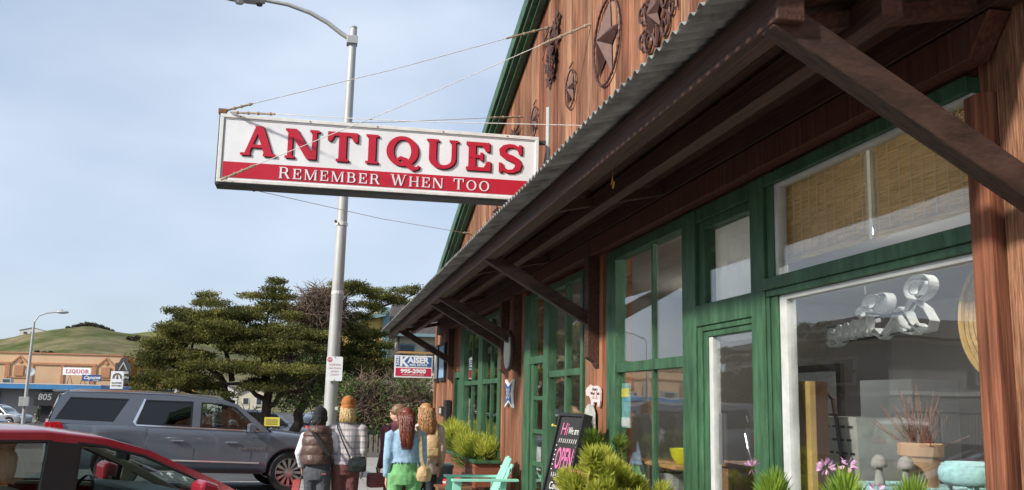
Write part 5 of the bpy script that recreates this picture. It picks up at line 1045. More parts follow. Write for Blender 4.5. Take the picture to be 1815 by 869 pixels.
# plaid flannel material
def plaid():
    m_ = bpy.data.materials.new('plaid'); m_.use_nodes = True; n = m_.node_tree; b = n.nodes['Principled BSDF']; b.inputs['Roughness'].default_value = .9
    tc_ = n.nodes.new('ShaderNodeTexCoord'); col = None; prev = (0.62, 0.58, 0.57, 1)
    for ax_, sc, pos, c in (('X', 1.05, .72, (.30, .29, .32, 1)), ('Z', .95, .70, (.36, .34, .36, 1)), ('X', 2.9, .86, (.42, .30, .32, 1)), ('Z', 2.6, .88, (.22, .22, .25, 1))):
        wv = n.nodes.new('ShaderNodeTexWave'); wv.bands_direction = ax_; wv.inputs['Scale'].default_value = sc*1.6; wv.inputs['Distortion'].default_value = .6; n.links.new(tc_.outputs['Object'], wv.inputs[0])
        r = n.nodes.new('ShaderNodeValToRGB'); r.color_ramp.elements[0].position = pos-.12; r.color_ramp.elements[0].color = (0, 0, 0, 1); r.color_ramp.elements[1].position = pos+.06; r.color_ramp.elements[1].color = (.75, .75, .75, 1); n.links.new(wv.outputs['Fac'], r.inputs[0])
        mx_ = n.nodes.new('ShaderNodeMix'); mx_.data_type = 'RGBA'; n.links.new(r.outputs[0], mx_.inputs[0])
        if col is None: mx_.inputs[6].default_value = prev
        else: n.links.new(col, mx_.inputs[6])
        mx_.inputs[7].default_value = c; col = mx_.outputs[2]
    n.links.new(col, b.inputs['Base Color']); M['plaid'] = m_
plaid()
cl = lambda nm, c, r=.85, v=.12, s=14, bp=.15: mat(nm, c, r, v, s, bump=.75, obj=True, bscale=7, bdist=.05)
cl('maroon_twill', (0.13, 0.045, 0.042)); cl('orange_knit', (0.33, 0.12, 0.03)); cl('black_knit', (0.012, 0.012, 0.016)); cl('brown_nylon', (0.085, 0.045, 0.036), .5); cl('grey_denim', (0.065, 0.07, 0.08), .85, .25, 30); cl('white_fleece', (0.62, 0.62, 0.63)); cl('light_denim', (0.26, 0.40, 0.54), .85, .15, 25); cl('green_cotton', (0.15, 0.38, 0.15), .85, .1, 9); cl('cream_wool', (0.50, 0.45, 0.40)); cl('tan_leather', (0.45, 0.31, 0.16), .55); cl('maroon_wool', (0.11, 0.025, 0.040)); cl('black_leather', (0.014, 0.018, 0.018), .35); cl('dark_jean', (0.03, 0.032, 0.04)); cl('red_plaid', (0.16, 0.05, 0.05), .8, .5, 60); cl('olive_cloth', (0.05, 0.055, 0.03))
mat('blonde_hair', (0.50, 0.36, 0.17), .5, .3, 30, obj=True, stretch=(1, 1, .1)); mat('red_hair', (0.16, 0.035, 0.018), .45, .35, 30, obj=True, stretch=(1, 1, .1)); mat('honey_hair', (0.40, 0.21, 0.085), .45, .35, 30, obj=True, stretch=(1, 1, .1)); mat('brown_hair', (0.20, 0.115, 0.06), .5, .4, 30, obj=True, stretch=(1, 1, .1)); mat('dark_hair', (0.02, 0.015, 0.012), .5, .2, obj=True)
# 1 plaid shirt and rust beanie
k = 1.66/1.7; ar = armsdown(k, .0, .03); lg = stand(k, .05)
e, bd, k, hp, hc = person('person', 'person in white plaid shirt, rust knit hat and maroon trousers walking away', (.42, 12.5, 0), R(-4), 1.66, ar, lg)
trousers(e, k, lg, 'maroon_twill', top=1.08); shoes(e, lg, 'shoe_dark'); hairobj(e, hp, hc, k, 'blonde_hair', .20, .10, 3, .02, .008, 160, False); beanie(e, hp, hc+.01, k, 'orange_knit'); top(e, k, ar, 'plaid', 'plaid_shirt', .91, 1.0, flare=1.04, fluff=1.0, cuff=1.15)
strap(e, [(-.13*k, -.02, 1.47*k), (-.12*k, -.12, 1.38*k), (-.03*k, -.165, 1.18*k), (.06*k, -.17, 1.0*k), (.12*k, -.19, .98*k)], 'black_leather', .018, .006)
bag = MB().rings([ering((.15*k, -.205, z), rx, ry, 16) for z, rx, ry in ((.815, .10, .03), (.83, .115, .045), (.95, .11, .04), (1.0, .09, .022))]).build('handbag', 'black_leather', e, org=(0, 0, 0), smooth=50)
MB().poly(rrect(.05, .25, .88, .985, .03), ((0, -.25, 0), (1, 0, 0), (0, 0, 1)), .012).build('flap', 'black_leather', bag)
# 2 black beanie and brown puffer
k = 1.53/1.7; lg = stand(k, .06, .09); ar = [((-.185*k, .02, 1.37*k), (-.27*k, .0, 1.14*k), (-.24*k, .09, .95*k)), ((.185*k, .02, 1.37*k), (.26*k, .06, 1.18*k), (.20*k, .22, 1.10*k))]
e, bd, k, hp, hc = person('person', 'person in black knit hat, brown quilted jacket and grey jeans beside the lamp pole', (.075, 12.45, 0), R(-10), 1.53, ar, lg, hyaw=R(-15), lean=.03)
trousers(e, k, lg, 'grey_denim', 1.02, top=1.12); shoes(e, lg, 'shoe_light'); beanie(e, hp, hc+.005, k, 'black_knit'); hairobj(e, hp, hc, k, 'dark_hair', .13, .085, 9, .01, .004, 40, False); top(e, k, ar, 'white_fleece', 'fleece_top', .90, .92, fluff=1.0)
b = MB(); rg = []
for i in range(61):
    z = 1.0+(1.50-1.0)*i/60; u = (z-1.0)/.50; q_ = .012*abs(math.sin(i/60*math.pi*4)); rx = (.19+.02*math.sin(u*3))*(1 if u < .8 else 1-(u-.8)*2.0)+q_; ry = .165*(1 if u < .8 else 1-(u-.8)*1.6)+q_
    rg.append([(p[0]-.015, p[1]-.02+.03*u, p[2]+.03*p[0]) for p in ering((0, 0, z*k), rx*k, ry*k, 28)])
b.rings(rg); jk = b.build('quilted_jacket', 'brown_nylon', e, org=(0, 0, 0), smooth=True)
MB().rings([ering((0, -.04, z*k), r1*k, r2*k, 16) for z, r1, r2 in ((1.40, .13, .12), (1.44, .15, .135), (1.49, .145, .12), (1.52, .115, .09))]).build('hood', 'brown_nylon', jk, org=(0, 0, 0), smooth=True)
strap(e, [(-.06, -.17, 1.44*k), (.05, -.205, 1.30*k), (.17, -.19, 1.12*k), (.21, -.10, 1.0*k)], 'black_knit', .035, .008); boxo('jeans_label', 'red_plaid', e, .07, .13, -.135, -.128, .86*k, .885*k)
# 3 red hair, denim jacket, green trousers
k = 1.61/1.7; lg = stand(k, .10, .108); ar = armsdown(k, .0, .0)
e, bd, k, hp, hc = person('person', 'person with long red hair in light denim jacket and bright green trousers', (1.06, 11.4, 0), R(2), 1.61, ar, lg)
trousers(e, k, lg, 'green_cotton', 1.0, top=1.12, flare=1.2); shoes(e, lg, 'shoe_light'); top(e, k, ar, 'light_denim', 'denim_jacket', 1.06, 1.0, flare=.97); hairobj(e, hp, hc, k, 'red_hair', .40, .062, 21, .075, .016, 300)
strap(e, [(.13*k, -.03, 1.48*k), (.155*k, -.12, 1.38*k), (.175*k, -.15, 1.1*k), (.20*k, -.17, 1.01*k)], 'tan_leather', .035, .006)
bag = MB().rings([ering((.21*k, -.18, z*k), rx, ry, 16) for z, rx, ry in ((.83, .04, .03), (.84, .075, .05), (.90, .09, .06), (.98, .075, .05), (1.02, .035, .03))]).build('handbag', 'tan_leather', e, org=(0, 0, 0), smooth=True); strap(bag, [(.21*k, -.235, 1.0*k), (.215*k, -.245, .90*k)], 'tan_leather', .03, .01, 'tassel')
# 4 honey-blonde hair, cream cardigan, small backpack
k = 1.66/1.7; lg = stand(k, .02, .085); ar = armsdown(k, .02, .05)
e, bd, k, hp, hc = person('person', 'person with honey-blonde hair, cream cardigan and tan backpack next to the planter', (1.43, 12.7, 0), R(6), 1.66, ar, lg, hyaw=R(12))
trousers(e, k, lg, 'dark_jean', .98); shoes(e, lg, 'shoe_dark'); top(e, k, ar, 'cream_wool', 'cardigan', .78, 1.02, flare=1.05); hairobj(e, hp, hc, k, 'honey_hair', .34, .115, 33, .04, .018, 300)
bag = MB().rings([ering((.05, -.20, z*k), rx, ry, 16) for z, rx, ry in ((1.0, .06, .03), (1.02, .11, .06), (1.15, .12, .07), (1.26, .10, .055), (1.30, .05, .02))]).build('backpack', 'tan_leather', e, org=(0, 0, 0), smooth=True)
for s in (-1, 1): strap(bag, [(.05+s*.07, -.14, 1.28*k), (.03+s*.1, -.10, 1.42*k), (.03+s*.11, 0, 1.47*k)], 'tan_leather', .03, .006)
boxo('pocket', 'tan_leather', bag, -.02, .12, -.285, -.26, 1.03*k, 1.13*k, bev=.01)
# 5 maroon coat
k = 1.64/1.7; lg = stand(k, .05, .08); ar = armsdown(k, -.01, .06)
e, bd, k, hp, hc = person('person', 'person in dark maroon coat with wavy brown hair, left of the denim jacket', (1.08, 12.75, 0), R(24), 1.64, ar, lg, hyaw=R(55))
trousers(e, k, lg, 'maroon_twill', .95); shoes(e, lg, 'shoe_dark'); top(e, k, ar, 'maroon_wool', 'coat', .62, .95, flare=1.08); hairobj(e, hp, hc, k, 'brown_hair', .33, .105, 41, .03, .020, 280)
bag = MB().rings([[(-.30+x*s, .0+y*s, z) for x, y in ((-.10, -.06), (.10, -.06), (.10, .06), (-.10, .06))] for z, s in ((.60, .85), (.63, 1), (.74, 1), (.78, .9))]).build('shoulder_bag', 'red_plaid', e, org=(0, 0, 0), bev=.01); strap(bag, [(-.30, -.05, .77), (-.28, .02, .88*k)], 'black_leather', .02, .006)
# 6 distant walker
k = 1.72/1.7; lg = stand(k, .24, .06); ar = armsdown(k, .02, .08)
e, bd, k, hp, hc = person('person', 'distant walker in dark clothes crossing by the black 805 panel', (-23.2, 90, gz(-23.2, 90)+.0), R(70), 1.55, ar, lg)
trousers(e, k, lg, 'olive_cloth', 1.0); shoes(e, lg, 'shoe_dark'); top(e, k, ar, 'olive_cloth', 'jacket', .85, 1.0); hairobj(e, hp, hc, k, 'dark_hair', .1, .085, 5, .01, .004, 20)
# ------------------------------------------------------------------ trees and plants
mat('bark', (0.075, 0.055, 0.042), .95, .35, 6, bump=.6, stretch=(4, 4, .7)); mat('cypress_leaf', (0.055, 0.075, 0.022), .85, .3, 1.3, col2=(0.24, 0.225, 0.065), trans=.3, detail=6, spec=.15, p0=.36, p1=.66); mat('dead_twig', (0.10, 0.065, 0.045), .9, .3, 3, col2=(0.19, 0.13, 0.09)); mat('ivy_leaf', (0.045, 0.095, 0.018), .6, .3, 5, col2=(0.12, 0.19, 0.035), trans=.25)
def crown_quads(pads, seed, dens=1.0, size=.085):
    """flat layered sprays: each pad = (x, y, z, rx, ry, rz, yaw)"""
    r = np.random.RandomState(seed); out = []
    for (x, y, z, rx, ry, rz, n) in pads:
        n = int(n*dens); nt_ = max(8, n//26)
        # tufts spread over the upper shell of the pad
        a = r.rand(nt_)*6.283; q = np.sqrt(r.rand(nt_)); tx = q*np.cos(a); ty = q*np.sin(a); tz = (r.rand(nt_)-.35)*1.0*np.sqrt(np.maximum(0, 1-q*q*.8))
        c = np.stack([x+tx*rx, y+ty*ry, z+tz*rz], 1); od = np.stack([tx, ty, 0.45+0.3*r.rand(nt_)], 1); od /= np.linalg.norm(od, axis=1)[:, None]
        per = 26; cs = np.repeat(c, per, 0); ods = np.repeat(od, per, 0); m = len(cs)
        d = r.normal(size=(m, 3)); d /= np.linalg.norm(d, axis=1)[:, None]; rad = (.05+.13*r.rand(m))[:, None]
        p = cs+d*rad*np.array([1.25, 1.25, .75])+ods*(.12*r.rand(m))[:, None]
        ax = ods*.9+r.normal(size=(m, 3))*.5; ax /= np.linalg.norm(ax, axis=1)[:, None]; sd = np.cross(ax, r.normal(size=(m, 3))); sd /= np.linalg.norm(sd, axis=1)[:, None]
        L = (size*(.6+.9*r.rand(m)))[:, None]; W_ = L*.45
        v = np.empty((m, 4, 3)); v[:, 0] = p-ax*L*.5; v[:, 1] = p+sd*W_*.5; v[:, 2] = p+ax*L*.5; v[:, 3] = p-sd*W_*.5; out.append(v.reshape(-1, 3))
    return np.concatenate(out)
def limb(b, a, c, r0, r1, seed, n=7, wob=.12):
    q = random.Random(seed); a = V(*a); c = V(*c); pts = []
    for i in range(n+1):
        t = i/n; p = a.lerp(c, t); p += V(q.uniform(-1, 1), q.uniform(-1, 1), q.uniform(-1, 1)*.6)*wob*math.sin(math.pi*t); pts.append(p)
    b.tube(pts, [r0+(r1-r0)*i/n for i in range(n+1)], 8); return pts
def zp(px, py, Yd): return px, py
TY = 33.0
# big cypress, left: wide layered crown
t1 = empty('cypress_tree', (-1.9, TY, gz(-1.9, TY)), 'broad Monterey cypress with layered crown left of the big lamp', 'tree', 'cypress trees'); zg = gz(-1.9, TY)
b = MB(); tips = []
for bx, lean_ in ((-2.5, -.5), (-1.7, .2), (-.9, .7)): limb(b, (bx, TY, zg), (bx+lean_, TY, 2.2), .20, .13, int(bx*10)+50, 8, .1)
for k, (sx, sz, ex, ez, ey) in enumerate(((-2.9, 1.8, -5.2, 3.0, -.6), (-2.9, 2.0, -4.6, 4.3, .4), (-2.7, 2.2, -3.4, 4.7, 0), (-1.6, 2.2, -1.5, 5.45, .2), (-1.6, 2.2, -2.4, 4.6, -.8), (-.4, 2.1, .3, 4.2, -.6), (-1.5, 1.6, -3.2, 2.4, -1.6), (-1.5, 1.4, .0, 2.4, -1.7), (-2.6, 1.5, -4.8, 2.1, -1.0), (-.3, 2, .5, 3.0, -1.4))):
    limb(b, (sx, TY, sz), (ex, TY+ey, ez), .10, .025, 100+k, 7, .22)
b.build('trunk', 'bark', t1, smooth=True)
pads = [(-4.9, -.3, 3.25, .62, .9, .24, 1500), (-4.35, .2, 3.75, .8, .9, .22, 1700), (-5.0, -.5, 2.75, .55, .8, .22, 1300), (-4.3, -.6, 2.9, 1.0, .9, .3, 2600), (-4.5, -.7, 2.3, .8, .8, .25, 1500), (-4.55, .3, 4.42, .42, .4, .09, 520), (-3.95, .4, 4.25, .7, .6, .14, 1100), (-3.55, .1, 4.72, .48, .5, .13, 800), (-3.7, .1, 4.98, .26, .3, .10, 330),
    (-3.3, 0, 4.1, .9, .9, .28, 2300), (-3.2, -.4, 3.5, 1.1, 1.1, .32, 3000), (-2.6, -.3, 4.25, .8, .8, .24, 1700), (-2.6, -.6, 3.7, 1.2, 1.0, .3, 2900), (-2.0, -.8, 3.2, 1.2, .9, .3, 2900), (-3.2, -1.2, 2.6, 1.0, .7, .3, 2200), (-2.0, -1.4, 2.5, 1.0, .7, .26, 1800), (-3.8, -.9, 2.0, .7, .6, .22, 1100), (-1.2, -.5, 3.9, .9, .8, .24, 1800), (-.9, -1.0, 3.3, 1.0, .8, .28, 2100), (-.7, -1.5, 2.55, .9, .6, .26, 1500), (-.1, -.9, 3.7, .7, .7, .22, 1200), (-1.6, -1.5, 1.95, .7, .5, .2, 800), (-3.0, -1.5, 1.7, .5, .4, .16, 520), (-4.2, -.9, 1.55, .4, .4, .15, 420),
    # spire with tiers
    (-1.5, .2, 5.52, .20, .2, .16, 420), (-1.5, .2, 5.25, .38, .3, .09, 520), (-1.95, .2, 5.02, .75, .35, .08, 900), (-1.1, .2, 5.0, .45, .3, .07, 500), (-1.5, .2, 4.75, .5, .4, .10, 700), (-2.1, .1, 4.55, .9, .4, .09, 1000), (-.9, .1, 4.6, .7, .4, .09, 800), (-2.5, 0, 4.42, .7, .4, .08, 700), (-.5, 0, 4.3, .7, .6, .16, 1000)]
qf = random.Random(77)
for _ in range(24):
    fx = qf.uniform(-4.6, .5); zt_ = 4.35-.16*(fx+2.2)**2*.45; pads.append((fx, qf.uniform(-1.3, .9), qf.uniform(1.75, zt_), qf.uniform(.35, .7), .6, qf.uniform(.13, .24), int(qf.uniform(450, 1000))))
for _ in range(70):
    a_ = qf.uniform(0, math.pi); fx = -2.1+3.0*math.cos(a_); zz_ = 2.2+2.3*math.sin(a_)+qf.uniform(-.9, .25); pads.append((fx+.3*math.copysign(1, math.cos(a_)), qf.uniform(-1.2, .6), zz_, qf.uniform(.3, .6), .12, qf.uniform(.03, .07), int(qf.uniform(120, 260))))
quads_obj('crown', crown_quads([(x, TY+y, z, rx, ry, rz, n) for x, y, z, rx, ry, rz, n in pads], 5, 2.3, .068), 'cypress_leaf', t1)
# right cypress
t2 = empty('cypress_tree', (.9, TY+1.5, gz(.9, TY)), 'second cypress with a flat side branch between lamp and shop', 'tree', 'cypress trees'); b = MB(); T2 = TY+1.2
limb(b, (.7, T2, zg), (.5, T2, 2.6), .19, .13, 61, 8, .12); limb(b, (.5, T2, 2.4), (.9, T2, 5.3), .12, .05, 62, 7, .15); limb(b, (.7, T2, 4.2), (3.3, T2, 5.45), .07, .02, 63, 7, .1); limb(b, (.6, T2, 3.4), (2.6, T2-.5, 3.6), .07, .02, 64); limb(b, (.5, T2, 2.5), (2.7, T2-1, 2.4), .07, .025, 65); limb(b, (1.9, T2-.8, 1.0), (3.6, T2-1.0, 2.7), .06, .02, 66); limb(b, (.55, T2-.2, 2.0), (.3, T2-1.4, 3.95), .09, .05, 67, 6, .06); limb(b, (2.5, T2-1.2, .2), (2.3, T2-1.2, 2.2), .07, .03, 69)
b.build('trunk', 'bark', t2, smooth=True)
pads = [(1.0, 0, 5.62, .6, .5, .16, 1200), (.5, 0, 5.35, .6, .5, .16, 1100), (1.5, 0, 5.45, .7, .5, .14, 1100), (2.2, 0, 5.25, .7, .45, .12, 1100), (2.9, 0, 5.5, .5, .35, .08, 520), (3.35, 0, 5.62, .35, .3, .06, 260), (2.7, 0, 5.12, .5, .4, .10, 560), (1.6, 0, 4.95, .5, .4, .16, 700), (2.0, 0, 4.8, .25, .3, .25, 340), (1.2, -.3, 4.5, .6, .6, .2, 900), (1.5, -.6, 3.9, .9, .7, .26, 1700), (2.0, -.7, 3.5, .6, .6, .22, 1000), (1.4, -.9, 3.2, .9, .6, .26, 1600), (2.5, -1.0, 2.9, .7, .6, .2, 1000), (1.9, -1.2, 2.6, .9, .6, .24, 1500), (.9, -1.0, 2.6, .6, .6, .24, 900), (3.4, -.9, 3.1, .4, .4, .1, 300), (3.2, -1.0, 2.4, .6, .5, .2, 800), (3.6, -1.2, 1.8, .6, .5, .22, 800), (2.9, -1.4, 1.3, .7, .5, .25, 900)]
for _ in range(20): pads.append((qf.uniform(.6, 2.0), qf.uniform(-1.3, .6), qf.uniform(1.9, 4.2), qf.uniform(.35, .6), .6, qf.uniform(.13, .24), int(qf.uniform(450, 900))))
quads_obj('crown', crown_quads([(x, T2+y, z, rx, ry, rz, n) for x, y, z, rx, ry, rz, n in pads], 8, 2.3, .068), 'cypress_leaf', t2)
# mass of dead twigs between the crowns and a brown bramble at the right foot
def twigs(name, label, cx, cy, cz, rx, ry, rz, n, seed, L=.45, cat='shrub', leaf=0):
    q = random.Random(seed); e = empty(name, (cx, cy, cz-rz), label, cat); b = MB()
    for k in range(n):
        while True:
            p = V(q.uniform(-1, 1), q.uniform(-1, 1), q.uniform(-1, 1))
            if p.length < 1: break
        p = V(cx+p.x*rx, cy+p.y*ry, cz+p.z*rz); d = V(q.gauss(0, 1), q.gauss(0, .6), q.gauss(.2, .8)).normalized(); m = p+d*L*.5+V(q.uniform(-.1, .1), 0, q.uniform(-.1, .1)); b.tube([p, m, m+d*L*.5+V(q.uniform(-.15, .15), 0, q.uniform(-.2, .05))], [.016, .012, .005], 3, cap=False)
    o = b.build('twigs', 'dead_twig', e, kind='stuff')
    if leaf: quads_obj('leaves', leaf_cloud([(cx+q.uniform(-1, 1)*rx*.8, cy+q.uniform(-1, 1)*ry-.1, cz+q.uniform(-1, .8)*rz) for _ in range(leaf)], [.35]*leaf, 90, .09, seed, .3), 'ivy_leaf', e, kind='stuff')
    return e
twigs('dead_branches', 'tangle of bare brown twigs between the two cypress crowns', .05, TY-.2, 4.55, .85, .5, .85, 1500, 3, .5); twigs('bramble_bush', 'brown leafless bush at the foot of the right cypress', 1.6, TY-1.9, 1.55, .9, .6, .9, 1000, 4, .5, leaf=44)
twigs('bramble_bush', 'dense dark bush with sprays of green behind the women', 2.9, TY-2.2, 1.35, .9, .6, 1.2, 1300, 6, .5, leaf=30); twigs('ivy_bush', 'ivy-green undergrowth around the cypress trunks', -.4, TY-1.0, 2.3, .9, .4, .9, 500, 7, .5, leaf=34)
far_leaf = twigs('hedge_bush', 'low dark hedge under the broad cypress', -3.2, TY+.8, .6, 2.2, .5, .8, 900, 12, .4, leaf=20)
# low fence behind the walkers
fe = empty('picket_fence', (1.6, 30.4, gz(1, 30)), 'low grey timber fence beneath the bush behind the walkers', 'fence'); mat('old_timber', (0.16, 0.14, 0.12), .9, .3, 5, stretch=(8, 8, 1))
for k in range(22): boxo('paling', 'old_timber', fe, .35+k*.15, .46+k*.15, 30.4, 30.43, gz(1, 30)+.02, .62+rng.uniform(-.02, .02))
for z in (.1, .45): boxo('rail', 'old_timber', fe, .3, 3.7, 30.431, 30.47, z, z+.08)
# yellow house behind the trees
yh = empty('yellow_house', (3.4, 48, gz(3, 48)), 'yellow house with grey shingle roof and teal corner trim behind the cypress', 'house'); zg = gz(3, 48)
boxo('wall', 'yellow_wall', yh, 1.0, 3.25, 48, 56, zg, 5.3); boxo('wall', 'cream_wall', yh, 3.26, 9, 48.6, 56, zg, 4.9)
MB().add([(.7, 47.6, 5.25), (3.3, 47.6, 5.9), (3.3, 56, 5.9), (.7, 56, 5.25), (.7, 47.6, 5.4), (3.3, 47.6, 6.05), (3.3, 56, 6.05), (.7, 56, 5.4)], [(0,3,2,1),(4,5,6,7),(0,1,5,4),(1,2,6,5),(2,3,7,6),(3,0,4,7)]).build('roof', 'green_roof', yh)
MB().add([(1.0, 48, 5.3), (3.25, 48, 5.3), (3.25, 48, 5.85)], [(0, 1, 2)]).build('gable', 'yellow_wall', yh)
boxo('trim', 'teal_trim', yh, 3.1, 3.42, 47.8, 48.55, zg, 6.25); MB().bar((.7, 47.55, 5.24), (3.2, 47.55, 5.87), .1, .16).build('trim', 'teal_trim', yh)
MB().add([(3.3, 48.0, 5.0), (9.2, 48.0, 5.0), (9.2, 52, 7.0), (3.9, 52, 7.0), (9.2, 57, 5.0), (3.3, 57, 5.0)], [(0, 1, 2, 3), (3, 2, 4, 5), (0, 3, 5), (1, 4, 2), (0, 5, 4, 1)]).build('roof', 'shingle', yh)
boxo('eave', 'teal_trim', yh, 3.43, 9.3, 47.9, 48.1, 4.85, 5.0); boxo('chimney', 'cream_wall', yh, 2.55, 3.05, 49, 49.6, 5.6, 6.5)
for x in (4.4, 5.7, 7.0):
    f = boxo('window', 'teal_trim', yh, x-.4, x+.4, 48.5, 48.599, 3.2, 4.5); boxo('pane', 'far_window', f, x-.33, x+.33, 48.45, 48.499, 3.28, 4.42)
f = boxo('window', 'teal_trim', yh, 1.3, 2.1, 47.9, 47.999, 2.6, 3.6); boxo('pane', 'far_window', f, 1.37, 2.03, 47.85, 47.899, 2.67, 3.53)
# ------------------------------------------------------------------ planter shrubs with needle-like rosettes
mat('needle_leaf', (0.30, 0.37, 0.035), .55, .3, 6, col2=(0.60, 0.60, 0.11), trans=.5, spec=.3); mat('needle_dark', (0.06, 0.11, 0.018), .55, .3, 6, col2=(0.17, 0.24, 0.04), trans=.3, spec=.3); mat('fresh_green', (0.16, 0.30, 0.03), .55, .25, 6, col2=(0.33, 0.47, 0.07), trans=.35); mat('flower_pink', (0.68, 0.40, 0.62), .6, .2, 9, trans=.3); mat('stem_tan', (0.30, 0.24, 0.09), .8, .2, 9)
def rosettes(specs, seed, n=90, L=.14, wd=.010, spread=.75):
    """tapered curved needles radiating from each rosette centre (x, y, z, axis, scale)"""
    q = random.Random(seed); b = MB()
    for (x, y, z, ax, sc) in specs:
        ax = V(*ax).normalized(); u = ax.orthogonal().normalized(); v = ax.cross(u)
        for k in range(n):
            t = (k+.5)/n; a = k*2.39996+q.uniform(-.2, .2); th = math.sqrt(t)*spread*1.75; d = (ax*math.cos(th)+(u*math.cos(a)+v*math.sin(a))*math.sin(th)).normalized(); l = L*sc*q.uniform(.75, 1.1); p0 = V(x, y, z)-ax*.05*sc*t+d*.01
            m = p0+d*l*.55; tip = p0+d*l+ax*l*.18*th; s = d.cross(V(q.uniform(-1, 1), q.uniform(-1, 1), q.uniform(-1, 1))).normalized()*wd*sc*.5; n0 = len(b.v)
            b.v += [tuple(p0-s*.7), tuple(p0+s*.7), tuple(m+s), tuple(m-s), tuple(tip)]; b.f += [(n0, n0+1, n0+2, n0+3), (n0+3, n0+2, n0+4)]
    return b
# street trees opposite, seen mirrored in the display glass
mat('dark_leaf', (0.030, 0.042, 0.014), .8, .3, 1.5, col2=(0.085, 0.085, 0.03), trans=.2)
for k, (x, y, h, lb) in enumerate(((-16.4, 39.5, 5.6, 'dark street tree beside the grey house opposite'), (-14.9, 43.5, 4.6, 'smaller dark street tree left of the grey house opposite'), (-24, 20, 5.0, 'bushy tree behind the white railing opposite'))):
    e = empty('street_tree', (x, y, gz(x, y)), lb, 'tree', 'trees across the street'); b = MB(); limb(b, (x, y, gz(x, y)), (x+.1, y, h*.55), .2, .1, 200+k); limb(b, (x+.05, y, h*.4), (x+.9, y, h*.8), .09, .03, 210+k); limb(b, (x+.05, y, h*.4), (x-.8, y, h*.8), .09, .03, 220+k); b.build('trunk', 'bark', e, smooth=True); q = random.Random(k+9)
    quads_obj('crown', crown_quads([(x+q.gauss(0, .8), y+q.gauss(0, .7), h*q.uniform(.35, .95), q.uniform(.5, .9), .8, q.uniform(.25, .45), 700) for _ in range(24)], 30+k, 1.0, .11), 'dark_leaf', e)
# ------------------------------------------------------------------ long window planter
pl = empty('planter_box', (2.22, 14.3, .73), 'long redwood planter with green rim below the far window', 'planter')
mat('planter_wood', (0.15, 0.045, 0.022), .6, .3, 2.5, bump=.3, stretch=HG, col2=(0.30, 0.10, 0.05), detail=7)
boxo('front_board', 'planter_wood', pl, 2.06, 2.085, 12.45, 16.2, .70, .915); boxo('front_board', 'planter_wood', pl, 2.06, 2.085, 12.45, 16.2, .60, .697); boxo('end_board', 'planter_wood', pl, 2.086, 2.39, 12.45, 12.475, .62, .915); boxo('end_board', 'planter_wood', pl, 2.086, 2.39, 16.175, 16.2, .62, .915)
boxo('rim', 'green_paint', pl, 2.03, 2.10, 12.41, 16.24, .916, .955, bev=.005); boxo('rim', 'green_paint', pl, 2.101, 2.392, 12.41, 12.48, .916, .955, bev=.005); boxo('rim', 'green_paint', pl, 2.101, 2.392, 16.17, 16.24, .916, .955, bev=.005); boxo('soil', 'soil', pl, 2.086, 2.39, 12.476, 16.174, .62, .90)
for y in (12.9, 14.3, 15.7): MB().bar((2.10, y, .62), (2.38, y, .2), .06, .06).build('bracket', 'planter_wood', pl)
q = random.Random(2); sp = []
for k in range(70):
    y = q.uniform(12.55, 16.1); x = q.uniform(2.08, 2.36); h = .05+.13*q.random()+(.22 if y > 14.6 else .06)*q.random(); sp.append((x, y, .93+h, (q.uniform(-.5, .3), q.uniform(-.5, .3), 1), q.uniform(.8, 1.2)))
sh = empty('planter_shrub', (2.22, 14.3, .9), 'bright green needle-leaved shrubs filling the long planter', 'shrub'); rosettes(sp, 1, 80, .17, .013, .85).build('leaves', 'needle_leaf', sh, kind='stuff')
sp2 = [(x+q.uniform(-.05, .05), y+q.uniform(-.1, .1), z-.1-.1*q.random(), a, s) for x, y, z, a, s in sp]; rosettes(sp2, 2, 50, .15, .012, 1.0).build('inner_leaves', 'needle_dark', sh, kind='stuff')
b = MB()
for x, y, z, a, s in sp: b.tube([(x, y, .88), (x, y, z)], .008, 4)
b.build('stems', 'stem_tan', sh, kind='stuff')
# crate, red pot and bin beyond the planter
mat('crate_wood', (0.20, 0.10, 0.05), .7, .25, 4, stretch=(1, 8, 8)); mat('red_plastic', (0.55, 0.03, 0.03), .4, .1); mat('blue_plastic', (0.17, 0.27, 0.33), .45, .15, 5)
st = empty('wooden_step', (1.72, 12.0, 0), 'low wooden crate under the planter by the mint chair', 'crate')
for z in (0.0, .13, .26, .39, .52): boxo('slat', 'crate_wood', st, 1.55, 1.93, 12.0, 12.02, z, z+.11)
for z in (0.0, .13, .26, .39, .52): boxo('slat', 'crate_wood', st, 1.55, 1.57, 12.021, 12.4, z, z+.11)
boxo('top', 'crate_wood', st, 1.53, 1.95, 11.98, 12.42, .632, .66)
rp = empty('red_dish', (1.70, 12.2, .66), 'small round red dish on the wooden crate', 'dish'); MB().lathe([(.10, 0), (.105, .005), (.105, .085), (.095, .085), (.09, .02), (.0, .02)], (1.72, 12.2, .662), 20).build('dish', 'red_plastic', rp, smooth=40); MB().lathe([(.107, .03), (.109, .035), (.109, .05), (.107, .055)], (1.72, 12.2, .662), 20).build('band', 'fade_pink', rp)
tb = empty('litter_bin', (1.68, 13.3, 0), 'round blue-grey litter bin behind the planter end', 'bin'); MB().lathe([(.20, 0), (.21, .02), (.24, .80), (.25, .80), (.25, .84), (.22, .86), (.0, .86)], (1.66, 13.35, 0), 24).build('body', 'blue_plastic', tb, smooth=35); MB().lathe([(.245, .6), (.252, .605), (.252, .63), (.246, .635)], (1.66, 13.35, 0), 24).build('band', 'blue_plastic', tb)
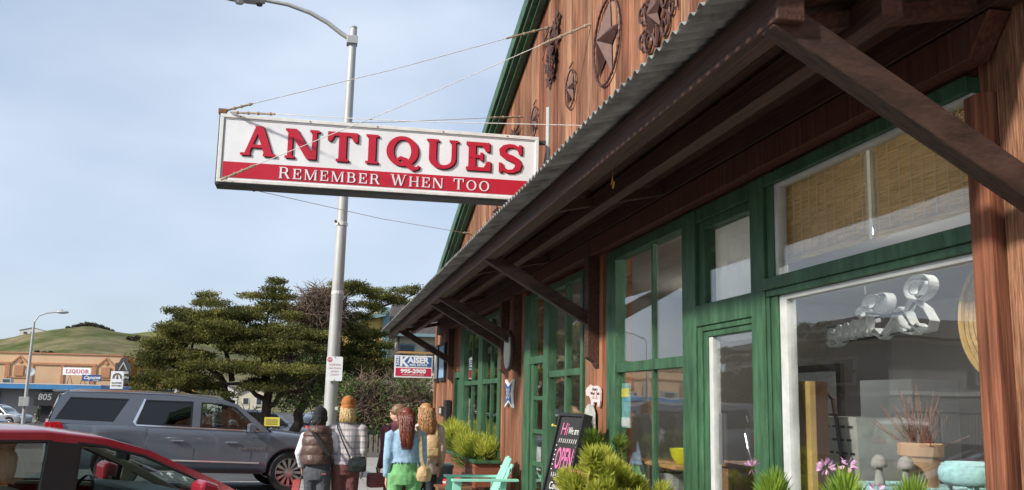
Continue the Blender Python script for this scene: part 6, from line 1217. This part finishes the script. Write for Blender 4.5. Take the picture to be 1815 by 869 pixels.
# ------------------------------------------------------------------ mint Adirondack chair, facing the street
mat('mint', (0.30, 0.66, 0.52), .5, .05, 6, bump=.05)
ch = empty('garden_chair', (2.0, 11.4, 0), 'mint green slatted garden chair with its back to the shop', 'chair'); o0 = V(2.02, 11.42, 0)
def cbar(nm, a, c, wd, ht, up=(0, 0, 1)): return MB().bar(o0+V(*a), o0+V(*c), wd, ht, up).build(nm, 'mint', ch, bev=.004)
for k in range(5):
    y = -.22+k*.11; zt = (.99, 1.05, 1.07, 1.05, .99)[k]; cbar('back_slat', (.04, y, .50), (.27, y, zt), .10, .02, (-1, 0, .3))
cbar('back_rail', (.13, -.28, .66), (.13, .28, .66), .03, .07); cbar('back_rail', (.235, -.27, .92), (.235, .27, .92), .025, .06)
for k in range(5): x = -.42+k*.105; cbar('seat_slat', (x, -.27, .58-.02*k), (x, .27, .58-.02*k), .095, .02)
for s in (-1, 1):
    cbar('arm', (-.45, s*.33, .815), (.32, s*.31, .815), .12, .026); cbar('front_leg', (-.44, s*.29, 0), (-.38, s*.29, .80), .10, .025, (0, 1, 0)); cbar('stringer', (-.44, s*.255, .55), (.40, s*.255, .05), .025, .11); cbar('arm_support', (.10, s*.30, .3), (.16, s*.30, .80), .07, .025, (0, 1, 0)); cbar('foot_rest', (-.43, s*.1-.18, .25+.02*s), (-.43, s*.1+.18, .25+.02*s), .08, .02)
# ------------------------------------------------------------------ chalkboard leaning at the glazed door
cbd = empty('chalkboard', (2.0, 8.2, 0), 'tall black chalkboard with pink OPEN lettering leaning by the door', 'chalkboard'); mat('slate', (0.018, 0.018, 0.019), .75, .3, 5); mat('chalk_white', (0.62, 0.62, 0.60), .9, .3, 40); mat('chalk_pink', (0.50, 0.13, 0.27), .9, .25, 40)
# face: bottom edge runs along the shop, top leans in towards the glass
bo = V(1.70, 7.98, .0); bu = V(.075, -.42, 0).normalized(); bv = V(.245, .0, 1).normalized(); bv = (bv-bu*bv.dot(bu)).normalized(); bn = bu.cross(bv); BW, BH = .44, 1.64
def bpt(u, v, d=0): return bo+bu*u+bv*v+bn*d
MB().poly([(0, 0), (BW, 0), (BW, BH), (0, BH)], (bo, bu, bv), .02).build('board', 'slate', cbd)
for a, c in (((-.012, 0), (-.012, BH+.02)), ((BW+.012, 0), (BW+.012, BH+.02))): MB().bar(bpt(*a, -.01), bpt(*c, -.01), .08, .026, bn.cross(bv)).build('frame', 'black', cbd)
for v in (-.0, BH+.01): MB().bar(bpt(0, v, -.01), bpt(BW, v, -.01), .08, .026, bv).build('frame', 'black', cbd)
bh = V(-bn.x, -bn.y, 0).normalized(); tp = bpt(0, BH, -.03); b0 = V(bo.x, bo.y, 0)+bh*.95
MB().poly([(0, 0), (BW, 0), (BW, (tp-b0).length), (0, (tp-b0).length)], (b0, bu, ((tp-b0)-bu*(tp-b0).dot(bu)).normalized()), .02).build('rear_leg_panel', 'black', cbd)
fr = lambda u, v: (bpt(u, v, .012), bu, bv)
text_mesh('Hi', .15, fr(.05, 1.48), 'chalk_pink', cbd, depth=.002, align='LEFT', shear=.1); text_mesh('We are', .085, fr(.20, 1.49), 'chalk_white', cbd, depth=.002, shear=.1, sx=.75)
text_mesh('OPEN', .25, fr(.065, 1.20), 'chalk_pink', cbd, 'lettering', depth=.002, offset=.004, sx=.50)
b = MB()
for k in range(9):
    for v0 in (1.13, 1.415): b.bar(bpt(.06+k*.04, v0, .012), bpt(.06+k*.04+(.008 if v0 > 1.3 else -.008), v0+.035, .012), .008, .002, bn)
for k in range(6):
    for u0 in (.02, .40): b.bar(bpt(u0, 1.19+k*.04, .012), bpt(u0+.022, 1.19+k*.04, .012), .008, .002, bn)
b.build('chalk_rays', 'chalk_white', cbd, kind='stuff')
text_mesh('Come on', .085, fr(.06, 1.03), 'chalk_white', cbd, depth=.002, shear=.1); text_mesh('in', .10, fr(.10, .91), 'chalk_white', cbd, depth=.002, shear=.1)
hrt = [(0, -.05), (.05, .01), (.045, .035), (.02, .04), (0, .02), (-.02, .04), (-.045, .035), (-.05, .01)]; MB().poly(hrt, (bpt(.26, .94, .012), bu, bv), .002).build('heart', 'chalk_white', cbd)
# ------------------------------------------------------------------ ribbed tin wall pocket with plants
wp = empty('tin_wall_planter', (2.3, 8.2, 1.28), 'white ribbed tin wall pocket holding a small plant', 'planter'); mat('tin_white', (0.45, 0.46, 0.46), .5, .2, 9)
b = MB(); N = 40
for i in range(N+1):
    a = math.pi*i/N; rr = .13+.005*math.sin(i*2.2); b.v += [(2.37-rr*1.2*math.sin(a), 8.22+rr*math.cos(a), 1.28), (2.37-rr*1.3*math.sin(a), 8.22+rr*1.15*math.cos(a), 1.47)]
b.f = [(2*i, 2*i+2, 2*i+3, 2*i+1) for i in range(N)]; o = b.build('pocket', 'tin_white', wp, smooth=True); o.modifiers.new('s', 'SOLIDIFY').thickness = .004
b = MB()
for i in range(17):
    y = 8.07+i*.0185; b.box(2.365-.004*(i % 2), 2.372, y, y+.0178, 1.30, 1.60+.10*math.sqrt(max(0, 1-((y-8.22)/.16)**2)))
b.build('back_plate', 'tin_white', wp)
s_ = [(2.24+q.uniform(-.06, .08), 8.22+q.uniform(-.12, .12), 1.50+q.uniform(-.02, .06), (q.uniform(-1, 0), q.uniform(-1, .8), .8), .75) for _ in range(10)]
wq = empty('pocket_plant', (2.28, 8.2, 1.46), 'yellow-green plant spilling from the tin wall pocket', 'plant'); rosettes(s_, 5, 50, .10, .012, .9).build('leaves', 'needle_leaf', wq, kind='stuff'); b = MB().tube([(2.2, 8.2, 1.5), (2.10, 8.3, 1.50), (2.06, 8.33, 1.51)], .005, 4); b.ball((2.06, 8.33, 1.51), .014, 7, 5).build('bud', 'yellow_print', wq)
# ------------------------------------------------------------------ foreground shrubs in window boxes
wb1 = empty('window_box', (2.1, 6.6, .9), 'redwood window box under the two-by-two window', 'planter'); boxo('front_board', 'planter_wood', wb1, 1.64, 1.67, 5.3, 7.3, .80, 1.02); boxo('base', 'planter_wood', wb1, 1.671, 2.3, 5.3, 7.3, .78, .82); boxo('soil', 'soil', wb1, 1.671, 2.3, 5.34, 7.26, .821, .98)
for y in (5.3, 7.27): boxo('end_board', 'planter_wood', wb1, 1.671, 2.3, y, y+.03, .821, 1.02)
for y in (5.6, 7.0): boxo('leg', 'planter_wood', wb1, 1.75, 1.83, y, y+.08, 0, .779)
def rosette_bush(name, label, cen, seed, n, zmin=1.02, mt='needle_leaf', L=.13, nn=110, sc=1.0, stems=True):
    q = random.Random(seed); e = empty(name, cen[0][:2]+(zmin-.05,), label, 'shrub'); sp = []
    for (x, y, z, r, k) in cen:
        for _ in range(k):
            p = V(q.gauss(0, .5), q.gauss(0, .5), q.gauss(0, .45)); sp.append((x+p.x*r, y+p.y*r, z+p.z*r*.7, (p.x*.5-.25, p.y*.5-.25, 1), q.uniform(.8, 1.15)*sc))
    lv = rosettes(sp, seed, nn, L, .014, .8).build('leaves', mt, e, kind='stuff')
    rosettes([(x, y, z-.07, a, s) for x, y, z, a, s in sp], seed+1, nn//2, L*.9, .012, 1.15).build('inner_leaves', mt, e, kind='stuff')
    if stems:
        b = MB()
        for x, y, z, a, s in sp: b.tube([(x+q.uniform(-.1, .1), y+q.uniform(-.1, .1), zmin-.1), (x+q.uniform(-.04, .04), y+q.uniform(-.04, .04), (z+zmin)/2), (x, y, z)], [.013, .011, .008], 5)
        b.build('stems', 'stem_tan', e, kind='stuff')
    return e, sp
rosette_bush('rosette_shrub', 'big yellow-green rosette shrub in front of the two-by-two window', [(1.66, 6.05, 1.16, .15, 9), (1.80, 6.0, 1.23, .17, 10), (1.93, 6.05, 1.22, .17, 10), (2.01, 6.2, 1.18, .14, 6), (1.78, 6.25, 1.16, .2, 8), (1.88, 5.8, 1.13, .2, 9), (1.72, 5.8, 1.10, .16, 7), (2.02, 6.65, 1.33, .08, 2)], 31, 0, L=.085, nn=90)
rosette_bush('rosette_shrub', 'dark green rosette plant between the shrub and the tin wall pocket', [(2.15, 7.2, 1.40, .12, 5), (2.1, 7.0, 1.24, .14, 5)], 37, 0, mt='needle_dark', L=.10)
ag = empty('terracotta_pot', (1.72, 6.45, 1.0), 'small terracotta pot hidden among the rosette shrub', 'pot'); mat('terracotta', (0.36, 0.16, 0.08), .8, .15, 6); MB().lathe([(.07, 0), (.09, .15), (.10, .15), (.10, .18), (.08, .18), (.08, .1)], (1.72, 6.1, 1.10), 18).build('pot', 'terracotta', ag, smooth=40)
wb2 = empty('window_box', (2.1, 3.8, .9), 'redwood window box under the big display window', 'planter'); boxo('front_board', 'planter_wood', wb2, 1.90, 1.93, 2.7, 4.8, .95, 1.20); boxo('soil', 'soil', wb2, 1.931, 2.28, 2.72, 4.78, .96, 1.16)
for y in (2.7, 4.77): boxo('end_board', 'planter_wood', wb2, 1.931, 2.28, y, y+.03, .95, 1.20)
for y in (2.9, 4.5): boxo('leg', 'planter_wood', wb2, 2.0, 2.08, y, y+.08, 0, .949)
for k, (x, y, z, s, lb) in enumerate(((2.09, 4.2, 1.335, .9, 'upright bright green tuft at the left of the display window'), (2.10, 3.6, 1.365, .95, 'upright bright green tuft with pink flowers in the middle of the display window'), (2.10, 3.16, 1.375, .9, 'upright bright green tuft nearest the rough casing'))):
    e = empty('needle_tuft', (x, y, 1.15), lb, 'plant', 'window box tufts'); rosettes([(x, y, z, (-.05, -.05, 1), 1.0*s), (x+.03, y+.02, z-.05, (.3, -.1, 1), .9*s), (x-.03, y-.01, z-.04, (-.3, .1, 1), .95*s), (x, y, z-.1, (0, 0, 1), 1*s)], 50+k, 120, .115, .009, .5).build('leaves', 'fresh_green', e, kind='stuff'); MB().tube([(x, y, 1.12), (x, y, z)], .012, 5).build('stem', 'stem_tan', e)
def flower(x, y, z, lb):
    e = empty('pink_flower', (x, y, z-.1), lb, 'flower', 'pink flowers'); q = random.Random(int(x*1000+z*999)); b = MB()
    for k in range(26):
        d = V(q.gauss(0, 1), q.gauss(0, 1), q.gauss(.3, 1)).normalized(); p = V(x, y, z)+d*.012; s = d.orthogonal().normalized()*.007; b.add([p-s*.3, p+d*.02+s, p+d*.032, p+d*.02-s], [(0, 1, 2, 3)])
    b.build('petals', 'flower_pink', e, kind='stuff'); MB().tube([(x+.02, y+.01, 1.15), (x+.01, y, z-.05), (x, y, z)], .003, 4).build('stem', 'needle_dark', e)
flower(2.05, 3.66, 1.465, 'pale pink flower head on the middle window box tuft'); flower(2.13, 3.63, 1.475, 'pink flower standing right of the middle tuft'); flower(2.12, 3.42, 1.39, 'low pink flower between the two right tufts'); flower(2.03, 4.3, 1.425, 'small violet-pink flower beside the left tuft')
# ------------------------------------------------------------------ goods inside the display window
mat('tin_letter', (0.62, 0.64, 0.65), .7, .2, 8); mat('wicker', (0.36, 0.24, 0.11), .8, .35, 30); mat('twig_red', (0.20, 0.10, 0.07), .8, .3, 20); mat('wicker_blue', (0.32, 0.55, 0.57), .7, .2, 40, bump=.5); mat('basket_metal', (0.42, 0.42, 0.40), .5, .25, 7, metal=.3); mat('leather_brown', (0.07, 0.035, 0.02), .6, .2); mat('stone_grey', (0.28, 0.27, 0.25), .9, .2, 15, bump=.3); mat('frame_gold', (0.40, 0.27, 0.10), .6, .2, 9)
# script channel letters hung on rods
cl_ = empty('channel_letters', (2.75, 3.9, 2.0), 'white metal script channel letters hanging inside the display window', 'sign')
lo = V(2.74, 4.88, 2.10); lu = V(.03, -1.0, .0)*1.15; lv = V(0, 0, .62)
def channel(pts, closed=False, dp=.06, th=.005, name='letter'):
    b = MB(); n = len(pts); P3 = [lo+lu*p[0]+lv*p[1] for p in pts]; bk = V(1, .18, 0).normalized()*dp
    base = len(b.v)
    for p in P3: b.v += [tuple(p), tuple(p+bk)]
    for i in range(n if closed else n-1): j = (i+1) % n; b.f.append((2*i, 2*j, 2*j+1, 2*i+1))
    o = b.build(name, 'tin_letter', cl_); o.modifiers.new('s', 'SOLIDIFY').thickness = th; return o
def loop(cx, cy, rx, ry, slant=.25, a0=0, a1=360, n=22): return [(cx+rx*math.cos(R(a0+(a1-a0)*i/n))+slant*ry*math.sin(R(a0+(a1-a0)*i/n)), cy+ry*math.sin(R(a0+(a1-a0)*i/n))) for i in range(n+1)]
# mirrored script: small letters climb to a tall looped capital at the right
for k, (cx, cy, rx, ry) in enumerate(((.06, -.02, .03, .075), (.13, .0, .03, .08), (.19, .01, .03, .08), (.25, .02, .03, .085), (.31, .03, .03, .085), (.37, .04, .03, .09))):
    channel(loop(cx, cy, rx, ry, .1, 20, 340)); channel(loop(cx, cy, rx*.55, ry*.8, .1, 20, 340), dp=.055)
channel([(.02, -.06), (.05, -.11), (.11, -.10), (.15, -.05)]); channel(stroke([(.40, .0), (.46, -.06), (.52, .0), (.55, .08), (.60, -.02), (.67, -.05), (.72, .0)], .045)+[], True)
channel(loop(.40, .22, .075, .075, .1), True); channel(loop(.40, .22, .04, .045, .1), True, .055); channel(loop(.33, .16, .05, .05, .1, 30, 300)); channel(loop(.47, .21, .05, .085, .1, -120, 120))
channel(loop(.72, .285, .085, .10, .12), True); channel(loop(.715, .285, .045, .058, .12), True, .055); channel([(.66, .20), (.63, .12), (.66, .03), (.72, -.06), (.78, -.05), (.80, .02), (.76, .12), (.70, .19)]); channel([(.56, .12), (.60, .15), (.64, .10), (.66, .0), (.70, -.03)])
for v0, v1 in ((.075, .10), (-.075, -.06)): MB().tube([lo+lu*.0+lv*v0+V(.03, 0, 0), lo+lu*.62+lv*(v1+.02)+V(.03, 0, 0)], .006, 6).build('rod', 'dark_metal', cl_)
MB().tube([lo+lu*.62+lv*.12+V(.03, 0, 0), lo+lu*.78+lv*.33+V(.05, 0, 0)], .007, 6).build('rod', 'dark_metal', cl_)
for u in (.36, .72): MB().tube([lo+lu*u+lv*.30, lo+lu*u+lv*.62], .0015, 4).build('hanging_wire', 'wire', cl_)
# round wicker tray at the right edge
wt = empty('wicker_tray', (2.62, 3.12, 1.7), 'round woven tray hanging behind the right edge of the display glass', 'tray')
b = MB()
for k in range(16):
    r = .015+k*.0145; b.tube([(2.60+.004*(k % 2), 3.06+r*math.cos(a), 1.985+r*math.sin(a)) for a in [2*math.pi*j/40 for j in range(41)]], .0078, 5, cap=False)
b.build('coils', 'wicker', wt, kind='stuff'); MB().tube([(2.592, 3.06+.245*math.cos(a), 1.985+.245*math.sin(a)) for a in [2*math.pi*j/48 for j in range(49)]], .013, 6, cap=False).build('rim', 'frame_gold', wt)
MB().tube([(2.605, 3.06, 2.23), (2.605, 3.06, 2.98)], .002, 4).build('hanging_wire', 'wire', wt)
# terracotta urn with dry branches
ur = empty('terracotta_urn', (2.82, 3.43, 1.0), 'tall terracotta urn in the display window', 'urn'); mat('terra_pale', (0.40, 0.25, 0.15), .8, .15, 5)
boxo('pedestal', 'stone_grey', ur, 2.68, 2.96, 3.29, 3.57, .761, 1.12); MB().lathe([(.07, 0), (.10, .01), (.10, .03), (.06, .06), (.085, .16), (.115, .30), (.125, .36), (.14, .37), (.14, .425), (.125, .43), (.115, .40), (.0, .36)], (2.82, 3.43, 1.121), 28).build('urn', 'terra_pale', ur, smooth=35)
dbr = empty('dry_branches', (2.82, 3.43, 1.5), 'bundle of dry budded twigs standing in the urn', 'branches'); q = random.Random(17); b = MB()
for k in range(46):
    a = q.uniform(0, 6.28); s = abs(q.gauss(0, .45)); L = q.uniform(.28, .52); tip = V(2.82+math.cos(a)*s*L, 3.43+math.sin(a)*s*L+.10*q.random(), 1.53+L*math.sqrt(max(.1, 1-s*s*.8))); p0 = V(2.82+math.cos(a)*.05*s, 3.43+math.sin(a)*.06, 1.50); pts = [p0.lerp(tip, t/6)+V(q.uniform(-.008, .008), q.uniform(-.008, .008), 0) for t in range(7)]
    b.tube(pts, [.004, .004, .0035, .003, .003, .0025, .002], 4)
    for t in range(2, 14): p = p0.lerp(tip, t/14)+V(q.uniform(-.006, .006), q.uniform(-.006, .006), 0); b.ball(p, .0055, 4, 3)
b.build('twigs', 'twig_red', dbr, kind='stuff')
# galvanised pierced basket with leather handles
pbk = empty('metal_basket', (2.95, 4.1, 1.0), 'pierced galvanised tote basket with brown leather handles', 'basket'); b = MB()
bp_ = lambda u, z: ((.20+.10*(z-1.0))*u)
MB().rings([[(2.95+sx*(.13+.07*t), 4.12+sy_*(.19+.09*t), 1.02+.52*t) for sx, sy_ in ((-1, -1), (1, -1), (1, 1), (-1, 1))] for t in (0, 1)], cap=False).build('body', 'basket_metal', pbk); boxo('stand', 'stone_grey', pbk, 2.78, 3.12, 3.9, 4.34, .641, 1.02)
for r in range(7):
    for c in range(6): t = .1+.8*r/6; yy = 4.12+(.19+.09*t)*(-.78+1.56*(c+.3*(r % 2))/5.5); boxo('slot', 'black', pbk, 2.95-(.13+.07*t)-.004, 2.95-(.13+.07*t)-.001, yy-.022, yy+.022, 1.02+.52*t-.006, 1.02+.52*t+.006)
for yy in (4.03, 4.24): MB().bar((2.80, yy, 1.05), (2.742, yy, 1.56), .03, .006, (1, 0, 0)).build('strap', 'leather_brown', pbk)
MB().tube([(2.742, 4.03, 1.55), (2.75, 4.06, 1.63), (2.76, 4.135, 1.665), (2.75, 4.21, 1.63), (2.742, 4.24, 1.55)], .014, 6).build('handle', 'leather_brown', pbk)
# stone mushrooms, blue wicker stool, cabinet, gold frame
for k, (x, y, lb) in enumerate(((2.62, 3.68, 'left of the two small stone mushrooms on the pale table'), (2.68, 3.56, 'right of the two small stone mushrooms on the pale table'))):
    m_ = empty('stone_mushroom', (x, y, 1.31), lb, 'garden ornament', 'stone mushrooms'); MB().lathe([(.04, 0), (.035, .02), (.022, .07), (.026, .09)], (x, y, 1.31), 14).build('stalk', 'stone_grey', m_, smooth=True); MB().lathe([(.02, .085), (.055, .085), (.055, .10), (.045, .125), (.02, .14), (.002, .142)], (x, y, 1.31), 16).build('cap', 'stone_grey', m_, smooth=True)
tbl = empty('pale_table', (2.7, 3.75, .76), 'pale blue-white display table behind the tufts', 'table'); boxo('top', 'wicker_blue', tbl, 2.52, 3.1, 3.46, 3.88, 1.28, 1.308)
for x in (2.55, 3.04):
    for y in (3.49, 3.82): boxo('leg', 'wicker_blue', tbl, x, x+.04, y, y+.04, .721, 1.279)
ws_ = empty('wicker_stool', (2.75, 3.02, .76), 'pale blue wicker stool at the right of the display', 'stool'); MB().lathe([(.0, -.045), (.16, -.045), (.19, -.025), (.195, .0), (.185, .03), (.15, .05), (.0, .055)], (2.72, 3.05, 1.42), 30).build('seat', 'wicker_blue', ws_, smooth=True)
for a in range(4): an = R(45+90*a); MB().tube([(2.72+.13*math.cos(an), 3.05+.13*math.sin(an), 1.38), (2.72+.17*math.cos(an), 3.05+.17*math.sin(an), .761)], .016, 6).build('leg', 'wicker_blue', ws_)
b = MB()
for k in range(4): b.tube([(2.72+(.187-.012*abs(k-1.5))*math.cos(a), 3.05+(.187-.012*abs(k-1.5))*math.sin(a), 1.395+k*.02) for a in [2*math.pi*j/40 for j in range(41)]], [.007+.003*(j % 2) for j in range(41)], 5, cap=False)
b.build('weave', 'wicker_blue', ws_, kind='stuff')
pf = empty('gilt_frame', (2.6, 4.52, .76), 'tall tan picture frame standing beside the white window sash', 'frame'); boxo('board', 'frame_gold', pf, 2.50, 2.53, 4.36, 4.56, .761, 1.84); boxo('edge', 'leather_brown', pf, 2.531, 2.60, 4.36, 4.40, .761, 1.84)
pc = empty('dark_picture', (3.4, 4.4, 1.5), 'framed picture on a dark easel behind the gold frame', 'picture'); boxo('frame', 'dark_wood', pc, 3.4, 3.43, 4.1, 4.75, 1.62, 2.0); boxo('print', 'pale_grey', pc, 3.39, 3.399, 4.15, 4.70, 1.67, 1.95); boxo('stand', 'dark_wood', pc, 3.44, 3.48, 4.38, 4.46, .061, 1.62)
cbn = empty('perforated_cabinet', (3.2, 3.2, .76), 'dark perforated cabinet behind the urn', 'cabinet'); boxo('body', 'dark_wood', cbn, 3.05, 3.4, 2.8, 3.5, .761, 1.36)
for r in range(4):
    for c in range(8): MB().lathe([(.0, 0), (.022, 0), (.022, .004)], (0, 0, 0), 10).build('hole', 'black', cbn, org=(0, 0, 0)); o = cbn.children[-1]; o.rotation_euler = (0, R(-90), 0); o.location = V(3.047, 2.86+c*.08, 1.0+r*.09)-ORG[cbn.name]
# inside the narrow door and the two-by-two window
wbx = empty('wooden_chest', (2.9, 5.2, .76), 'brown wooden chest behind the narrow glass door', 'chest'); boxo('body', 'crate_wood', wbx, 2.75, 3.1, 4.82, 5.5, .17, 1.40); boxo('lid', 'crate_wood', wbx, 2.73, 3.12, 4.80, 5.52, 1.401, 1.43); boxo('door_line', 'dark_wood', wbx, 2.745, 2.749, 5.235, 5.245, .3, 1.38); MB().ball((2.74, 5.28, 1.33), .014, 8, 6).build('knob', 'white_paint', wbx)
sb = empty('soap_dispenser', (2.72, 5.10, 1.43), 'clear pump bottle on the wooden chest', 'bottle'); glass('bottle_glass', (.9, .93, .93), .08); MB().lathe([(.035, 0), (.038, .01), (.038, .11), (.015, .135), (.012, .15)], (2.80, 5.10, 1.431), 16).build('bottle', 'bottle_glass', sb, smooth=40); MB().tube([(2.80, 5.10, 1.58), (2.80, 5.10, 1.64), (2.78, 5.13, 1.645), (2.77, 5.16, 1.63)], .008, 6).build('pump', 'white_paint', sb)
cd = empty('wire_candelabra', (2.95, 5.35, 1.43), 'curly metal candle holder on the wooden chest', 'candle holder'); b = MB()
for s in (-1, 1): b.tube([(2.95, 5.35, 1.44), (2.95, 5.35+s*.06, 1.52), (2.95, 5.35+s*.10, 1.62), (2.95, 5.35+s*.05, 1.70), (2.95, 5.35+s*.08, 1.74)], .005, 5)
b.build('wires', 'steel', cd)
sf = empty('display_shelf', (2.9, 6.6, .76), 'pale shelf inside the two-by-two window', 'shelf'); boxo('board', 'pine', sf, 2.65, 3.0, 6.05, 7.2, 1.26, 1.285)
for y in (6.1, 7.1): boxo('support', 'pine', sf, 2.95, 2.99, y, y+.04, .761, 1.259)
mat('bowl_yellow', (0.50, 0.50, 0.03), .3, .08); bw = empty('yellow_bowl', (2.8, 6.2, 1.29), 'yellow-green bowl on the shelf in the two-by-two window', 'bowl'); MB().lathe([(.05, 0), (.055, .005), (.09, .06), (.105, .12), (.10, .12), (.085, .06), (.04, .02), (.0, .02)], (2.80, 6.22, 1.287), 24).build('bowl', 'bowl_yellow', bw, smooth=40)
pls = empty('plaid_basket', (2.85, 6.45, .9), 'pale cloth basket below the shelf', 'basket'); MB().lathe([(.10, 0), (.13, .2), (.125, .2), (.095, .01), (0, .01)], (2.8, 6.45, .98), 16).build('basket', 'pale_grey', pls); boxo('block', 'stone_grey', pls, 2.68, 2.92, 6.33, 6.57, .761, .979)
# furniture deep in the room so the glass shows depth
for k, (x, y, h, wd, m_, lb) in enumerate(((5.6, 3.6, 1.9, .8, 'dark_wood', 'dark tall cabinet deep behind the display window'), (5.2, 6.2, 1.2, 1.0, 'crate_wood', 'brown chest of drawers deep behind the narrow door'), (5.6, 8.8, 2.0, .9, 'pale_grey', 'pale wardrobe deep behind the glazed door'), (4.2, 13.4, 1.6, 1.0, 'crate_wood', 'brown dresser inside the far window'), (4.4, 15.2, 1.9, .8, 'dark_wood', 'dark cupboard inside the far window'))):
    e = empty('cabinet', (x, y, .06), lb, 'cabinet', 'shop furniture'); boxo('body', m_, e, x, x+.5, y-wd/2, y+wd/2, .061, h)
    for z in (.3, .8, 1.2): 
        if z+.3 < h: boxo('drawer', m_, e, x-.02, x-.001, y-wd/2+.04, y+wd/2-.04, z, z+.34); MB().ball((x-.03, y, z+.17), .02, 8, 6).build('knob', 'brass', e)

# final places of the goods behind the glass
for o, dy, dz in ((wt, .20, .08), (ur, .73, 0), (dbr, .73, 0), (pbk, .75, .12), (tbl, .60, .04), (ws_, .63, .02), (pf, .24, 0), (pc, 1.75, 0), (cbn, 1.3, 0), (bw, .92, -.03), (sf, .85, -.03), (wbx, .88, -.1), (sb, .65, -.1), (cd, .9, -.1), (pls, .9, 0)):
    o.location.y += dy; o.location.z += dz
for o in [x for x in bpy.data.objects if x.name.startswith('stone_mushroom')]: o.location.y += .51; o.location.z += .04; o.scale = (.68, .68, 1)
ur.scale = (.74, .74, 1); ws_.scale = (.7, .7, 1); dbr.scale = (.68, .68, .6)
